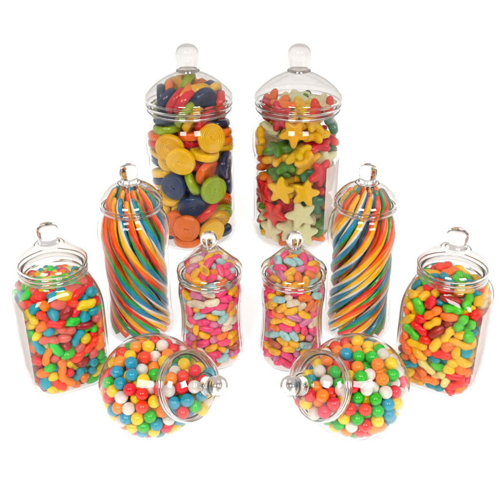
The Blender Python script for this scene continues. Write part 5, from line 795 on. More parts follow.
(2,1,-2068,-1540,3595,532,824,-194,6,2,0), (2,0,1358,-2286,8622,134,-981,119,5,5,1), (2,0,-1793,429,6037,564,613,492,-1,0,0), (2,4,66,-1807,7065,565,496,2,4,4,3), (2,4,2261,-1125,5158,-611,-330,368,5,4,2), (2,1,125,-613,2598,-188,-419,888,-1,0,0),
(2,2,127,2027,7246,672,715,-55,-1,0,0), (2,3,532,-900,4652,-256,-896,358,-1,0,0), (2,0,-728,-1867,11277,348,-345,-585,9,10,8), (2,4,304,-537,3471,-122,587,799,-1,0,0), (2,1,2274,898,8423,287,-185,-931,-1,0,0), (2,2,1097,-1214,5426,181,-311,854,-1,0,0),
(2,4,-320,-2438,9309,-58,-234,940,4,4,0), (2,0,-2588,-64,8282,-378,345,-797,3,6,0), (2,0,444,1827,4502,-940,182,-243,-1,0,0), (2,0,-171,2443,4857,-72,614,405,-1,0,0), (2,3,-13,-2486,6580,241,-913,251,4,2,1), (2,3,2000,-1539,6738,-255,-565,204,5,2,1),
(2,5,-933,-325,3625,-639,738,-177,-1,0,0), (2,3,-2369,-1210,8648,601,-303,-391,3,2,0), (2,6,-548,2597,7805,-429,222,228,-1,0,0), (2,0,-2006,1200,10240,-36,458,422,-1,0,0), (2,1,-1831,1052,3857,592,-11,-135,-1,0,0), (2,4,18,-2703,8537,-40,784,611,4,4,2),
(2,1,-430,-1699,8080,-206,479,-708,4,3,0), (2,0,548,-1459,6146,701,-559,-409,4,5,3), (2,3,-1296,2154,8616,-208,209,-65,-1,0,0), (2,4,1468,-1530,8234,-629,-176,106,5,4,0), (2,1,1057,2343,7429,623,-195,-47,-1,0,0), (2,1,-500,-743,5008,-407,832,-341,-1,0,0),
(2,0,-1272,-1339,6230,-418,-883,150,3,6,4), (2,1,1321,-1138,4107,65,418,778,8,4,0), (2,6,34,1950,3637,22,-923,349,-1,0,0), (2,1,1554,1747,10426,140,363,847,-1,0,0), (2,5,1809,1357,5567,648,486,148,-1,0,0), (2,1,534,1116,8250,562,-278,-94,-1,0,0),
(2,1,-1536,1488,10951,-216,556,-258,9,5,2), (2,4,1801,-449,5451,-638,-37,405,-1,0,0), (2,5,1504,1723,4831,742,467,415,-1,0,0), (2,5,2445,-952,8586,-206,319,-602,5,3,0), (2,1,-642,1685,7147,-781,486,351,-1,0,0), (2,1,756,875,7437,-477,-847,126,-1,0,0),
(2,0,353,959,3344,-451,-499,278,-1,0,0), (2,2,-316,665,6496,29,-101,-783,-1,0,0), (2,4,-1514,-697,6991,-544,243,-11,-1,0,0), (2,4,-1947,-1527,7855,283,-774,-332,3,7,2), (2,0,-706,239,5093,-151,201,-823,-1,0,0), (2,0,1688,-744,8947,81,-93,557,-1,0,0),
(2,1,673,-1877,5142,-506,18,792,4,3,2), (2,1,2232,1145,9219,542,-653,-140,-1,0,0), (2,6,-2610,481,8965,728,674,-125,0,1,0), (2,3,-1144,-2006,10635,-405,87,-131,9,9,8), (2,5,1041,-2100,10282,187,208,-930,2,1,0), (2,0,31,-2156,10998,-884,235,-382,9,10,9),
(2,1,-453,2135,11364,-604,-349,716,9,5,0), (2,3,2108,-1481,9186,732,270,443,5,2,0), (2,0,-471,917,5715,-432,-73,399,-1,0,0), (2,2,-1112,528,7039,-145,-120,-39,-1,0,0), (2,3,-598,2000,9936,-766,-610,100,-1,0,0), (2,0,978,-1387,6888,386,-382,-601,-1,0,0),
(2,0,1573,-1072,7478,660,353,210,-1,0,0), (2,5,-232,354,3693,-806,342,-329,-1,0,0), (2,0,-1170,-1509,5391,298,861,389,-1,0,0), (2,3,-29,406,12035,-280,838,-388,9,9,1), (2,1,184,954,4157,-829,521,-43,-1,0,0), (2,1,-1460,1055,4649,485,-717,-478,-1,0,0),
(2,4,1288,373,7969,300,186,622,-1,0,0), (2,1,-1786,329,5161,317,488,813,-1,0,0), (2,4,-1283,-2382,8247,287,926,243,3,7,3), (2,4,355,2329,7992,592,708,309,-1,0,0), (2,2,123,2340,10353,878,47,-457,-1,0,0), (2,0,609,-119,12097,-641,-268,109,9,10,0),
(2,0,931,-1751,11630,532,185,779,9,10,5), (2,5,655,1482,6811,286,-505,-783,-1,0,0), (2,0,-2152,-605,6368,262,-867,-400,3,6,3), (2,2,-2242,-791,9750,-270,-21,-591,0,1,0), (2,0,973,-2268,9412,231,-638,-731,5,5,0), (2,3,715,-297,5966,36,328,944,-1,0,0),
(2,3,1467,1756,8927,-806,-314,-22,-1,0,0), (2,4,1255,1277,6289,-325,-243,909,-1,0,0), (2,2,-2032,1413,9034,-332,189,-624,-1,0,0), (2,0,-1804,191,7530,454,-85,-366,-1,0,0), (2,4,-587,1592,8040,235,-884,403,-1,0,0), (2,2,-627,-764,5805,255,-296,-703,-1,0,0),
(2,5,-2503,1027,8119,-551,733,305,-1,0,0), (2,2,-1059,1643,11537,-37,417,546,9,4,0), (2,0,1398,-1153,6226,-575,-487,329,-1,0,0), (2,1,-1733,-937,11538,-920,-182,-219,9,5,4), (2,2,-2303,-723,7897,213,-866,-371,3,3,0), (2,3,633,2574,8762,-214,-726,653,-1,0,0),
(2,1,-698,1044,11778,-600,473,-559,9,5,1), (2,4,-2318,506,9741,-27,-183,-714,0,1,0), (2,2,1986,-71,6181,-80,-290,-946,5,2,0), (2,0,1729,306,8836,-132,-264,131,-1,0,0), (2,4,420,2058,11306,-91,784,406,-1,0,0), (2,3,-1672,-110,8364,213,-790,-474,-1,0,0),
(2,0,1187,1552,7948,297,879,-179,-1,0,0), (2,1,2331,-626,6894,307,448,-815,5,1,0), (2,4,-2076,-362,10414,-780,232,-109,9,4,2), (2,2,-232,-1075,7383,-50,630,683,-1,0,0), (2,0,552,945,4943,3,194,-953,-1,0,0), (2,4,724,-1129,9987,525,447,522,1,1,0),
(2,3,87,-1912,8758,-989,95,27,4,2,0), (2,0,1736,-960,11587,-333,484,-782,9,10,4), (2,3,2119,571,11020,787,483,303,9,9,3), (2,4,-1388,1361,7280,23,-615,256,-1,0,0), (2,2,-187,-2335,10165,41,963,159,1,1,0), (2,5,341,775,5979,509,-673,-364,-1,0,0),
(2,2,193,114,5374,-225,600,-766,-1,0,0), (2,0,1994,-800,9883,-418,-51,-515,2,4,1), (2,3,846,-1461,9046,251,179,933,-1,0,0), (2,4,1188,449,5617,-313,80,-430,-1,0,0), (2,5,-2084,-271,11184,553,-259,630,9,3,0), (2,3,142,-1068,5488,314,215,692,-1,0,0),
(2,5,642,-42,8514,184,38,-334,-1,0,0), (2,0,-1737,-999,9091,343,636,549,3,6,1), (2,1,1850,958,11448,-300,-501,714,9,5,3), (2,0,491,-147,6753,329,892,297,-1,0,0), (2,0,1366,-1370,11200,146,-186,-242,9,10,6), (2,0,28,2201,9395,-763,-622,139,-1,0,0),
(2,0,-156,-1069,12042,-861,-384,-284,9,10,2), (2,4,-1326,-933,9879,76,497,719,-1,0,0), (2,4,-625,36,8587,166,-832,517,-1,0,0), (2,4,-1089,-111,6297,-124,180,-750,-1,0,0), (2,1,-112,888,7316,-746,480,53,-1,0,0), (2,2,1529,-1464,9756,70,-371,-331,2,1,0),
(2,0,1916,763,10230,-292,95,301,-1,0,0), (2,0,60,-862,8881,730,269,186,-1,0,0), (2,1,723,1934,10888,406,516,529,-1,0,0), (2,0,2341,-148,10390,609,631,208,2,4,0), (2,0,818,296,10673,-972,-2,-130,-1,0,0), (2,2,72,1441,11426,394,627,288,-1,0,0),
(2,0,-1574,-584,5616,-180,394,-891,-1,0,0), (2,0,-2213,-1270,6932,664,1,-618,3,6,2), (2,2,653,-2480,7139,159,-810,560,4,1,0), (2,1,1109,2149,9618,191,931,256,-1,0,0), (2,4,1298,1028,10852,74,883,23,-1,0,0), (2,1,1229,18,11440,-657,-174,162,-1,0,0),
(2,3,277,288,7794,458,311,781,-1,0,0), (2,3,-1458,-1851,9801,26,445,835,0,1,0), (2,4,2268,333,6850,980,-169,54,-1,0,0), (2,4,-1221,-1542,8508,852,-354,29,4,4,1), (2,2,648,-1120,8334,186,-601,-726,-1,0,0), (2,0,-218,843,9852,663,676,195,-1,0,0),
(2,0,-1250,985,8762,-701,580,-356,-1,0,0), (2,0,1603,-1289,10598,-244,-429,861,9,10,7), (2,0,-691,1520,9183,629,675,87,-1,0,0), (2,2,986,522,6529,-166,-949,-152,-1,0,0), (2,2,-1234,1986,10443,-740,-444,-231,-1,0,0), (2,0,-1465,868,9606,423,461,389,-1,0,0),
(2,0,-1703,1000,11504,383,-763,-338,9,10,1), (2,2,514,-1062,11575,-649,-626,350,9,4,2), (2,6,-808,588,11050,606,789,-68,-1,0,0), (2,3,-122,-666,6514,11,300,753,-1,0,0), (2,0,-36,-499,7964,-658,-88,-125,-1,0,0), (2,3,-1478,807,8002,-208,-631,-730,-1,0,0),
(2,0,64,-1728,9560,291,827,349,4,5,0), (2,2,-1839,151,9153,-528,63,-698,-1,0,0), (2,3,83,132,11186,-136,219,-485,-1,0,0), (2,4,-866,-1260,9276,232,301,622,3,7,0), (2,2,1212,-771,11917,-552,217,371,9,4,1), (2,3,-494,-191,7114,656,-102,190,-1,0,0),
(2,0,1776,-408,8216,802,266,325,-1,0,0), (2,4,678,-1708,10923,-81,251,799,9,4,3), (2,2,-439,2515,8741,-468,-625,-598,-1,0,0), (2,0,-114,-1123,11036,-667,-495,507,-1,0,0), (2,3,-1425,668,11581,-689,640,-245,9,9,2), (2,4,1362,517,11923,528,-436,-238,9,4,0),
(2,1,-487,1622,10768,894,148,-353,-1,0,0), (2,0,1434,-178,6978,-659,-739,-40,-1,0,0), (2,3,-524,-443,11561,-987,139,41,9,9,5), (2,6,1562,202,9660,35,955,253,-1,0,0), (2,5,729,822,11496,343,348,474,-1,0,0), (2,0,-1704,365,10837,-875,-385,263,-1,0,0),
(2,1,745,-653,7477,195,317,-910,-1,0,0), (2,1,-1129,-926,7731,826,-388,-166,-1,0,0), (2,0,512,315,9822,-601,562,-517,-1,0,0), (2,2,2046,-769,11179,-65,-49,-605,9,4,3), (2,0,931,-388,9377,-773,161,-329,-1,0,0), (2,1,245,1805,8685,737,63,99,-1,0,0),
(2,4,-345,869,8527,-954,-76,-236,-1,0,0), (2,2,504,1338,9321,77,5,-968,-1,0,0), (2,6,-953,910,10232,715,-592,-338,-1,0,0), (2,0,1437,1775,11227,712,-47,-370,-1,0,0), (2,0,1376,1182,9749,-322,438,-825,-1,0,0), (2,0,-909,228,9407,-895,-413,139,-1,0,0),
(2,3,-588,-1765,11722,-511,417,-297,9,9,6), (2,0,-1378,-435,11021,269,-834,482,-1,0,0), (2,0,807,-675,10835,160,-247,93,-1,0,0), (2,3,831,1366,11798,-58,820,-565,9,9,0), (2,6,-1055,-200,10184,-166,198,-236,-1,0,0), (2,3,1368,-342,10320,924,-268,270,-1,0,0),
(2,5,1021,748,9045,138,-440,-840,-1,0,0), (2,5,189,-1743,11472,-102,322,802,9,3,1), (2,2,-41,132,9201,-186,246,-774,-1,0,0), (2,0,-180,-74,10428,862,-455,-198,-1,0,0), (2,3,-938,-1065,10699,-581,0,392,-1,0,0), (2,0,-2085,729,11175,-379,18,-767,9,10,3),
(2,0,-275,-1468,10265,419,11,204,1,1,0), (2,3,2055,-64,11556,75,-691,-591,9,9,4), (2,3,-930,-769,8501,-942,175,111,-1,0,0), (2,3,68,940,10722,-208,481,852,-1,0,0), (2,1,-106,-762,9730,-242,825,-509,-1,0,0), (2,0,580,1470,10132,41,-1,-839,-1,0,0),
),
'J': (
(2,0,2489,-172,839,-171,-241,-90,-1,0,0), (2,3,-910,2664,1350,167,-881,441,-1,0,0), (2,1,-1420,-178,1997,-650,188,193,-1,0,0), (2,3,2546,-942,1058,-542,-429,-467,8,4,0), (2,5,-222,2565,796,437,-20,335,-1,0,0), (2,3,2126,-1684,1019,675,513,-451,8,4,2),
(2,6,2460,-1236,1925,-447,835,66,8,2,1), (2,4,-2388,-1120,820,-629,395,-566,6,1,0), (2,1,2146,975,2717,-876,-307,46,-1,0,0), (2,1,-534,1766,909,359,-80,874,-1,0,0), (2,1,1944,1527,2114,670,-54,229,-1,0,0), (2,0,317,-2608,839,-869,35,-294,7,6,5),
(2,0,417,2751,1465,731,-2,-139,-1,0,0), (2,3,-2180,-1667,2151,364,-178,-368,6,4,3), (2,1,2788,-141,1660,-360,-332,632,8,4,2), (2,0,5,2064,1474,274,654,704,-1,0,0), (2,1,2641,641,1063,-440,-655,-229,-1,0,0), (2,0,-1609,999,1888,-60,238,-602,-1,0,0),
(2,0,1892,766,764,-686,-615,324,-1,0,0), (2,0,880,2449,791,-150,578,799,-1,0,0), (2,3,-2017,1752,896,156,-335,557,-1,0,0), (2,5,-2193,1706,1601,451,-674,-564,-1,0,0), (2,0,-1605,-1906,747,-999,52,11,6,6,5), (2,3,1374,-2195,779,-132,-76,-861,8,4,3),
(2,0,-1778,-122,729,483,-821,-232,-1,0,0), (2,3,2353,1560,1179,-348,-824,-96,-1,0,0), (2,0,-1108,-2521,1932,207,-254,915,7,6,2), (2,0,-1212,-2540,1087,242,194,-284,7,6,4), (2,0,-1225,2150,762,94,-9,-789,-1,0,0), (2,3,-398,-2072,981,-43,886,24,7,5,4),
(2,0,-2614,-12,796,89,-429,-711,6,6,4), (2,2,1299,-2469,1459,-168,934,-284,8,2,1), (2,0,-2641,-926,1423,-259,71,-602,6,6,3), (2,2,1653,-1014,769,-427,863,-213,-1,0,0), (2,3,389,-1785,738,241,-129,-289,-1,0,0), (2,5,-1469,-1002,767,-470,-107,375,-1,0,0),
(2,0,875,2282,1964,469,-814,-328,-1,0,0), (2,3,-572,2647,2193,-44,-681,-719,-1,0,0), (2,0,1403,-1590,1296,-665,-279,85,-1,0,0), (2,1,-1852,-1734,1368,44,-362,-921,6,2,1), (2,1,593,-967,803,-335,-109,-275,-1,0,0), (2,4,434,-1778,1508,-625,520,-496,-1,0,0),
(2,0,-40,-2784,1444,-730,-149,-108,7,6,3), (2,0,-1714,-807,1526,-846,-225,402,-1,0,0), (2,3,588,2581,2701,717,-280,56,-1,0,0), (2,1,2181,-1078,2765,-235,-464,713,8,4,3), (2,3,1224,-226,761,64,318,-937,-1,0,0), (2,0,-863,-281,1058,234,796,307,-1,0,0),
(2,1,-1142,2008,1896,-264,-856,-428,-1,0,0), (2,5,728,226,1864,493,-859,-40,-1,0,0), (2,3,-2721,-390,2113,-418,274,-615,6,4,2), (2,0,-2773,448,1451,467,197,582,6,6,1), (2,0,-1316,2219,3906,-231,-447,-745,-1,0,0), (2,0,-2365,58,2831,120,-805,-580,6,6,0),
(2,4,384,1477,754,595,334,423,-1,0,0), (2,0,1017,1631,1337,-215,97,649,-1,0,0), (2,0,2622,220,3179,-354,-234,-668,-1,0,0), (2,0,-909,926,782,707,-617,-51,-1,0,0), (2,0,1091,882,736,437,400,603,-1,0,0), (2,3,1676,2246,1532,-52,-714,-179,-1,0,0),
(2,0,-2334,923,861,-138,-639,699,-1,0,0), (2,3,1561,852,1363,-770,-505,206,-1,0,0), (2,3,874,-2584,2179,-930,-149,-19,8,4,1), (2,1,-193,-2384,2065,-400,-201,670,7,1,0), (2,3,2169,814,3545,609,243,80,-1,0,0), (2,0,1751,-1852,2124,58,946,-263,8,5,4),
(2,2,-2374,-579,3447,-680,229,-237,6,2,1), (2,5,-607,-1226,737,-341,735,-555,-1,0,0), (2,2,-50,-2011,2855,588,680,398,7,3,2), (2,6,2033,-286,1355,28,-4,-663,-1,0,0), (2,0,1427,1980,2600,-187,887,422,-1,0,0), (2,1,-1500,1446,1178,-600,789,-4,-1,0,0),
(2,5,-400,2539,3072,-823,250,478,-1,0,0), (2,3,1638,1826,745,5,-964,-266,-1,0,0), (2,0,-588,1186,1434,-110,-436,-885,-1,0,0), (2,2,786,-2512,3067,93,224,163,8,2,0), (2,1,-2508,-323,5414,233,410,654,3,2,1), (2,5,435,466,1112,170,331,862,-1,0,0),
(2,1,-189,38,750,-420,-414,634,-1,0,0), (2,6,2500,813,1994,728,-408,131,-1,0,0), (2,3,-930,-2490,2764,-641,120,-86,7,5,3), (2,6,-2374,577,2212,56,-276,915,6,2,0), (2,1,1070,1076,2285,-154,-115,-507,-1,0,0), (2,1,-335,2493,4336,973,-102,166,-1,0,0),
(2,3,1712,1857,4786,-177,602,105,-1,0,0), (2,1,1093,-627,1401,924,-230,-96,-1,0,0), (2,0,245,1016,1830,63,152,568,-1,0,0), (2,2,-2091,-1420,4081,-604,-38,-375,6,2,0), (2,0,-716,-1342,1481,742,-329,-177,-1,0,0), (2,0,2229,-1188,3985,-460,-198,-844,8,5,0),
(2,1,-2374,-481,4423,-436,-629,-637,6,2,0), (2,2,-868,-798,2245,-269,-559,-645,-1,0,0), (2,3,-183,-1307,2171,396,-486,773,-1,0,0), (2,2,2148,-722,4825,-951,-88,-41,-1,0,0), (2,3,-1485,-2051,3515,859,-456,-165,7,5,1), (2,1,-676,1267,2272,-443,42,-155,-1,0,0),
(2,3,-1964,-812,2527,947,-146,-284,6,4,1), (2,1,-2205,1319,4076,223,81,500,-1,0,0), (2,6,-2148,1656,2438,473,185,377,-1,0,0), (2,4,2037,1632,3444,-648,201,706,-1,0,0), (2,2,-919,-1553,4873,112,950,256,-1,0,0), (2,3,1786,-813,2054,132,-22,-866,-1,0,0),
(2,2,-399,-2482,4461,65,454,-282,7,3,1), (2,4,-953,2348,4931,246,-85,-948,-1,0,0), (2,6,-2157,-1538,2992,-402,-891,133,6,2,1), (2,4,711,-1825,2400,950,-82,169,7,2,1), (2,0,735,2226,4260,-56,486,-510,-1,0,0), (2,4,-581,340,1490,667,-13,-190,-1,0,0),
(2,0,-2056,42,1464,-373,280,-798,-1,0,0), (2,0,1438,1085,4680,936,-323,0,-1,0,0), (2,1,2582,-242,2494,-303,-75,-558,8,4,0), (2,2,-1284,-2210,4382,-48,397,-152,7,3,0), (2,0,-1233,-2167,5326,169,346,873,7,6,1), (2,3,-2562,301,3774,-408,413,640,6,4,0),
(2,5,37,1727,5048,-262,-962,48,-1,0,0), (2,4,-1327,1453,3548,-190,158,-931,-1,0,0), (2,6,-275,-552,2928,412,204,536,-1,0,0), (2,0,1532,1797,7462,-828,-316,-24,-1,0,0), (2,0,3,-692,1358,397,170,605,-1,0,0), (2,1,752,-2405,5890,191,213,-948,5,1,0),
(2,2,120,2528,5420,58,-807,121,-1,0,0), (2,5,2218,26,5165,-76,284,951,-1,0,0), (2,6,2213,512,5821,-326,-86,-199,-1,0,0), (2,0,-1146,-1643,2096,-300,-733,604,6,6,2), (2,3,-428,-2416,3485,778,-281,-315,7,5,2), (2,3,1627,-43,2771,430,98,220,-1,0,0),
(2,5,-1905,-1618,6767,340,593,689,3,1,0), (2,2,-1961,1273,6660,-174,-933,-66,-1,0,0), (2,0,-1318,842,5853,-880,-469,54,-1,0,0), (2,0,1403,2147,3583,-665,50,-689,-1,0,0), (2,0,-2063,1370,5667,-481,746,-23,-1,0,0), (2,1,-1104,481,2380,-644,82,194,-1,0,0),
(2,0,-1323,2231,2934,75,-390,-809,-1,0,0), (2,3,-1251,-972,3434,-359,220,323,-1,0,0), (2,0,-2,1826,2306,-253,-852,458,-1,0,0), (2,0,1283,-1098,2698,374,740,529,8,5,3), (2,3,2547,-229,4252,-12,574,-492,5,5,4), (2,1,1143,-2152,3707,-154,322,564,8,4,1),
(2,5,-1105,-1609,2917,230,-216,-231,6,2,1), (2,3,-587,2090,5763,-218,80,-420,-1,0,0), (2,2,2343,919,6512,-19,488,561,-1,0,0), (2,0,707,-2365,4791,-2,-690,-409,8,5,1), (2,6,-145,-192,2155,591,777,142,-1,0,0), (2,3,1579,175,1992,432,-581,-638,-1,0,0),
(2,1,1911,-281,3499,-336,-710,501,-1,0,0), (2,0,373,2529,3630,60,-722,664,-1,0,0), (2,3,-2228,1317,3286,-332,-256,447,-1,0,0), (2,5,1701,1494,5778,-442,-382,119,-1,0,0), (2,3,910,2404,6977,-883,213,-56,-1,0,0), (2,4,-385,1604,2990,656,-345,-174,-1,0,0),
(2,6,1833,-1841,3152,-491,532,690,8,2,0), (2,0,-2426,-678,6266,546,804,147,3,6,4), (2,0,602,-18,2699,603,296,429,-1,0,0), (2,2,1731,1598,6701,241,-424,-569,-1,0,0), (2,0,-1559,-195,3708,-837,125,74,-1,0,0), (2,1,780,-1042,2016,-372,-858,204,-1,0,0),
(2,5,502,-1297,2995,-408,-15,-541,8,1,0), (2,0,-1620,1133,2759,201,-339,-878,-1,0,0), (2,4,-1619,2027,7368,-420,-632,-66,-1,0,0), (2,1,-1673,-515,7885,606,-577,-515,3,2,0), (2,5,1040,-2425,7935,-822,-6,-533,5,4,1), (2,0,2525,-345,6782,-559,692,-353,5,6,1),
(2,0,1619,-1978,4371,-27,480,253,8,5,2), (2,0,982,613,5148,-541,530,615,-1,0,0), (2,3,-1662,-2021,7755,543,-525,41,3,7,5), (2,0,-627,-1667,4116,215,789,-575,-1,0,0), (2,3,-237,1526,6952,529,774,325,-1,0,0), (2,2,1298,766,3156,410,-563,-485,-1,0,0),
(2,0,-2570,81,7690,-216,-101,805,3,6,2), (2,2,-1690,1567,4778,-959,115,235,-1,0,0), (2,4,664,-1521,4128,438,-13,-39,8,1,0), (2,3,-173,1907,3729,977,-144,-31,-1,0,0), (2,1,230,819,2670,418,158,433,-1,0,0), (2,4,-2409,603,6068,-561,639,-261,3,1,0),
(2,3,922,2153,5160,512,32,690,-1,0,0), (2,3,-1967,-1500,5820,-309,-230,904,3,7,6), (2,2,1020,2245,6129,-40,-428,865,-1,0,0), (2,0,2431,-502,5807,572,222,729,5,6,3), (2,3,-1001,-2301,6096,176,9,973,4,4,3), (2,3,-1622,-662,5054,-921,256,-153,-1,0,0),
(2,2,776,-404,3404,-75,518,-817,-1,0,0), (2,6,2366,959,4333,395,540,659,-1,0,0), (2,0,2589,-816,8313,-434,730,-290,5,6,0), (2,5,-1342,1832,6297,-363,201,-154,-1,0,0), (2,3,-1658,718,4274,-278,-45,382,-1,0,0), (2,0,-1217,-231,2860,982,152,-80,-1,0,0),
(2,3,-1738,407,5174,-273,-112,-955,-1,0,0), (2,0,-2515,430,6875,41,275,-731,3,6,3), (2,3,-1027,-156,6140,33,233,588,-1,0,0), (2,3,-2208,1241,7620,-692,712,-118,-1,0,0), (2,4,224,-1624,4870,452,-486,-692,7,2,0), (2,5,879,2192,9893,843,-307,110,-1,0,0),
(2,0,1982,-3,8513,-371,622,-178,-1,0,0), (2,4,543,1815,3087,-316,-679,630,-1,0,0), (2,5,1652,-2053,7555,257,553,-646,5,4,2), (2,3,314,-2208,3789,-629,-503,591,7,5,0), (2,0,-2383,-136,8532,882,50,2,3,6,1), (2,2,-1349,2359,8504,389,-711,495,-1,0,0),
(2,0,2151,-1347,6476,202,-800,-182,5,6,2), (2,0,-789,1330,11890,-360,480,800,9,8,0), (2,3,2569,-79,7760,-315,-477,-4,-1,0,0), (2,0,-829,2370,6660,-85,-642,-604,-1,0,0), (2,3,624,-2484,6901,836,212,-224,5,5,2), (2,0,1330,865,6240,-86,249,933,-1,0,0),
(2,3,-531,2558,7419,10,-883,-388,-1,0,0), (2,3,1344,-1117,3506,60,-327,942,-1,0,0), (2,0,-1652,539,3350,241,20,957,-1,0,0), (2,3,-685,707,3046,199,187,828,-1,0,0), (2,5,459,1214,4331,512,858,3,-1,0,0), (2,6,1218,1271,3836,439,-153,-31,-1,0,0),
(2,0,1311,-1833,6535,583,-240,-192,5,6,4), (2,3,1474,1821,9379,855,-149,124,-1,0,0), (2,1,2103,1016,9817,-415,-862,-292,-1,0,0), (2,2,-1740,-506,5836,-580,-601,502,-1,0,0), (2,2,1484,-60,5731,-59,866,297,-1,0,0), (2,0,-1318,1811,5451,904,-279,-231,-1,0,0),
(2,3,2028,-1427,5233,-464,525,688,5,5,3), (2,0,-1192,-888,4295,764,69,-48,-1,0,0), (2,4,-655,-2628,8476,-805,1,-132,4,3,1), (2,0,-2430,-669,9312,249,550,634,3,6,0), (2,3,2299,1030,5160,691,-361,-366,-1,0,0), (2,3,416,484,3405,85,16,495,-1,0,0),
(2,0,-204,-1197,3530,930,102,170,-1,0,0), (2,0,-216,-2212,5409,-416,-552,476,7,6,0), (2,3,-2287,-616,7059,-4,-243,936,3,7,4), (2,2,-1257,-104,4467,-29,-371,-928,-1,0,0), (2,0,1353,-565,4128,44,-116,-992,-1,0,0), (2,0,-2448,690,4782,802,579,102,3,6,5),
(2,1,-711,365,3806,135,170,976,-1,0,0), (2,4,909,263,4004,-281,24,435,-1,0,0), (2,5,543,-2605,8922,-156,398,-902,5,4,0), (2,3,1793,2035,8508,287,830,37,-1,0,0), (2,0,1116,-1395,4858,-288,-45,-787,5,6,5), (2,4,1565,-1965,5628,-247,849,-96,5,1,0),
(2,4,-1703,-1151,9926,838,277,219,0,1,0), (2,5,-523,893,5467,630,-754,94,-1,0,0), (2,2,346,1911,7386,477,577,642,-1,0,0), (2,5,-309,1108,3754,46,726,686,-1,0,0), (2,2,-2038,1504,9047,-242,-79,682,-1,0,0), (2,4,211,-2550,7963,-738,175,-579,4,3,2),
(2,4,-1213,1409,9335,-284,75,798,-1,0,0), (2,3,935,-1986,9478,633,595,256,5,5,0), (2,0,-303,-355,5795,767,630,-112,-1,0,0), (2,3,873,908,7027,-850,98,19,-1,0,0), (2,0,2040,1374,8082,494,-128,262,-1,0,0), (2,0,8,1857,8247,318,635,-700,-1,0,0),
(2,3,-794,-1000,11081,-995,-89,-19,-1,0,0), (2,0,1485,-838,6315,-434,-187,216,-1,0,0), (2,1,-446,-2494,6707,-978,113,176,4,2,1), (2,0,627,1641,5710,-44,-393,765,-1,0,0), (2,0,-178,-2395,9616,36,-206,-978,4,4,2), (2,4,-784,1575,7662,-23,-385,771,-1,0,0),
(2,4,1651,-475,9402,-707,-326,439,-1,0,0), (2,3,-1317,-1254,8215,-101,424,-856,3,7,2), (2,2,1818,-1559,9583,-47,-179,511,2,2,1), (2,5,1153,1334,8705,-90,-878,-462,-1,0,0), (2,3,1817,1314,11278,-66,-466,813,-1,0,0), (2,3,2306,-1129,7407,-558,-344,354,5,5,1),
(2,0,841,-1660,8682,787,-188,-350,-1,0,0), (2,2,101,-1932,6283,737,-152,97,4,2,1), (2,0,-2321,-49,9921,-704,586,-314,0,2,1), (2,3,-266,-414,3758,931,140,118,-1,0,0), (2,5,-2456,919,8385,-709,680,42,0,2,1), (2,3,-911,-1269,5672,-537,-682,389,-1,0,0),
(2,1,880,-283,4826,382,-174,-173,-1,0,0), (2,5,-2144,-1322,4925,92,264,853,6,2,0), (2,0,2594,159,9096,-44,-160,706,2,2,0), (2,4,1394,387,9663,-110,-217,969,-1,0,0), (2,0,1967,693,10560,16,867,-401,-1,0,0), (2,5,-28,187,4380,-430,388,-775,-1,0,0),
(2,3,319,795,5860,250,-96,-409,-1,0,0), (2,6,1056,1276,10235,-302,380,-261,-1,0,0), (2,3,1060,-1322,7793,-505,263,-607,-1,0,0), (2,3,2355,-275,9813,639,-654,-310,2,2,1), (2,2,-1405,449,9327,368,874,319,-1,0,0), (2,3,-241,1588,11427,450,-174,-847,9,15,1),
(2,5,-1220,-1559,7249,-224,490,-356,4,1,0), (2,2,220,-607,12124,255,354,735,9,6,3), (2,4,-1820,114,6514,-532,592,-463,-1,0,0), (2,5,690,1992,11076,382,-246,-511,-1,0,0), (2,1,1629,1685,10644,53,-185,904,-1,0,0), (2,3,649,-984,11431,935,-192,88,9,15,8),
(2,6,46,2250,6453,766,594,241,-1,0,0), (2,2,-1921,-1902,8677,-336,-911,240,3,1,0), (2,2,123,580,5069,715,655,-235,-1,0,0), (2,3,1407,-848,5485,0,-20,-991,-1,0,0), (2,1,2444,678,8279,254,-360,224,-1,0,0), (2,2,1879,-1940,8721,295,-930,-21,5,1,0),
(2,1,-93,-1797,9084,418,147,-375,4,2,0), (2,2,-1811,301,7302,-528,588,-522,-1,0,0), (2,4,124,2117,10303,147,-183,450,-1,0,0), (2,3,-524,581,9033,431,886,118,-1,0,0), (2,3,-2374,-1227,7834,-438,-319,749,3,7,3), (2,5,-2377,432,9158,317,837,350,0,2,0),
(2,1,1715,223,4351,825,191,-254,-1,0,0), (2,4,192,-798,4463,-909,39,-90,-1,0,0), (2,3,-1268,1966,9995,790,62,263,-1,0,0), (2,1,5,-1509,11699,-107,504,835,9,5,2), (2,3,-812,-2500,7600,53,784,530,4,4,0), (2,0,-1636,-901,11676,-845,235,-172,9,8,5),
(2,0,-1290,553,11647,-220,-376,899,9,8,3), (2,5,613,-1569,7138,16,193,878,5,4,3), (2,0,-864,810,4705,-363,-875,-164,-1,0,0), (2,2,-455,2098,9575,-727,-607,97,-1,0,0), (2,0,1202,-1324,11572,177,612,770,9,8,6), (2,3,1790,859,11587,749,-479,-286,9,15,0),
(2,2,943,1312,11924,290,105,935,9,6,0), (2,2,272,-1601,8013,338,-650,-257,-1,0,0), (2,2,-865,-40,5220,138,-925,-236,-1,0,0), (2,3,1077,322,8818,-456,-838,190,-1,0,0), (2,1,-1642,-1538,11293,-352,-826,257,9,5,3), (2,3,-561,1593,4429,-619,195,-361,-1,0,0),
(2,3,117,-1129,6379,9,492,-865,-1,0,0), (2,0,-286,-1098,8372,591,611,181,4,4,3), (2,0,-1549,780,8582,-501,734,-263,-1,0,0), (2,3,-725,-1952,11114,68,-563,-673,9,15,11), (2,3,599,-2239,10567,-629,367,663,9,15,13), (2,3,-1102,1163,6907,276,-312,-717,-1,0,0),
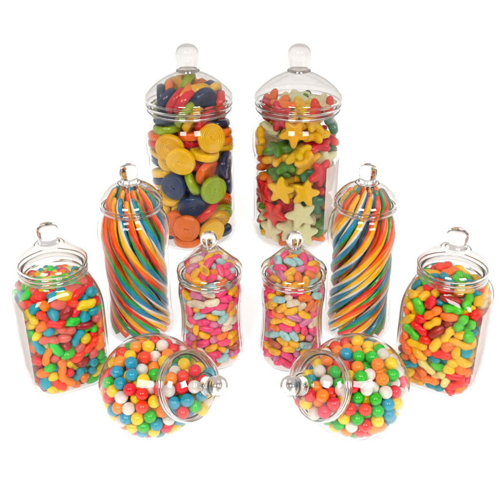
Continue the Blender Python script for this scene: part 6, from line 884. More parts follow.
(2,3,1511,-281,11212,-654,-424,441,-1,0,0), (2,2,-1584,23,12050,-372,492,-548,9,6,2), (2,5,849,2534,7812,-188,-972,-137,-1,0,0), (2,3,686,1548,6517,-267,950,141,-1,0,0), (2,3,858,-399,10048,23,-629,-735,-1,0,0), (2,3,-454,-871,5073,-203,178,916,-1,0,0),
(2,4,-150,2703,8309,109,556,-811,-1,0,0), (2,1,-566,974,6307,-754,-484,334,-1,0,0), (2,1,472,-439,5522,-104,-121,571,-1,0,0), (2,3,-1324,435,10138,8,-21,-107,-1,0,0), (2,3,867,-141,6262,-524,721,-332,-1,0,0), (2,0,-2092,-84,10746,-21,-893,346,9,8,7),
(2,3,1738,340,7456,343,-476,-529,-1,0,0), (2,5,1781,-1004,7983,628,-701,5,-1,0,0), (2,4,1359,651,8116,823,-112,357,-1,0,0), (2,3,-1488,-1196,9066,-243,46,-912,3,7,0), (2,3,-2193,-917,8569,-462,-24,159,3,7,1), (2,2,-349,2312,10945,851,-156,362,-1,0,0),
(2,0,-2033,1150,9981,476,-330,-802,0,2,0), (2,4,441,-293,10853,-965,23,-12,-1,0,0), (2,3,-1627,-343,9525,735,43,632,-1,0,0), (2,3,89,302,6492,-665,-251,38,-1,0,0), (2,3,966,2379,8683,919,27,279,-1,0,0), (2,5,58,1174,9027,-307,-628,622,-1,0,0),
(2,1,130,-1249,10714,250,603,400,9,5,4), (2,3,-287,-1741,6965,-333,-154,-343,4,4,1), (2,3,573,1035,11625,-244,321,798,9,15,2), (2,3,1867,-890,10320,-239,-285,927,2,2,0), (2,5,-495,1116,8312,879,39,17,-1,0,0), (2,2,-1971,-498,11198,236,-362,833,9,6,5),
(2,4,615,-1510,5749,944,-109,82,-1,0,0), (2,0,661,162,11495,189,-923,323,-1,0,0), (2,1,-571,-710,6778,-482,251,-791,-1,0,0), (2,2,-669,1998,8744,-429,848,-202,-1,0,0), (2,4,2125,1095,8975,-378,800,-462,-1,0,0), (2,5,1194,-1867,11148,-872,-36,402,9,4,2),
(2,3,-2207,776,10826,228,-530,394,9,15,7), (2,3,199,2304,9101,-397,349,-496,-1,0,0), (2,3,1585,-1024,7091,244,-420,-769,-1,0,0), (2,0,-725,-238,9689,250,-485,-717,-1,0,0), (2,2,-358,1016,9765,-59,-32,427,-1,0,0), (2,3,2194,105,11238,251,-347,-500,9,15,5),
(2,0,-1585,1356,11194,-579,-504,-424,9,8,1), (2,1,1584,368,11842,-493,-723,444,9,5,1), (2,1,-1744,1696,8218,-162,-949,260,-1,0,0), (2,0,991,-176,12155,217,126,-730,9,8,2), (2,0,-1105,-1692,9675,-328,322,-752,4,4,0), (2,2,-1101,-288,8602,262,262,909,-1,0,0),
(2,3,-1263,1021,10902,-921,-121,-355,-1,0,0), (2,4,2351,1111,7363,737,-520,-156,-1,0,0), (2,1,587,-583,6954,248,861,-432,-1,0,0), (2,3,-1276,-1271,6474,-489,-838,-233,4,4,2), (2,3,-525,-1650,7789,-657,300,-593,-1,0,0), (2,0,835,1483,7947,-583,787,91,-1,0,0),
(2,3,1150,-1102,10773,77,767,593,9,15,10), (2,4,-166,222,10284,344,-62,-513,-1,0,0), (2,0,-474,-725,9070,687,490,248,4,4,1), (2,3,-532,238,8278,-588,155,-147,-1,0,0), (2,3,-843,-1686,11612,-215,959,117,9,15,9), (2,4,-1249,-325,7027,590,-782,156,-1,0,0),
(2,4,938,358,10408,380,832,-375,-1,0,0), (2,4,1035,-247,7986,100,64,-965,-1,0,0), (2,0,-342,-1450,10055,-597,393,-287,1,1,0), (2,2,-850,-374,7735,470,642,476,4,2,0), (2,5,-39,-579,7531,390,-107,-737,-1,0,0), (2,3,1623,-587,11535,-980,-131,-75,9,15,4),
(2,5,809,-589,9245,553,-541,-457,-1,0,0), (2,0,-1984,451,11358,-156,-569,389,9,8,4), (2,2,1153,870,11005,222,-183,-115,-1,0,0), (2,5,-496,281,7100,-646,539,-421,-1,0,0), (2,1,-1225,829,7741,-534,277,-133,-1,0,0), (2,2,107,-924,9603,-169,310,-483,-1,0,0),
(2,1,185,1230,10549,716,-514,-472,-1,0,0), (2,2,467,559,8263,-617,732,-45,-1,0,0), (2,2,-632,-823,12205,-844,433,-117,9,6,4), (2,3,-1227,-1645,10503,491,443,342,9,15,14), (2,1,-1261,1842,10867,-275,241,927,-1,0,0), (2,3,-772,-467,10480,-783,61,-65,-1,0,0),
(2,5,-51,-2065,11127,10,-751,-230,9,4,3), (2,2,-776,1957,11367,-449,-81,145,9,6,1), (2,1,1638,-33,6734,930,313,-99,-1,0,0), (2,5,2043,-987,11161,-542,558,-589,9,4,1), (2,3,-2081,-1078,10635,-865,470,-156,9,15,12), (2,4,2059,-120,10553,-204,40,978,-1,0,0),
(2,5,-1,832,7649,-614,-433,437,-1,0,0), (2,6,1236,-793,8554,821,79,283,-1,0,0), (2,1,735,-1356,10046,206,-774,-473,-1,0,0), (2,0,8,599,11052,-20,-670,687,-1,0,0), (2,3,-1278,-550,11638,393,489,428,9,15,6), (2,3,-762,1399,10360,368,-511,-775,-1,0,0),
(2,2,1487,-1807,10297,-598,-311,100,2,2,0), (2,5,-474,-152,11584,336,-459,553,9,4,0), (2,4,624,158,7298,102,-181,-978,-1,0,0), (2,4,-946,-1944,8927,569,686,113,4,3,0), (2,3,267,325,9569,-624,723,-130,-1,0,0), (2,2,677,1345,9529,-85,180,-412,-1,0,0),
(2,0,2211,-1003,9018,-851,-301,-150,2,2,1), (2,1,753,1900,11391,213,653,727,9,5,0), (2,3,-1023,232,10918,33,-381,924,-1,0,0), (2,3,-107,625,11975,148,881,354,9,15,3), (2,3,-441,-2283,10400,863,-246,105,1,1,0), (2,3,308,-311,8653,-182,-555,536,-1,0,0),
),
'G': (
(3,0,-1012,394,5472,624,-619,474,9,7,5), (3,2,71,-2343,5519,200,758,-429,9,4,3), (3,0,852,-2,6307,-658,-731,-171,9,7,3), (3,4,11,-808,6334,179,217,955,9,7,3), (3,4,2344,-122,5521,-827,106,-323,9,7,0), (3,3,-587,-1997,3640,-541,92,808,-1,0,0),
(3,2,165,-1220,5235,-188,-757,-593,9,4,2), (3,4,-1381,-566,5977,31,561,-94,9,7,4), (3,3,-885,-803,4960,-368,-371,-115,9,3,1), (3,2,1056,-1115,5955,-302,613,-559,9,4,1), (3,3,-759,-1528,5858,37,583,417,9,3,2), (3,4,-2029,-454,5029,801,126,-304,9,7,5),
(3,5,1093,-1447,1027,215,-126,649,-1,0,0), (3,2,1532,3239,-2070,-146,-584,10,-1,0,0), (3,4,870,-3998,-602,-334,516,568,-1,0,0), (3,1,3473,-1928,-1136,-623,262,-552,-1,0,0), (3,5,-3159,-449,-235,-305,780,318,-1,0,0), (3,0,-2752,1238,612,-835,43,542,-1,0,0),
(3,3,374,-2043,4444,523,783,216,-1,0,0), (3,4,1191,-421,-1834,-426,-68,-711,-1,0,0), (3,5,-350,2100,-601,49,882,-191,0,1,0), (3,3,2458,1413,3005,-423,444,419,2,1,0), (3,2,1275,-392,-3874,-741,600,-220,-1,0,0), (3,3,1283,2689,-8,-676,26,-47,1,2,0),
(3,4,1640,-1225,27,150,177,-823,-1,0,0), (3,2,-2247,2280,718,-383,-913,105,3,6,0), (3,3,-860,-3185,75,481,815,295,-1,0,0), (3,1,3685,1460,-1180,394,-868,-228,-1,0,0), (3,0,2584,2304,1591,943,239,231,1,4,1), (3,0,1637,2040,883,-662,741,-58,1,4,2),
(3,1,1451,-1802,3436,700,694,164,-1,0,0), (3,2,196,1710,-3773,872,238,-427,-1,0,0), (3,0,2521,2641,-1945,147,32,665,-1,0,0), (3,2,636,1784,334,981,100,123,1,6,3), (3,4,-981,-113,3074,-343,617,-37,-1,0,0), (3,2,3035,-189,-725,-385,190,-726,-1,0,0),
(3,1,778,1585,-2543,-8,-238,-948,-1,0,0), (3,2,-3437,115,-2297,-495,-280,463,6,4,0), (3,5,-1813,474,1396,-724,257,-596,4,2,1), (3,5,-1732,699,-3700,461,95,-824,-1,0,0), (3,4,1047,-3602,-1681,-41,972,-179,-1,0,0), (3,2,1782,-1367,-2151,436,-697,513,-1,0,0),
(3,5,-2042,957,-267,-182,351,140,-1,0,0), (3,2,-529,2189,-2156,370,19,870,-1,0,0), (3,2,-1143,-1249,2958,437,791,-419,7,6,1), (3,5,2493,3148,-896,-191,353,-895,1,5,0), (3,4,656,1626,-1389,-613,339,-324,-1,0,0), (3,0,1764,1673,-1963,406,-690,558,-1,0,0),
(3,0,43,-77,5427,-174,-208,-35,9,7,4), (3,2,4133,-265,-1,361,-504,573,-1,0,0), (3,4,-4013,-114,-1013,471,87,-784,6,2,0), (3,2,-2646,239,-3183,65,101,-191,-1,0,0), (3,3,-1068,-233,-3867,202,-154,643,-1,0,0), (3,0,1814,2417,-2835,928,353,-76,-1,0,0),
(3,0,-3817,1012,-1222,499,490,-430,3,2,1), (3,2,-2729,-1809,-471,-396,-31,183,-1,0,0), (3,5,-1228,2312,1274,-222,-305,894,1,5,3), (3,1,4045,867,208,-309,-373,-652,2,1,0), (3,6,2864,2784,580,475,-847,31,1,1,0), (3,5,-3166,694,-319,260,12,47,3,5,2),
(3,3,3004,419,579,-574,781,-66,-1,0,0), (3,3,540,3728,-1704,-20,-28,-979,0,2,0), (3,3,-948,-4,-716,-605,-633,57,-1,0,0), (3,4,-317,-367,1079,473,329,-783,-1,0,0), (3,4,3889,-1383,-196,-152,231,-634,-1,0,0), (3,0,-1416,1099,-2627,-904,-347,132,-1,0,0),
(3,2,-1645,-622,1033,-863,-258,-418,4,6,4), (3,2,544,-1447,-1604,330,271,-696,-1,0,0), (3,0,2079,3527,133,-416,-616,-319,1,4,0), (3,4,311,640,-2062,128,804,-565,-1,0,0), (3,4,-879,-780,152,782,-233,445,-1,0,0), (3,4,-1095,-2782,1139,15,944,-311,7,5,1),
(3,3,3104,-700,320,-903,295,-89,-1,0,0), (3,0,1348,1628,-3554,224,801,401,-1,0,0), (3,4,3040,-1153,2576,-874,359,324,-1,0,0), (3,4,78,-2047,-741,588,555,507,-1,0,0), (3,5,2024,-2286,-231,-814,422,-283,-1,0,0), (3,2,-791,-3562,1968,-547,-154,392,7,6,3),
(3,5,1252,-426,3633,-486,-836,19,-1,0,0), (3,0,-1733,-1563,5225,-456,-258,573,9,7,6), (3,0,958,-2277,-3330,-68,-400,-907,-1,0,0), (3,3,-3289,2206,-1220,459,574,-656,3,2,0), (3,2,-763,255,-1829,148,-890,-403,-1,0,0), (3,1,-177,1929,1605,-71,-286,-218,1,3,2),
(3,1,-4,-1492,1385,173,165,933,-1,0,0), (3,0,37,899,4783,-575,233,315,9,7,1), (3,3,-59,-3821,-1255,-770,-305,-503,-1,0,0), (3,5,670,2612,1184,771,-510,133,1,5,2), (3,5,-1784,-2215,3004,140,-327,-227,7,1,0), (3,2,-2658,1934,-301,-147,-915,-371,3,6,1),
(3,2,888,1450,1550,-768,181,583,1,6,4), (3,2,1991,-3494,992,695,-392,375,-1,0,0), (3,5,302,1268,3576,284,105,627,1,5,4), (3,4,-1849,-1648,-1956,7,-499,741,-1,0,0), (3,2,-462,1290,-1413,256,554,-556,-1,0,0), (3,0,2194,617,-748,-544,-328,388,-1,0,0),
(3,2,-2965,561,1528,-298,-876,-156,3,6,4), (3,3,-1211,1826,2833,116,129,183,4,1,0), (3,4,2007,-1203,5313,-673,64,560,9,7,1), (3,6,2538,-3279,4,-95,-302,-699,-1,0,0), (3,3,92,-279,-3870,-12,733,-395,-1,0,0), (3,4,1694,-2404,867,-567,-284,489,-1,0,0),
(3,1,98,2814,188,531,445,-276,0,3,1), (3,6,-1926,790,3729,791,104,75,4,1,0), (3,1,381,3849,-566,341,-556,690,0,3,0), (3,0,-250,3322,-2457,-860,278,278,0,5,2), (3,2,2005,-1664,1696,-616,549,-436,-1,0,0), (3,4,-2646,-2274,2221,658,491,379,7,5,2),
(3,1,827,-807,-691,-40,751,422,-1,0,0), (3,4,171,-2765,-1637,-10,422,298,-1,0,0), (3,2,-710,-1786,-1556,165,194,-966,-1,0,0), (3,1,-308,-964,-840,243,-958,130,-1,0,0), (3,5,3489,1598,1559,2,-556,831,2,1,0), (3,0,-266,-1020,-3063,408,86,804,-1,0,0),
(3,1,-195,-4133,-155,-35,615,-745,-1,0,0), (3,5,1885,3123,1203,880,141,-453,1,5,1), (3,4,-2324,595,-2135,59,848,-521,-1,0,0), (3,1,2030,-649,2262,-793,-184,581,-1,0,0), (3,2,3270,832,2397,-902,-341,141,2,4,1), (3,4,444,-1229,3433,105,327,-149,-1,0,0),
(3,5,3334,-2440,-87,-470,-614,-634,-1,0,0), (3,3,-3094,-1224,2454,-684,25,-652,7,2,0), (3,6,-970,-1859,-2689,62,-218,917,-1,0,0), (3,4,1033,1164,2673,369,741,449,1,1,0), (3,0,461,-2394,3339,160,235,954,-1,0,0), (3,4,390,-466,4390,850,228,-1,9,7,2),
(3,1,-3363,-1958,-1413,-739,-479,29,6,2,1), (3,2,869,3585,589,585,611,532,1,6,0), (3,2,-3653,-1948,188,-489,458,728,6,4,3), (3,0,612,-3126,-2643,354,273,573,-1,0,0), (3,2,2253,2072,-99,158,155,336,1,6,1), (3,3,-2458,1368,-3035,64,-450,842,3,2,1),
(3,1,-1865,3494,-431,523,-541,34,0,3,2), (3,6,1411,-2739,2775,834,495,-156,-1,0,0), (3,0,-2932,-1171,635,-29,803,-556,6,2,0), (3,1,-3267,1258,-2214,822,-260,-200,3,1,0), (3,5,-2018,-325,-379,514,-707,-211,3,5,4), (3,0,539,2761,-880,-533,-377,607,0,5,1),
(3,5,-1499,-1177,-961,145,151,774,-1,0,0), (3,3,1869,-599,1109,260,576,574,-1,0,0), (3,2,-111,-2599,1727,-698,-360,131,-1,0,0), (3,2,-2603,-24,3215,-813,-19,-80,4,6,5), (3,3,-2172,-777,-3441,579,-92,-779,-1,0,0), (3,5,-788,-2804,-1008,-3,340,-923,-1,0,0),
(3,1,-785,189,4347,-275,637,-632,9,2,1), (3,2,-514,1830,499,-767,-144,-167,1,6,5), (3,2,-282,-2033,-3602,-935,-254,143,-1,0,0), (3,2,478,2174,2532,-714,-527,410,1,6,2), (3,2,-1384,3172,-2277,-109,314,680,0,2,1), (3,5,-1615,-2810,-2584,581,25,155,-1,0,0),
(3,0,-626,3816,-1477,-381,-105,-124,0,5,0), (3,3,-1827,-2545,250,626,-668,288,-1,0,0), (3,2,-3721,-1045,1501,282,523,-764,6,4,2), (3,6,1533,716,-2551,263,-269,114,-1,0,0), (3,2,-2437,1961,2693,-682,586,167,4,6,2), (3,5,-3888,-1224,-686,-604,-596,109,6,2,1),
(3,4,1139,268,-364,-619,381,-29,-1,0,0), (3,5,-77,68,43,571,-767,-257,-1,0,0), (3,1,-1944,-3360,-1438,-162,909,-349,-1,0,0), (3,5,-3956,46,1196,589,22,-263,6,2,0), (3,1,150,-1287,164,-134,-125,-475,-1,0,0), (3,4,2335,-2049,2734,-579,-781,202,-1,0,0),
(3,2,981,509,4240,-628,-763,-13,5,1,0), (3,6,-2676,2255,-2203,-697,435,211,3,2,0), (3,0,-2121,-3534,-304,381,524,-319,7,3,2), (3,2,-2473,-531,-2349,-796,108,-236,-1,0,0), (3,1,1402,3525,-962,-491,64,-1,1,3,0), (3,3,2043,-428,4460,14,-780,-87,9,3,0),
(3,1,371,-3237,2556,391,-347,-610,8,1,0), (3,0,261,-3069,-220,64,103,258,-1,0,0), (3,2,-3638,-896,-1771,-118,-756,-579,6,4,1), (3,1,2921,418,-2900,-504,140,-813,-1,0,0), (3,2,-2052,-1864,-3077,337,784,371,-1,0,0), (3,1,170,57,-1078,710,-503,-147,-1,0,0),
(3,1,-1028,1316,4551,-577,-44,790,9,2,0), (3,6,3562,-248,2103,176,446,445,-1,0,0), (3,2,-1556,-24,-2825,-81,646,184,-1,0,0), (3,4,2045,-3042,-1915,169,-886,241,-1,0,0), (3,0,-435,750,-3870,930,324,-102,-1,0,0), (3,0,-1335,273,353,-667,219,-672,-1,0,0),
(3,4,-2899,85,-1265,743,-167,618,-1,0,0), (3,2,3588,630,-1979,375,-588,680,-1,0,0), (3,0,-3394,-105,2370,-857,-103,-206,7,3,0), (3,0,558,2602,-2025,-4,991,35,-1,0,0), (3,2,-3778,1670,-261,15,-411,-150,3,6,3), (3,3,727,-4030,551,961,-215,170,-1,0,0),
(3,3,-1593,1922,-711,-347,65,-249,0,2,1), (3,4,-1498,-1447,4091,-946,199,72,7,5,0), (3,1,165,-2028,-2530,-26,-61,-765,-1,0,0), (3,0,-1774,2306,-2941,-82,-500,694,0,5,3), (3,5,-1901,934,2582,2,47,-807,4,2,0), (3,0,87,132,3447,-52,518,-233,5,1,0),
(3,2,1238,-1259,4441,-329,647,-552,-1,0,0), (3,4,717,2549,-3178,102,563,572,-1,0,0), (3,1,1985,-2300,-2811,885,-343,308,-1,0,0), (3,1,668,-2938,941,602,576,-442,-1,0,0), (3,4,-2822,3025,34,378,572,-529,0,3,2), (3,1,-1863,-195,2341,-615,-652,282,4,1,0),
(3,5,-1957,696,4885,-345,-625,-600,9,3,1), (3,5,1974,-573,-998,-394,-892,-203,-1,0,0), (3,0,590,-1326,-3865,668,-29,-392,-1,0,0), (3,4,-679,-2883,2894,-119,278,-360,8,1,0), (3,5,1154,-2321,-2022,-342,-513,-506,-1,0,0), (3,0,1538,-1646,-1054,60,50,-586,-1,0,0),
(3,2,-506,781,994,651,-480,-588,4,6,3), (3,0,1031,906,5391,-731,625,266,9,7,0), (3,4,-1753,3304,966,-83,217,-810,0,3,0), (3,0,2919,-2776,964,-350,-338,479,-1,0,0), (3,2,912,9,2626,-729,553,-402,-1,0,0), (3,1,1385,-3198,63,668,464,445,-1,0,0),
(3,4,2564,1739,-1153,193,-964,-107,-1,0,0), (3,2,-1047,-828,-2155,-306,872,253,-1,0,0), (3,0,-2249,2726,-1222,-288,392,-873,0,5,4), (3,3,-77,-1752,2526,410,-387,-143,-1,0,0), (3,2,3958,-592,1085,-331,263,311,-1,0,0), (3,4,-206,1245,2539,-481,-651,-567,4,2,0),
(3,0,-383,3115,1213,23,208,-702,1,4,3), (3,1,2257,-315,-2258,58,-438,610,-1,0,0), (3,2,-1545,1360,698,404,-432,254,-1,0,0), (3,4,-1024,2750,-1266,559,5,-667,0,3,1), (3,6,-1097,-2089,2074,-309,-224,-886,-1,0,0), (3,3,1957,479,2532,-336,-10,-862,-1,0,0),
(3,3,-2589,-1030,-1309,-168,-570,780,-1,0,0), (3,2,725,692,-3867,-518,-107,-686,-1,0,0), (3,2,3663,-1694,906,410,-379,821,-1,0,0), (3,2,2637,1477,804,282,431,781,2,4,0), (3,3,-3318,-2106,1283,-593,378,-486,7,2,1), (3,1,-1220,-1373,-3712,276,462,559,-1,0,0),
(3,2,2454,753,-1863,20,-828,-350,-1,0,0), (3,0,72,-512,-2080,-944,-94,230,-1,0,0), (3,0,274,503,1807,-823,533,-129,4,3,0), (3,5,3842,-823,-1284,-428,432,601,-1,0,0), (3,2,840,-1126,-2757,912,-176,-46,-1,0,0), (3,6,2547,-1680,599,-636,713,-179,-1,0,0),
(3,6,1287,-3456,1894,79,-421,800,8,1,0), (3,2,667,-572,1659,848,-346,-196,-1,0,0), (3,5,-1126,-3894,-808,-44,-802,591,-1,0,0), (3,2,-2243,1537,1621,670,463,-412,3,6,2), (3,4,-555,-836,3855,236,-958,149,5,1,0), (3,4,2589,154,1622,851,-74,128,-1,0,0),
(3,2,-832,192,1965,772,-591,131,-1,0,0), (3,1,-422,111,-2919,328,-590,667,-1,0,0), (3,0,-2849,-2864,-911,-400,-422,791,6,2,1), (3,5,3104,1661,-2172,767,-193,531,-1,0,0), (3,5,-3904,1132,764,-281,527,802,3,5,1), (3,4,-3405,2208,696,-512,-459,-10,3,2,1),
(3,6,3886,537,1314,-70,-669,671,-1,0,0), (3,5,914,-2139,53,450,-357,-549,-1,0,0), (3,5,-1619,1928,-1856,667,287,601,3,5,0), (3,0,-3406,1622,1698,478,-367,-648,3,2,0), (3,3,2387,1439,-3060,544,108,-777,-1,0,0), (3,2,-973,-1936,-267,593,362,688,-1,0,0),
(3,4,-4030,-856,408,-592,168,-334,6,2,1), (3,0,-1733,-332,3918,-17,-148,900,4,3,2), (3,2,1488,1402,3717,213,-118,-947,2,4,2), (3,2,1380,1412,-494,-414,547,-607,-1,0,0), (3,5,2779,-1141,-1625,-112,969,-176,-1,0,0), (3,6,989,-2271,1822,-822,506,-247,-1,0,0),
(3,5,2113,-174,74,-549,-554,-417,-1,0,0), (3,2,1862,580,-3645,506,-773,-67,-1,0,0), (3,4,-2668,2622,1753,378,86,-164,3,2,0), (3,4,-2974,-2877,233,256,34,959,7,5,3), (3,2,-2527,28,601,6,-940,4,3,6,5), (3,3,252,-3824,1580,-105,637,736,8,1,0),
(3,0,3085,-2047,1849,-581,-740,-270,-1,0,0), (3,4,3040,1222,-244,-846,-235,-264,-1,0,0), (3,0,-2180,-1890,1153,929,-324,158,-1,0,0), (3,3,2019,1320,1755,94,-27,734,1,2,1), (3,4,1698,-1405,-3497,318,-445,219,-1,0,0), (3,0,618,684,718,327,678,488,-1,0,0),
(3,3,-2960,-1565,-2426,-894,-300,-296,-1,0,0), (3,2,-660,-3982,896,-499,-816,278,7,6,5), (3,0,1183,-238,5208,791,-386,-36,9,7,2), (3,4,-1766,-3660,790,-485,538,592,7,5,4), (3,0,3636,1923,457,77,-464,564,2,1,0), (3,1,721,-1,-2938,-538,294,774,-1,0,0),
(3,2,-1550,915,-1314,-529,-24,590,-1,0,0), (3,2,2796,-2869,-1043,-518,569,-579,-1,0,0), (3,5,2766,-1318,-2773,-379,684,564,-1,0,0), (3,1,-2259,-1140,3268,-55,-366,197,7,1,0), (3,2,1279,654,-1441,620,554,340,-1,0,0), (3,4,3404,-459,-2306,-605,156,-599,-1,0,0),
(3,2,-813,954,3470,-488,614,-235,4,6,1), (3,5,-504,213,6483,496,300,460,9,3,0), (3,0,-1790,-3045,2171,315,689,-515,7,3,1), (3,2,849,-436,516,-118,-939,-58,-1,0,0), (3,3,-873,1101,-333,596,-467,541,-1,0,0), (3,4,1095,-2707,-943,268,631,-136,-1,0,0),
(3,6,-70,-588,2553,392,-554,-557,-1,0,0), (3,3,-217,-2316,528,-456,-364,-399,-1,0,0), (3,2,-910,-3472,-1947,-665,-296,651,-1,0,0), (3,4,-1889,-1352,157,250,-122,-809,-1,0,0), (3,2,2049,399,3670,-369,-118,-125,2,4,3), (3,1,2228,-963,3360,484,50,816,-1,0,0),
(3,4,2922,-966,1443,572,584,-424,-1,0,0), (3,5,2856,-70,2997,-461,95,-118,-1,0,0), (3,1,1618,2397,-1078,30,821,-333,-1,0,0), (3,5,1081,-1309,2456,865,-234,-432,-1,0,0), (3,0,-3060,980,2607,958,-234,-153,4,3,1), (3,1,1392,373,1528,699,356,171,-1,0,0),
(3,2,-1822,-2296,-991,-391,-340,-757,-1,0,0), (3,5,-436,2519,-3262,362,-524,-713,-1,0,0), (3,2,1899,-3573,-900,1,550,375,-1,0,0), (3,2,-698,3476,-362,91,-994,-29,0,2,0), (3,1,-4141,239,72,762,-248,401,6,2,0), (3,2,-2566,-2562,-1990,728,-607,-241,-1,0,0),
(3,3,-296,1262,-2833,-409,64,-273,-1,0,0), (3,3,4017,375,-948,-265,802,290,-1,0,0), (3,5,1158,-2043,5292,-40,752,87,9,3,2), (3,0,2662,-1375,-510,216,198,-871,-1,0,0), (3,4,-917,-964,1867,-373,119,-874,4,2,1), (3,6,-1289,2613,155,444,-605,654,0,1,0),
(3,3,-1105,1659,-3630,425,-37,-903,-1,0,0), (3,6,-2664,1228,-1219,-121,-692,-621,3,2,1), (3,5,274,1032,-472,717,-473,-248,-1,0,0), (3,5,-504,-2914,-2886,689,62,482,-1,0,0), (3,2,2841,-2219,-2052,263,-195,683,-1,0,0), (3,2,3323,2390,-567,-889,39,-447,-1,0,0),
(3,5,-1772,-198,-1499,-526,311,-783,3,5,3), (3,1,1738,843,464,-83,-729,582,-1,0,0), (3,2,1979,668,4779,-642,592,-464,9,4,0), (3,6,2278,-2874,1922,225,-589,-614,-1,0,0), (3,2,-2551,-2984,1304,-99,117,-383,7,6,4), (3,2,-1973,-1329,2152,347,-925,81,7,6,2),
(3,2,-1064,-1632,928,352,-846,378,-1,0,0), (3,2,2334,-444,-3398,-30,-74,-756,-1,0,0), (3,4,-728,-1950,4786,63,-601,-678,9,7,6), (3,1,1506,2325,2006,116,419,-593,1,3,1), (3,2,-1125,1303,1818,-507,121,531,4,6,0), (3,2,-2668,-564,1589,-980,189,-13,7,6,0),
),
'H': (
(3,6,-1651,-1269,4954,-209,-435,-769,-1,0,0), (3,5,-2144,-428,5589,-255,270,-927,9,7,1), (3,1,1268,-205,5863,-147,173,665,9,3,1), (3,2,1871,-24,3748,299,-191,722,4,3,1), (3,6,-981,-2117,5379,-816,-202,153,9,2,0), (3,0,344,-686,6360,-252,700,659,9,5,2),
(3,6,1849,-1436,5517,435,-700,565,9,2,1), (3,0,1865,-926,4480,705,604,270,9,5,4), (3,5,33,-2087,4820,555,674,488,9,7,5), (3,3,-628,-57,6373,125,-502,-568,9,1,0), (3,4,-1159,-994,5957,-58,887,-229,9,2,1), (3,3,-515,-1088,5010,838,325,-144,-1,0,0),
(3,1,1624,321,-1534,-295,-283,590,-1,0,0), (3,2,1822,2422,-609,-910,58,-329,2,5,4), (3,5,-2845,-2319,-1902,-806,-183,347,-1,0,0), (3,1,-3388,1564,1796,303,563,-667,0,4,0), (3,3,1923,391,-433,597,698,362,-1,0,0), (3,5,1946,731,4634,-718,-62,580,9,7,3),
(3,5,830,-2074,2219,412,-287,-691,7,4,1), (3,2,4026,624,-721,18,799,536,5,1,0), (3,3,-2131,3444,-823,441,118,446,1,5,0), (3,2,145,629,-3154,364,-539,569,-1,0,0), (3,4,-165,-3580,-1744,664,686,-172,-1,0,0), (3,5,1693,2228,-1735,469,-43,-227,-1,0,0),
(3,0,2590,-1111,-3044,-8,-402,-437,-1,0,0), (3,4,3159,-215,452,55,240,-706,8,5,0), (3,2,-3845,567,1432,587,-132,-249,0,3,0), (3,2,915,2783,4,320,45,602,2,5,3), (3,1,3067,2457,1243,396,-284,-447,5,2,0), (3,5,-2327,-3106,1444,-718,-686,110,-1,0,0),
(3,5,1999,2281,1728,-950,-216,-41,5,9,0), (3,5,1030,1296,-1619,587,-252,-535,-1,0,0), (3,1,3531,-2154,295,550,639,-503,8,2,1), (3,5,631,827,5276,985,27,-171,9,7,2), (3,3,-2573,788,1559,-721,-169,6,-1,0,0), (3,4,3113,-169,-745,-565,-592,463,-1,0,0),
(3,5,701,1129,2016,-343,64,618,-1,0,0), (3,3,1036,1263,-2776,-794,-211,-477,-1,0,0), (3,0,-1072,-501,-1110,13,-786,324,-1,0,0), (3,2,-969,100,742,-481,-569,27,-1,0,0), (3,4,3838,-951,-1198,-510,295,508,8,5,2), (3,0,2940,939,-453,385,848,-287,-1,0,0),
(3,4,4106,-413,-188,-155,-411,461,8,5,1), (3,5,-1070,-2011,415,-494,-166,-589,-1,0,0), (3,4,-919,2741,2029,-335,-208,-627,1,1,0), (3,0,-200,-1756,1131,-774,-383,-70,-1,0,0), (3,5,3108,993,-2541,-31,386,-415,5,9,7), (3,3,484,-2996,2821,565,534,361,6,1,0),
(3,2,2638,238,1591,-807,347,427,4,3,2), (3,3,-1452,313,3589,-71,-834,5,3,1,0), (3,0,-68,1867,1565,-158,767,120,1,5,3), (3,0,2028,1088,3441,-836,-267,-278,4,4,2), (3,4,-1104,1597,-974,-610,-161,609,-1,0,0), (3,4,-1136,-2413,3162,296,-432,-177,-1,0,0),
(3,3,-478,2498,-1872,317,182,503,-1,0,0), (3,2,2178,-1885,2971,764,-245,-586,7,4,1), (3,1,-2038,1012,-654,-548,546,-517,-1,0,0), (3,0,-548,1213,-3868,-163,-771,220,-1,0,0), (3,5,-2980,2679,-1044,-11,-879,-124,-1,0,0), (3,1,2217,-2585,-2366,41,406,-608,-1,0,0),
(3,5,-1130,2032,1144,-868,67,-368,1,2,1), (3,3,-239,2315,-723,712,77,423,-1,0,0), (3,0,2032,1222,-2186,-343,-721,545,-1,0,0), (3,2,2157,3510,-429,-429,-820,370,2,5,2), (3,1,1238,-663,-2231,-242,-461,-638,-1,0,0), (3,0,2881,-2828,950,-453,-200,839,7,5,3),
(3,5,-299,-2278,2365,-950,-245,175,-1,0,0), (3,3,988,3476,923,-908,-390,-78,2,2,1), (3,1,1095,-436,-156,-365,314,840,-1,0,0), (3,1,923,2397,2242,-76,-805,-76,1,4,3), (3,5,-1963,553,400,-757,-628,-105,-1,0,0), (3,5,35,-3906,1362,38,-76,-197,6,1,0),
(3,5,2910,1370,2606,-660,-471,8,4,1,0), (3,1,2071,3349,1293,-492,-658,212,2,2,0), (3,3,-4112,429,309,907,-280,311,-1,0,0), (3,0,2025,-1487,-2124,-219,-197,207,-1,0,0), (3,4,2099,-444,834,-692,-381,108,-1,0,0), (3,6,1666,281,-2733,715,-171,583,-1,0,0),
(3,5,2205,-712,-283,-230,-243,828,-1,0,0), (3,5,1356,-2810,-199,377,-592,-307,-1,0,0), (3,0,-2765,-1855,169,626,680,379,-1,0,0), (3,4,626,-275,3681,556,-147,688,4,1,0), (3,6,-449,-3421,2293,-534,360,-278,6,1,0), (3,1,804,1798,-602,-620,73,-633,-1,0,0),
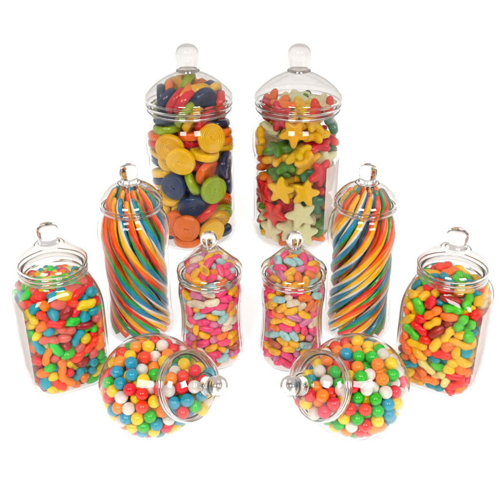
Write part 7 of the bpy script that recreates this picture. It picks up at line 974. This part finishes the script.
(3,1,-90,-1368,-3862,184,461,-864,-1,0,0), (3,6,-720,-441,4074,160,-449,256,3,1,0), (3,1,-3687,-1118,-1527,-81,183,-815,-1,0,0), (3,0,-162,-607,1136,279,-656,-208,-1,0,0), (3,1,2015,-3275,1552,418,-723,-482,7,1,0), (3,2,-491,-2339,-3382,-431,-51,-900,-1,0,0),
(3,3,-3055,-1243,-2490,-158,-430,-392,-1,0,0), (3,1,-3751,-1682,-533,315,-359,-800,-1,0,0), (3,1,-701,-2610,-1439,173,-791,143,-1,0,0), (3,3,258,-2760,1472,416,-81,857,-1,0,0), (3,5,2523,2963,-1391,-251,629,734,2,5,4), (3,4,-40,-2215,3495,17,533,-40,-1,0,0),
(3,3,-1049,2139,-3387,-134,-668,291,-1,0,0), (3,1,598,1372,468,98,977,29,-1,0,0), (3,1,1897,2501,537,414,-820,308,2,2,1), (3,0,1804,-1926,-3199,967,-181,51,-1,0,0), (3,0,-2870,1224,112,-588,-131,-100,-1,0,0), (3,4,-3578,-369,2051,215,-569,631,0,1,0),
(3,2,851,2402,-3253,-226,-621,-390,-1,0,0), (3,0,-1976,-2504,-361,218,-441,39,-1,0,0), (3,3,3930,-159,1319,-435,-447,-240,8,1,0), (3,5,2099,-617,2135,704,267,573,7,4,0), (3,3,58,1444,3843,-118,595,-3,1,5,4), (3,1,-939,-1847,4235,-376,-500,-722,-1,0,0),
(3,5,-2254,2105,-347,-958,41,241,-1,0,0), (3,0,-2891,2972,65,458,-43,-14,1,5,0), (3,0,-1888,-1213,-2076,601,21,198,-1,0,0), (3,1,-1603,-773,2673,-713,-26,-639,-1,0,0), (3,4,-2994,667,-2789,-653,-273,444,-1,0,0), (3,5,482,-3157,-2609,-690,-605,-228,-1,0,0),
(3,1,-1645,1731,3302,418,-38,885,0,4,2), (3,2,359,-1218,275,-792,-129,447,-1,0,0), (3,4,4074,573,441,-331,-247,-134,5,1,0), (3,2,-1210,-1185,1212,-680,148,709,-1,0,0), (3,5,1112,-2173,3340,626,-485,578,7,4,2), (3,2,-40,-1663,5883,-375,-445,779,9,2,1),
(3,3,-1550,-3072,2300,-597,-414,-299,-1,0,0), (3,2,1035,1555,3050,-571,-447,522,4,3,0), (3,5,3608,1322,-1546,-458,-81,537,5,9,6), (3,4,-2298,-948,-3318,834,-379,-44,-1,0,0), (3,0,942,-1666,1152,191,138,778,-1,0,0), (3,2,1874,-477,-3669,787,78,608,-1,0,0),
(3,6,1507,-1509,172,868,-330,-120,-1,0,0), (3,2,-985,3584,-745,-565,-636,-257,1,3,1), (3,0,-3122,-2645,-612,638,-238,-52,-1,0,0), (3,5,2981,2024,-870,-487,695,523,5,9,2), (3,3,670,-2293,-3372,-315,-810,-448,-1,0,0), (3,4,2031,1368,-1037,750,30,592,-1,0,0),
(3,1,-728,1053,3083,-7,-243,323,0,4,3), (3,1,-1118,-3728,1397,-767,441,463,-1,0,0), (3,2,-508,-4036,-744,448,-774,-444,-1,0,0), (3,0,-88,1485,-1502,15,916,-333,-1,0,0), (3,2,1049,-3281,822,-131,-764,616,-1,0,0), (3,3,-3806,1474,727,761,-323,-558,0,1,0),
(3,0,-2122,-1796,3057,-461,346,-14,-1,0,0), (3,0,-1927,-3652,-332,-568,293,733,-1,0,0), (3,3,-209,2215,429,-836,312,178,1,5,2), (3,3,-1008,-232,1842,-240,-84,871,-1,0,0), (3,5,597,1426,-3838,222,150,879,-1,0,0), (3,2,-642,-194,2944,-457,475,748,3,1,0),
(3,0,1274,-66,2742,-732,-567,-180,4,4,3), (3,3,93,3821,-1073,903,191,275,2,2,0), (3,0,-34,1920,2729,-22,-779,-216,1,5,4), (3,5,705,2832,-1139,-123,256,-59,2,5,2), (3,1,715,-1035,5262,455,769,-240,9,3,2), (3,5,1049,3847,-422,-112,652,727,2,5,0),
(3,2,103,-4136,233,-332,-530,-715,7,4,3), (3,1,-3237,649,2493,-10,-622,-779,0,4,1), (3,3,2384,-1929,-464,28,125,936,-1,0,0), (3,0,-3791,-1553,607,-155,-171,-968,-1,0,0), (3,1,5,-129,5411,-144,389,486,9,3,0), (3,4,1305,461,529,-745,660,82,-1,0,0),
(3,0,-1369,-513,-3861,90,753,-384,-1,0,0), (3,3,-3455,-1476,1747,-784,-258,-494,-1,0,0), (3,5,-1674,1192,-3597,-222,-53,973,-1,0,0), (3,6,20,-42,1,-7,-934,230,-1,0,0), (3,0,-3118,2351,1000,644,-29,-684,1,5,1), (3,5,1540,3575,-1427,-718,-308,-410,2,5,1),
(3,2,-277,2889,-2946,-707,-628,-172,-1,0,0), (3,2,-2980,1525,-1069,-533,593,570,-1,0,0), (3,1,-1837,783,-2535,496,-702,-370,-1,0,0), (3,0,554,-2726,-1428,472,-770,-401,-1,0,0), (3,0,-3995,-487,988,862,-414,-243,-1,0,0), (3,0,-349,-2050,-485,-115,930,50,-1,0,0),
(3,6,2822,2073,-2203,134,336,877,5,1,0), (3,2,1007,-948,2042,651,538,-454,-1,0,0), (3,2,-1478,2629,-1326,440,-245,-863,-1,0,0), (3,2,-2070,-150,4454,165,-327,878,9,2,0), (3,5,-2954,-1078,2702,-197,-25,-848,-1,0,0), (3,0,3398,-1914,1405,-517,-820,213,7,5,2),
(3,2,-1342,-1797,2194,-683,-413,-5,-1,0,0), (3,5,1194,-3962,-85,155,-912,-238,-1,0,0), (3,2,-1228,-268,-2246,320,-302,423,-1,0,0), (3,4,-762,-889,176,-508,378,-116,-1,0,0), (3,6,344,615,2995,384,70,182,4,1,0), (3,5,484,-1309,-2800,941,142,261,-1,0,0),
(3,1,-1768,-2170,-1441,435,895,-13,-1,0,0), (3,5,2729,581,-1532,-437,-419,728,-1,0,0), (3,5,-2936,-782,-228,-389,149,-882,-1,0,0), (3,1,-2340,-3165,-1286,-638,-168,682,-1,0,0), (3,0,1349,535,-3865,34,387,296,-1,0,0), (3,4,-1154,-2029,-2475,-512,-553,-440,-1,0,0),
(3,4,398,-1287,2953,51,533,-845,-1,0,0), (3,1,-2005,2418,1793,-126,819,-527,1,4,2), (3,0,1108,-75,4718,569,619,-128,9,5,1), (3,2,-178,1215,-384,193,599,-484,-1,0,0), (3,2,3910,-1140,712,399,-521,729,8,2,1), (3,3,-3497,-205,-2207,746,-40,-438,-1,0,0),
(3,4,791,-3849,-1159,-199,-415,882,-1,0,0), (3,0,2585,-1578,629,-780,-520,-200,8,1,0), (3,5,2431,697,556,-284,-194,372,5,9,5), (3,3,3012,-836,1407,-481,764,425,7,5,1), (3,1,200,-3172,-408,-601,189,-325,-1,0,0), (3,2,3374,-857,-2255,-110,977,2,8,2,0),
(3,4,-383,-1153,2119,-783,367,-404,-1,0,0), (3,5,-2199,1672,939,-298,-389,648,1,2,0), (3,3,3604,811,1856,-877,-411,220,5,3,2), (3,5,-2509,585,-1615,-365,-510,591,-1,0,0), (3,2,-2407,863,3266,350,-826,-425,0,3,1), (3,0,3811,1628,-172,883,-111,208,5,2,1),
(3,1,3462,-2096,-901,912,382,113,8,2,0), (3,5,-3041,216,673,80,-613,-218,-1,0,0), (3,2,-1383,1521,144,686,643,-324,-1,0,0), (3,1,1692,1455,75,-383,128,767,5,2,1), (3,4,-4080,-634,-158,851,97,495,-1,0,0), (3,5,-1395,-1631,-3537,247,108,922,-1,0,0),
(3,0,1509,1359,1219,881,-68,355,4,4,0), (3,1,-980,363,-3195,816,466,307,-1,0,0), (3,3,-2370,-228,-2430,323,772,-542,-1,0,0), (3,3,1018,787,3932,387,-911,-91,4,4,2), (3,0,-1855,-2919,-2289,124,237,-33,-1,0,0), (3,2,-2223,185,-3493,-392,517,570,-1,0,0),
(3,5,-3566,2085,-238,-51,325,-936,-1,0,0), (3,1,-2701,-2269,2159,-567,-311,110,-1,0,0), (3,2,-798,3603,-1878,-233,708,-663,2,5,0), (3,1,-3973,-60,-1164,-290,368,-872,-1,0,0), (3,2,1443,-3335,-1974,-485,-467,-238,-1,0,0), (3,1,-941,-2585,1439,-51,-985,-34,-1,0,0),
(3,3,2501,289,2744,54,175,118,4,4,3), (3,1,-638,-1052,-2874,506,589,62,-1,0,0), (3,0,3397,-328,2356,-694,708,-25,7,5,1), (3,5,3722,1542,967,-322,880,-284,5,9,4), (3,5,-2569,1785,2590,743,-448,472,0,1,0), (3,5,2738,35,-3096,-225,25,881,5,9,8),
(3,5,-1051,889,4514,-205,381,114,9,7,0), (3,3,-460,783,1929,146,-830,532,4,4,0), (3,5,795,605,-581,-60,-459,590,-1,0,0), (3,1,785,-1893,-644,-613,-510,-601,-1,0,0), (3,2,1538,-1172,-1134,-264,145,913,-1,0,0), (3,0,1652,-2352,-1268,218,-534,590,-1,0,0),
(3,2,-2457,-157,2202,970,-130,197,-1,0,0), (3,2,-382,-3130,593,-685,138,340,-1,0,0), (3,2,969,-3537,1933,-769,585,250,7,4,2), (3,2,3245,-1186,-237,-593,79,565,-1,0,0), (3,3,968,-539,978,927,17,-368,-1,0,0), (3,3,-1925,-1051,296,654,63,-754,-1,0,0),
(3,3,-2250,-1997,-2846,245,744,-555,-1,0,0), (3,2,-645,-1464,-1602,470,-776,386,-1,0,0), (3,2,455,-2367,395,-308,-70,50,-1,0,0), (3,0,-3628,868,-1778,-693,373,545,-1,0,0), (3,3,1643,-2824,2541,365,-26,441,7,5,3), (3,2,-497,1143,773,-504,-437,633,-1,0,0),
(3,1,1066,-1283,-3790,558,248,764,-1,0,0), (3,5,1348,3066,-2439,-703,274,520,2,5,3), (3,3,2784,1783,333,777,-68,-421,5,3,1), (3,0,-466,629,-2182,243,961,131,-1,0,0), (3,3,-29,-2181,-2269,115,970,-210,-1,0,0), (3,2,-1453,920,1367,803,-201,529,-1,0,0),
(3,2,-2681,-1627,-975,-439,-150,-522,-1,0,0), (3,3,-2996,1708,-2285,109,-893,-298,-1,0,0), (3,3,1901,-3552,-920,214,113,-74,-1,0,0), (3,5,2678,1385,1451,762,187,-605,5,9,3), (3,1,-837,3101,835,643,573,-406,1,4,1), (3,5,1127,-2196,-2300,-29,325,730,-1,0,0),
(3,5,1946,2170,-2950,-311,625,624,5,9,1), (3,1,-1936,2767,683,-612,-43,-762,1,4,0), (3,0,2884,-2954,-221,89,-373,-827,7,5,4), (3,0,-207,289,-1094,38,499,-389,-1,0,0), (3,2,320,3514,-2167,262,283,816,2,5,1), (3,5,543,-1398,-1658,57,69,635,-1,0,0),
(3,3,3018,2845,-58,-164,-219,-898,5,3,0), (3,1,1814,-2426,801,393,-682,-343,-1,0,0), (3,3,89,3059,1537,-636,-702,-140,1,5,1), (3,5,-1293,-3637,-1503,5,-161,-773,-1,0,0), (3,4,3080,-1933,-1978,879,358,-310,8,5,3), (3,3,-2031,-2069,1038,-507,-768,-386,-1,0,0),
(3,2,-1641,3780,184,600,315,503,1,3,0), (3,3,881,2329,1073,-2,90,-374,1,5,3), (3,3,612,2236,-2128,432,-549,321,-1,0,0), (3,1,-1363,574,-1453,-23,-943,99,-1,0,0), (3,0,-1222,1646,2225,426,546,225,1,5,2), (3,5,940,-2146,5519,-670,411,383,9,7,6),
(3,1,-78,-959,-754,-600,-92,254,-1,0,0), (3,5,-1677,-1045,3824,243,-648,-132,-1,0,0), (3,3,-2386,2689,-2041,677,-322,-132,-1,0,0), (3,4,-1117,-104,5128,636,432,417,9,2,0), (3,5,-1062,1620,-2349,626,53,738,-1,0,0), (3,6,-956,-3030,-397,-82,825,559,-1,0,0),
(3,1,-2704,-532,-1366,-429,482,383,-1,0,0), (3,4,-116,-506,-1988,-553,385,-725,-1,0,0), (3,0,-1032,-4006,282,-209,265,-876,-1,0,0), (3,5,2687,-1121,-1249,-261,436,696,-1,0,0), (3,0,-1358,-1503,-604,303,-495,186,-1,0,0), (3,3,-2695,-3126,349,-301,-464,-776,-1,0,0),
(3,3,1984,-1626,1610,-540,-615,-478,7,5,0), (3,0,2310,-380,5397,-76,-841,536,9,5,3), (3,5,811,-299,-3249,166,-334,-561,-1,0,0), (3,1,-1953,-298,1180,-136,-772,52,-1,0,0), (3,6,-1070,478,-337,190,866,364,-1,0,0), (3,3,2122,-3526,437,370,818,241,7,5,4),
(3,0,-1585,567,2463,670,-579,-462,0,1,0), (3,0,-3948,1029,-664,712,-404,-571,-1,0,0), (3,1,-1387,2912,-2595,6,-245,967,-1,0,0), (3,0,-2899,-902,913,-714,-522,455,-1,0,0), (3,2,-211,-208,-3864,267,434,-728,-1,0,0), (3,0,2348,-379,-2081,285,36,676,-1,0,0),
(3,1,-3026,311,-603,-544,-232,-180,-1,0,0), (3,5,-1992,-192,-483,512,182,-834,-1,0,0), (3,3,3069,-1428,2391,538,-678,-177,7,5,2), (3,1,336,439,1156,150,-462,-753,-1,0,0), (3,0,-774,-3127,-2598,-34,-604,-302,-1,0,0), (3,5,2627,-2450,2064,-462,-276,-30,7,4,3),
(3,2,-2010,1630,-1687,309,269,-167,-1,0,0), (3,0,1485,240,1644,84,549,724,-1,0,0), (3,0,10,411,4387,-209,-428,-374,9,5,0), (3,6,-2105,2027,-2944,-110,-617,43,-1,0,0), (3,0,2540,-782,3181,-246,-63,958,7,5,0), (3,5,1077,-1776,4432,-54,14,743,9,7,4),
(3,0,125,-1228,4070,-472,492,701,3,1,0), (3,0,2205,1109,-3321,364,-328,-113,5,2,0), (3,0,1820,1123,2306,562,524,320,4,4,1), (3,3,2053,2109,2881,61,61,-982,4,4,1), (3,5,3758,92,-1722,392,-3,895,8,1,0), (3,5,-2258,-1221,1804,921,28,-388,-1,0,0),
(3,2,-129,3266,-55,324,3,-337,1,3,2), (3,5,-1221,2601,-211,532,-157,-275,-1,0,0), (3,4,2702,-2830,-1356,30,376,-888,8,5,4), (3,3,-1569,-3035,579,-501,-704,-502,-1,0,0), (3,1,658,344,-2166,-442,185,-516,-1,0,0), (3,2,-733,-1321,3209,-216,28,975,-1,0,0),
(3,3,-60,1742,-2930,-511,201,-177,-1,0,0), (3,2,-2413,-287,3348,-550,-652,-520,0,3,2), (3,1,-3183,-2401,1107,-388,44,869,-1,0,0), (3,2,185,-155,2141,-338,446,760,-1,0,0), (3,0,747,-348,-1240,-175,467,-733,-1,0,0), (3,2,1440,-1056,3408,422,-688,-110,7,4,0),
),
}
ROPE_RANK = {'C': {0: 3, 1: 6, 2: 9, 3: 10, 4: 11, 5: 13, 6: 14, 7: 15, 8: 12, 9: 7, 10: 0, 11: 1, 12: 2, 13: 8, 14: 5, 15: 4, 100: 0, 101: 3, 102: 5, 103: 6, 104: 8, 105: 7, 106: 4, 107: 2, 108: -1, 109: 1, 200: 0, 201: 2, 202: 3, 203: 1}, 'D': {0: 0, 1: 2, 2: 3, 3: 4, 4: 11, 5: 12, 6: 5, 7: 7, 8: 8, 9: 9, 10: 10, 11: 13, 12: 6, 13: 1, 100: 1, 101: 0, 102: 6, 103: 9, 104: 3, 105: 5, 106: 2, 107: 7, 108: 8, 109: 4, 200: 0, 201: 2, 202: 3, 203: 1}}
SHAPE_LIST = ['wheel', 'star', 'bean', 'ball', 'mixe', 'mixl', 'mixp', 'mixr', 'peap', 'peal', 'pear']
NAME = {'wheel': 'spiral_candy', 'star': 'gummy_star', 'bean': 'jelly_bean', 'ball': 'gumball', 'mix': 'jelly_sweet', 'pea': 'gummy_peanut'}
CAT = {'wheel': 'spiral candy', 'star': 'gummy star', 'bean': 'jelly bean', 'ball': 'gumball', 'mix': 'jelly sweet', 'pea': 'gummy sweet'}
KIND = {'wheel': 'spiral candy', 'star': 'gummy star', 'bean': 'jelly bean', 'ball': 'gumball', 'mixe': 'oval jelly sweet',
        'mixl': 'long jelly sweet', 'mixp': 'waisted jelly sweet', 'mixr': 'round jelly sweet', 'peap': 'peanut gummy',
        'peal': 'long oval gummy', 'pear': 'stubby gummy'}
PLACE = {'A': 'tall spiral candy jar', 'B': 'tall gummy star jar', 'E': 'square jar at far left', 'F': 'square jar at far right',
         'I': 'fluted jar below the wheels', 'J': 'fluted jar below the stars', 'G': 'left tipped globe', 'H': 'right tipped globe'}
ZONE = ['top left', 'top centre', 'top right', 'middle left', 'centre', 'middle right', 'bottom left', 'bottom centre', 'bottom right', 'lid']
ORD = ['first', 'second', 'third', 'fourth', 'fifth', 'sixth', 'seventh', 'eighth', 'ninth', 'tenth', 'eleventh', 'twelfth']
def sweet_label(key, shape, colour, zone, n, rank):
    what, where = f'{colour} {KIND[shape]}', PLACE[key]
    if zone == -2:
        return f'{key}|{rank}', None
    if zone == -1:
        return f'{what} mostly hidden behind others in the {where}', f'mostly hidden {what}s, {where}'
    if zone == 9:
        where = f'inside the lid of the {where}'
    else:
        where = f'at {ZONE[zone]} of the {where}'
    if n == 1:
        s = f'{what} {where}'
    elif n == 2:
        s = f'{("upper", "lower")[rank]} {what} {where}'
    else:
        s = f'{ORD[min(rank, 11)]} {what} down {where}'.replace(' down at ', ' down, ')
    return s, f'{KIND[shape]}s in the {PLACE[key]}'
rv = random.Random(77)
VARY = {'wheel': .06, 'star': .08, 'bean': .08, 'ball': .035, 'mix': .10, 'pea': .10}       # no two sweets are quite the same size
_first = {}
SWEETS = []
HEAP = {k: [] for k in ('bean', 'ball', 'mix', 'pea')}       # the ones buried behind the visible ones: past the count, one object per kind
for key, rows in SWEET_DATA.items():
    JM = jar_matrix(key)
    sx, sz = (v * 1e-5 for v in SCALE.get(key, (1, 1)))
    for si, ci, x, y, z, qx, qy, qz, zone, n, rank in rows:
        shape = SHAPE_LIST[si]
        fam = FAM(shape)
        colour = list(PALETTE[fam])[ci]
        k = (shape, colour)
        if k not in _first:
            _first[k] = o = link(NAME[fam], SHAPES[shape](NAME[fam], MAT[fam, colour]))
        else:
            o = _first[k].copy()
            COL.objects.link(o)
        qx, qy, qz = qx / 1000, qy / 1000, qz / 1000
        q = Quaternion((math.sqrt(max(0, 1 - qx * qx - qy * qy - qz * qz)), qx, qy, qz)); q.normalize()
        o.matrix_world = JM @ Matrix.Translation((x * sx, y * sx, z * sz)) @ q.to_matrix().to_4x4() @ Matrix.Diagonal((*[1 + VARY[fam] * rv.uniform(-1, .5) for _ in range(3)], 1))
        if zone == -1 and fam in HEAP:
            HEAP[fam].append(o)
            continue
        lab, grp = sweet_label(key, shape, colour, zone, n, rank)
        tag(o, lab, CAT[fam], grp)
        SWEETS.append(o)

def heap(name, objs, label):
    if not objs:
        return
    verts, faces, mi, mats = [], [], [], []
    for o in objs:
        m = o.data.materials[0]
        if m not in mats:
            mats.append(m)
        k, n = mats.index(m), len(verts)
        verts += [o.matrix_world @ v.co for v in o.data.vertices]
        for p in o.data.polygons:
            faces.append([n + i for i in p.vertices]); mi.append(k)
    me = bpy.data.meshes.new(name)
    me.from_pydata(verts, [], faces)
    for m in mats:
        me.materials.append(m)
    me.polygons.foreach_set('material_index', mi)
    me.polygons.foreach_set('use_smooth', [True] * len(mi))
    me.update()
    tag(link(name, me), label, None, None, 'stuff')
    for o in objs:
        bpy.data.objects.remove(o)
heap('buried_jelly_beans', HEAP['bean'], 'jelly beans buried behind the visible ones in both fluted jars')
heap('buried_gumballs', HEAP['ball'], 'gumballs buried behind the visible ones in both tipped globes')

heap('buried_jelly_sweets', HEAP['mix'], 'jelly sweets buried behind the visible ones in the far left square jar')
heap('buried_gummy_peanuts', HEAP['pea'], 'gummies buried behind the visible ones in the far right square jar')

# ---------------------------------------------------------------- twisted candy ropes
def lerp_table(T, z):
    for (z0, v0), (z1, v1) in zip(T, T[1:]):
        if z <= z1:
            t = (z - z0) / (z1 - z0)
            return v0 + (v1 - v0) * max(0, t)
    return T[-1][1]
RAD_OUT = [(0, .0298), (.012, .0310), (.03, .0298), (.10, .0298), (.122, .0318), (.136, .0290), (.150, .0236), (.160, .0232), (.168, .0188), (.176, .0128), (.19, .008)]
RAD_IN = [(0, .0205), (.10, .0205), (.125, .0215), (.150, .0150), (.165, .0122), (.178, .0068)]
BAND = [0] * 6 + [1] * 8 + [2] * 4 + [3] * 8 + [4] * 5 + [5] * 5
RAD_CORE = [(0, .0075), (.125, .0075), (.150, .0058), (.178, .0045)]
RROPE = .0041
def rope_mesh(th0, sgn, tilt, radii, zend, pitch, ph0, jit, rj):
    step = .0018; z = .0062; th = th0; s = 0
    pts = []
    while z < zend:
        r = lerp_table(radii, z) * rj
        pts.append((Vector((r * math.cos(th), r * math.sin(th), z)), s))
        tl = math.radians(lerp_table(tilt, z)) * (1 + jit * math.sin(z * 60 + th0 * 3))
        ref = lerp_table(RAD_OUT, z)
        dz = step * math.cos(tl)
        th += sgn * math.tan(tl) * dz / max(ref, .018)
        z += dz; s += step
    bm = bmesh.new(); rings = []; nv = 36
    n = len(pts)
    for i, (p, s) in enumerate(pts):
        a, b = pts[max(i - 1, 0)][0], pts[min(i + 1, n - 1)][0]
        t = (b - a).normalized()
        rad = Vector((p.x, p.y, 0)).normalized()
        u = (rad - t * rad.dot(t)).normalized(); v = t.cross(u)
        psi = ph0 + s / pitch * 2 * PI
        left = (n - 1 - i) * step
        thick = (1 - .42 * max(0, min(1, (p.z - .150) / .026))) * (1 if left > .004 else (.35 + .65 * math.sqrt(max(0, 1 - (1 - left / .004) ** 2))))
        ring = []
        for k in range(nv):
            f = 2 * PI * k / nv
            rr = thick * RROPE * (1 - .11 * (1 - abs(math.sin(f * 3)) ** .6))
            ring.append(bm.verts.new(p + u * (rr * math.cos(f + psi)) + v * (rr * math.sin(f + psi))))
        rings.append(ring)
    for A, B in zip(rings, rings[1:]):
        for k in range(nv):
            f = bm.faces.new((A[k], A[(k + 1) % nv], B[(k + 1) % nv], B[k]))
            f.material_index = BAND[k]
    for ring, p in ((rings[0], pts[0][0]), (rings[-1], pts[-1][0])):
        c = bm.verts.new(p)
        for k in range(nv):
            f = bm.faces.new((ring[k], ring[(k + 1) % nv], c)); f.material_index = BAND[k]
    return to_mesh('twist_candy', bm, STRAND)

def rope_bundle(key, sgn, tilt, n_out, n_in, seed):
    rnd = random.Random(seed)
    M = jar_matrix(key)
    for ring, n, radii in (('outer', n_out, RAD_OUT), ('inner', n_in, RAD_IN), ('core', 4, RAD_CORE)):
        for i in range(n):
            th = 2 * PI * (i + rnd.uniform(-.16, .16)) / n
            zend = rnd.uniform(.1685, .1775) if ring == 'outer' else rnd.uniform(.170, .1785)
            rj = rnd.uniform(.93, 1.0) if ring == 'outer' else rnd.uniform(.9, 1.05)
            me = rope_mesh(th, sgn, tilt, radii, zend, sgn * rnd.uniform(.14, .26), rnd.uniform(0, 6.28), .06, rj)
            rank = ROPE_RANK[key].get(i + {'outer': 0, 'inner': 100, 'core': 200}[ring])
            if rank is None:
                continue
            o = link('twist_candy', me)
            o.matrix_world = M
            jar = {'C': 'left slim twist jar', 'D': 'right slim twist jar'}[key]
            if rank == -2:
                lab, grp = f'rope|{key}{ring}{i}', None
            elif rank == -1:
                lab, grp = f'striped candy twist mostly hidden at the back of the {jar}', f'hidden candy twists of the {jar}'
            else:
                lab, grp = f'striped {ring} candy twist, {ORD[min(rank, 11)]} from the left in the {jar}', f'candy twists in the {jar}'
            tag(o, lab, 'candy twist', grp)
rope_bundle('C', -1, [(0, 43), (.03, 41), (.07, 33), (.11, 21), (.14, 12), (.17, 5)], 16, 10, 5)
rope_bundle('D', 1, [(0, 43), (.05, 44), (.09, 41), (.115, 30), (.14, 20), (.17, 12)], 14, 10, 9)

# ---------------------------------------------------------------- table, light, camera
bm = bmesh.new()
S = 6.0
vs = [bm.verts.new((x, y, 0)) for x, y in ((-S, -S), (S, -S), (S, S), (-S, S))]
bm.faces.new(vs)
m = bpy.data.materials.new('underlit white sheet'); m.use_nodes = True  # translucent so the added lamp beneath keeps the ground white
N, L = m.node_tree.nodes, m.node_tree.links
N.remove(N['Principled BSDF'])
d = N.new('ShaderNodeBsdfDiffuse'); d.inputs['Color'].default_value = (.92, .92, .92, 1)
t = N.new('ShaderNodeBsdfTranslucent'); t.inputs['Color'].default_value = (.95, .95, .95, 1)
mx = N.new('ShaderNodeMixShader'); mx.inputs[0].default_value = .5
L.new(d.outputs[0], mx.inputs[1]); L.new(t.outputs[0], mx.inputs[2]); L.new(mx.outputs[0], N['Material Output'].inputs['Surface'])
tag(link('table_surface', to_mesh('table_surface', bm, [m], False)), 'seamless white surface under the jars, lit through by an added lamp', None, None, 'structure')

w = bpy.data.worlds.new('World'); SC.world = w; w.use_nodes = True
N, L = w.node_tree.nodes, w.node_tree.links
bg = N['Background']
tc = N.new('ShaderNodeTexCoord'); sp = N.new('ShaderNodeSeparateXYZ'); mr = N.new('ShaderNodeMapRange'); ya = N.new('ShaderNodeMath')
L.new(tc.outputs['Generated'], sp.inputs[0]); L.new(sp.outputs['Y'], ya.inputs[0]); L.new(sp.outputs['Z'], ya.inputs[2]); ya.operation = 'MULTIPLY_ADD'; ya.inputs[1].default_value = .9
L.new(ya.outputs[0], mr.inputs['Value'])
mr.interpolation_type = 'SMOOTHSTEP'
mr.inputs['From Min'].default_value = -.5; mr.inputs['From Max'].default_value = .5
mr.inputs['To Min'].default_value, mr.inputs['To Max'].default_value = (.18, .78)
L.new(mr.outputs['Result'], bg.inputs['Strength'])
bg.inputs['Color'].default_value = (1, .985, .96, 1)

def lamp(name, loc, target, sx, sy, power, col=(1, 1, 1)):
    la = bpy.data.lights.new(name, 'AREA'); la.shape = 'RECTANGLE'; la.size = sx; la.size_y = sy; la.energy = power; la.color = col
    o = link(name, la); o.location = loc
    o.rotation_euler = (Vector(target) - Vector(loc)).to_track_quat('-Z', 'Y').to_euler()
    return o
lamp('window_softbox', (-.58, -.86, 1.34), (0, .70, .10), .62, .52, 51)
lamp('window_softbox', (.76, -.86, 1.34), (0, .70, .10), .62, .52, 51)
lamp('added_underlight', (0, 3.4, -.4), (0, 3.4, 0), 8, 7, 228)  # unseen lamp added below the surface to wash out contact shadows


cam = bpy.data.cameras.new('camera'); cam.sensor_width = 36; cam.lens = 36 * 720 / 500
cam.clip_start = .02; cam.clip_end = 50
co = link('camera', cam); co.location = (0, 0, .47); co.rotation_euler = (math.radians(90 - 28), 0, 0)
SC.camera = co
SC.render.resolution_x = SC.render.resolution_y = 1024
SC.view_settings.view_transform = 'Standard'; SC.view_settings.look = 'None'
SC.view_settings.exposure = 0; SC.view_settings.gamma = 1
SC.render.engine = 'CYCLES'
cy = SC.cycles
cy.max_bounces = 24; cy.transmission_bounces = 24; cy.transparent_max_bounces = 24; cy.diffuse_bounces = 6; cy.glossy_bounces = 12
cy.caustics_reflective = False; cy.caustics_refractive = True; cy.blur_glossy = .1
cy.sample_clamp_indirect = 10
cy.use_denoising = True
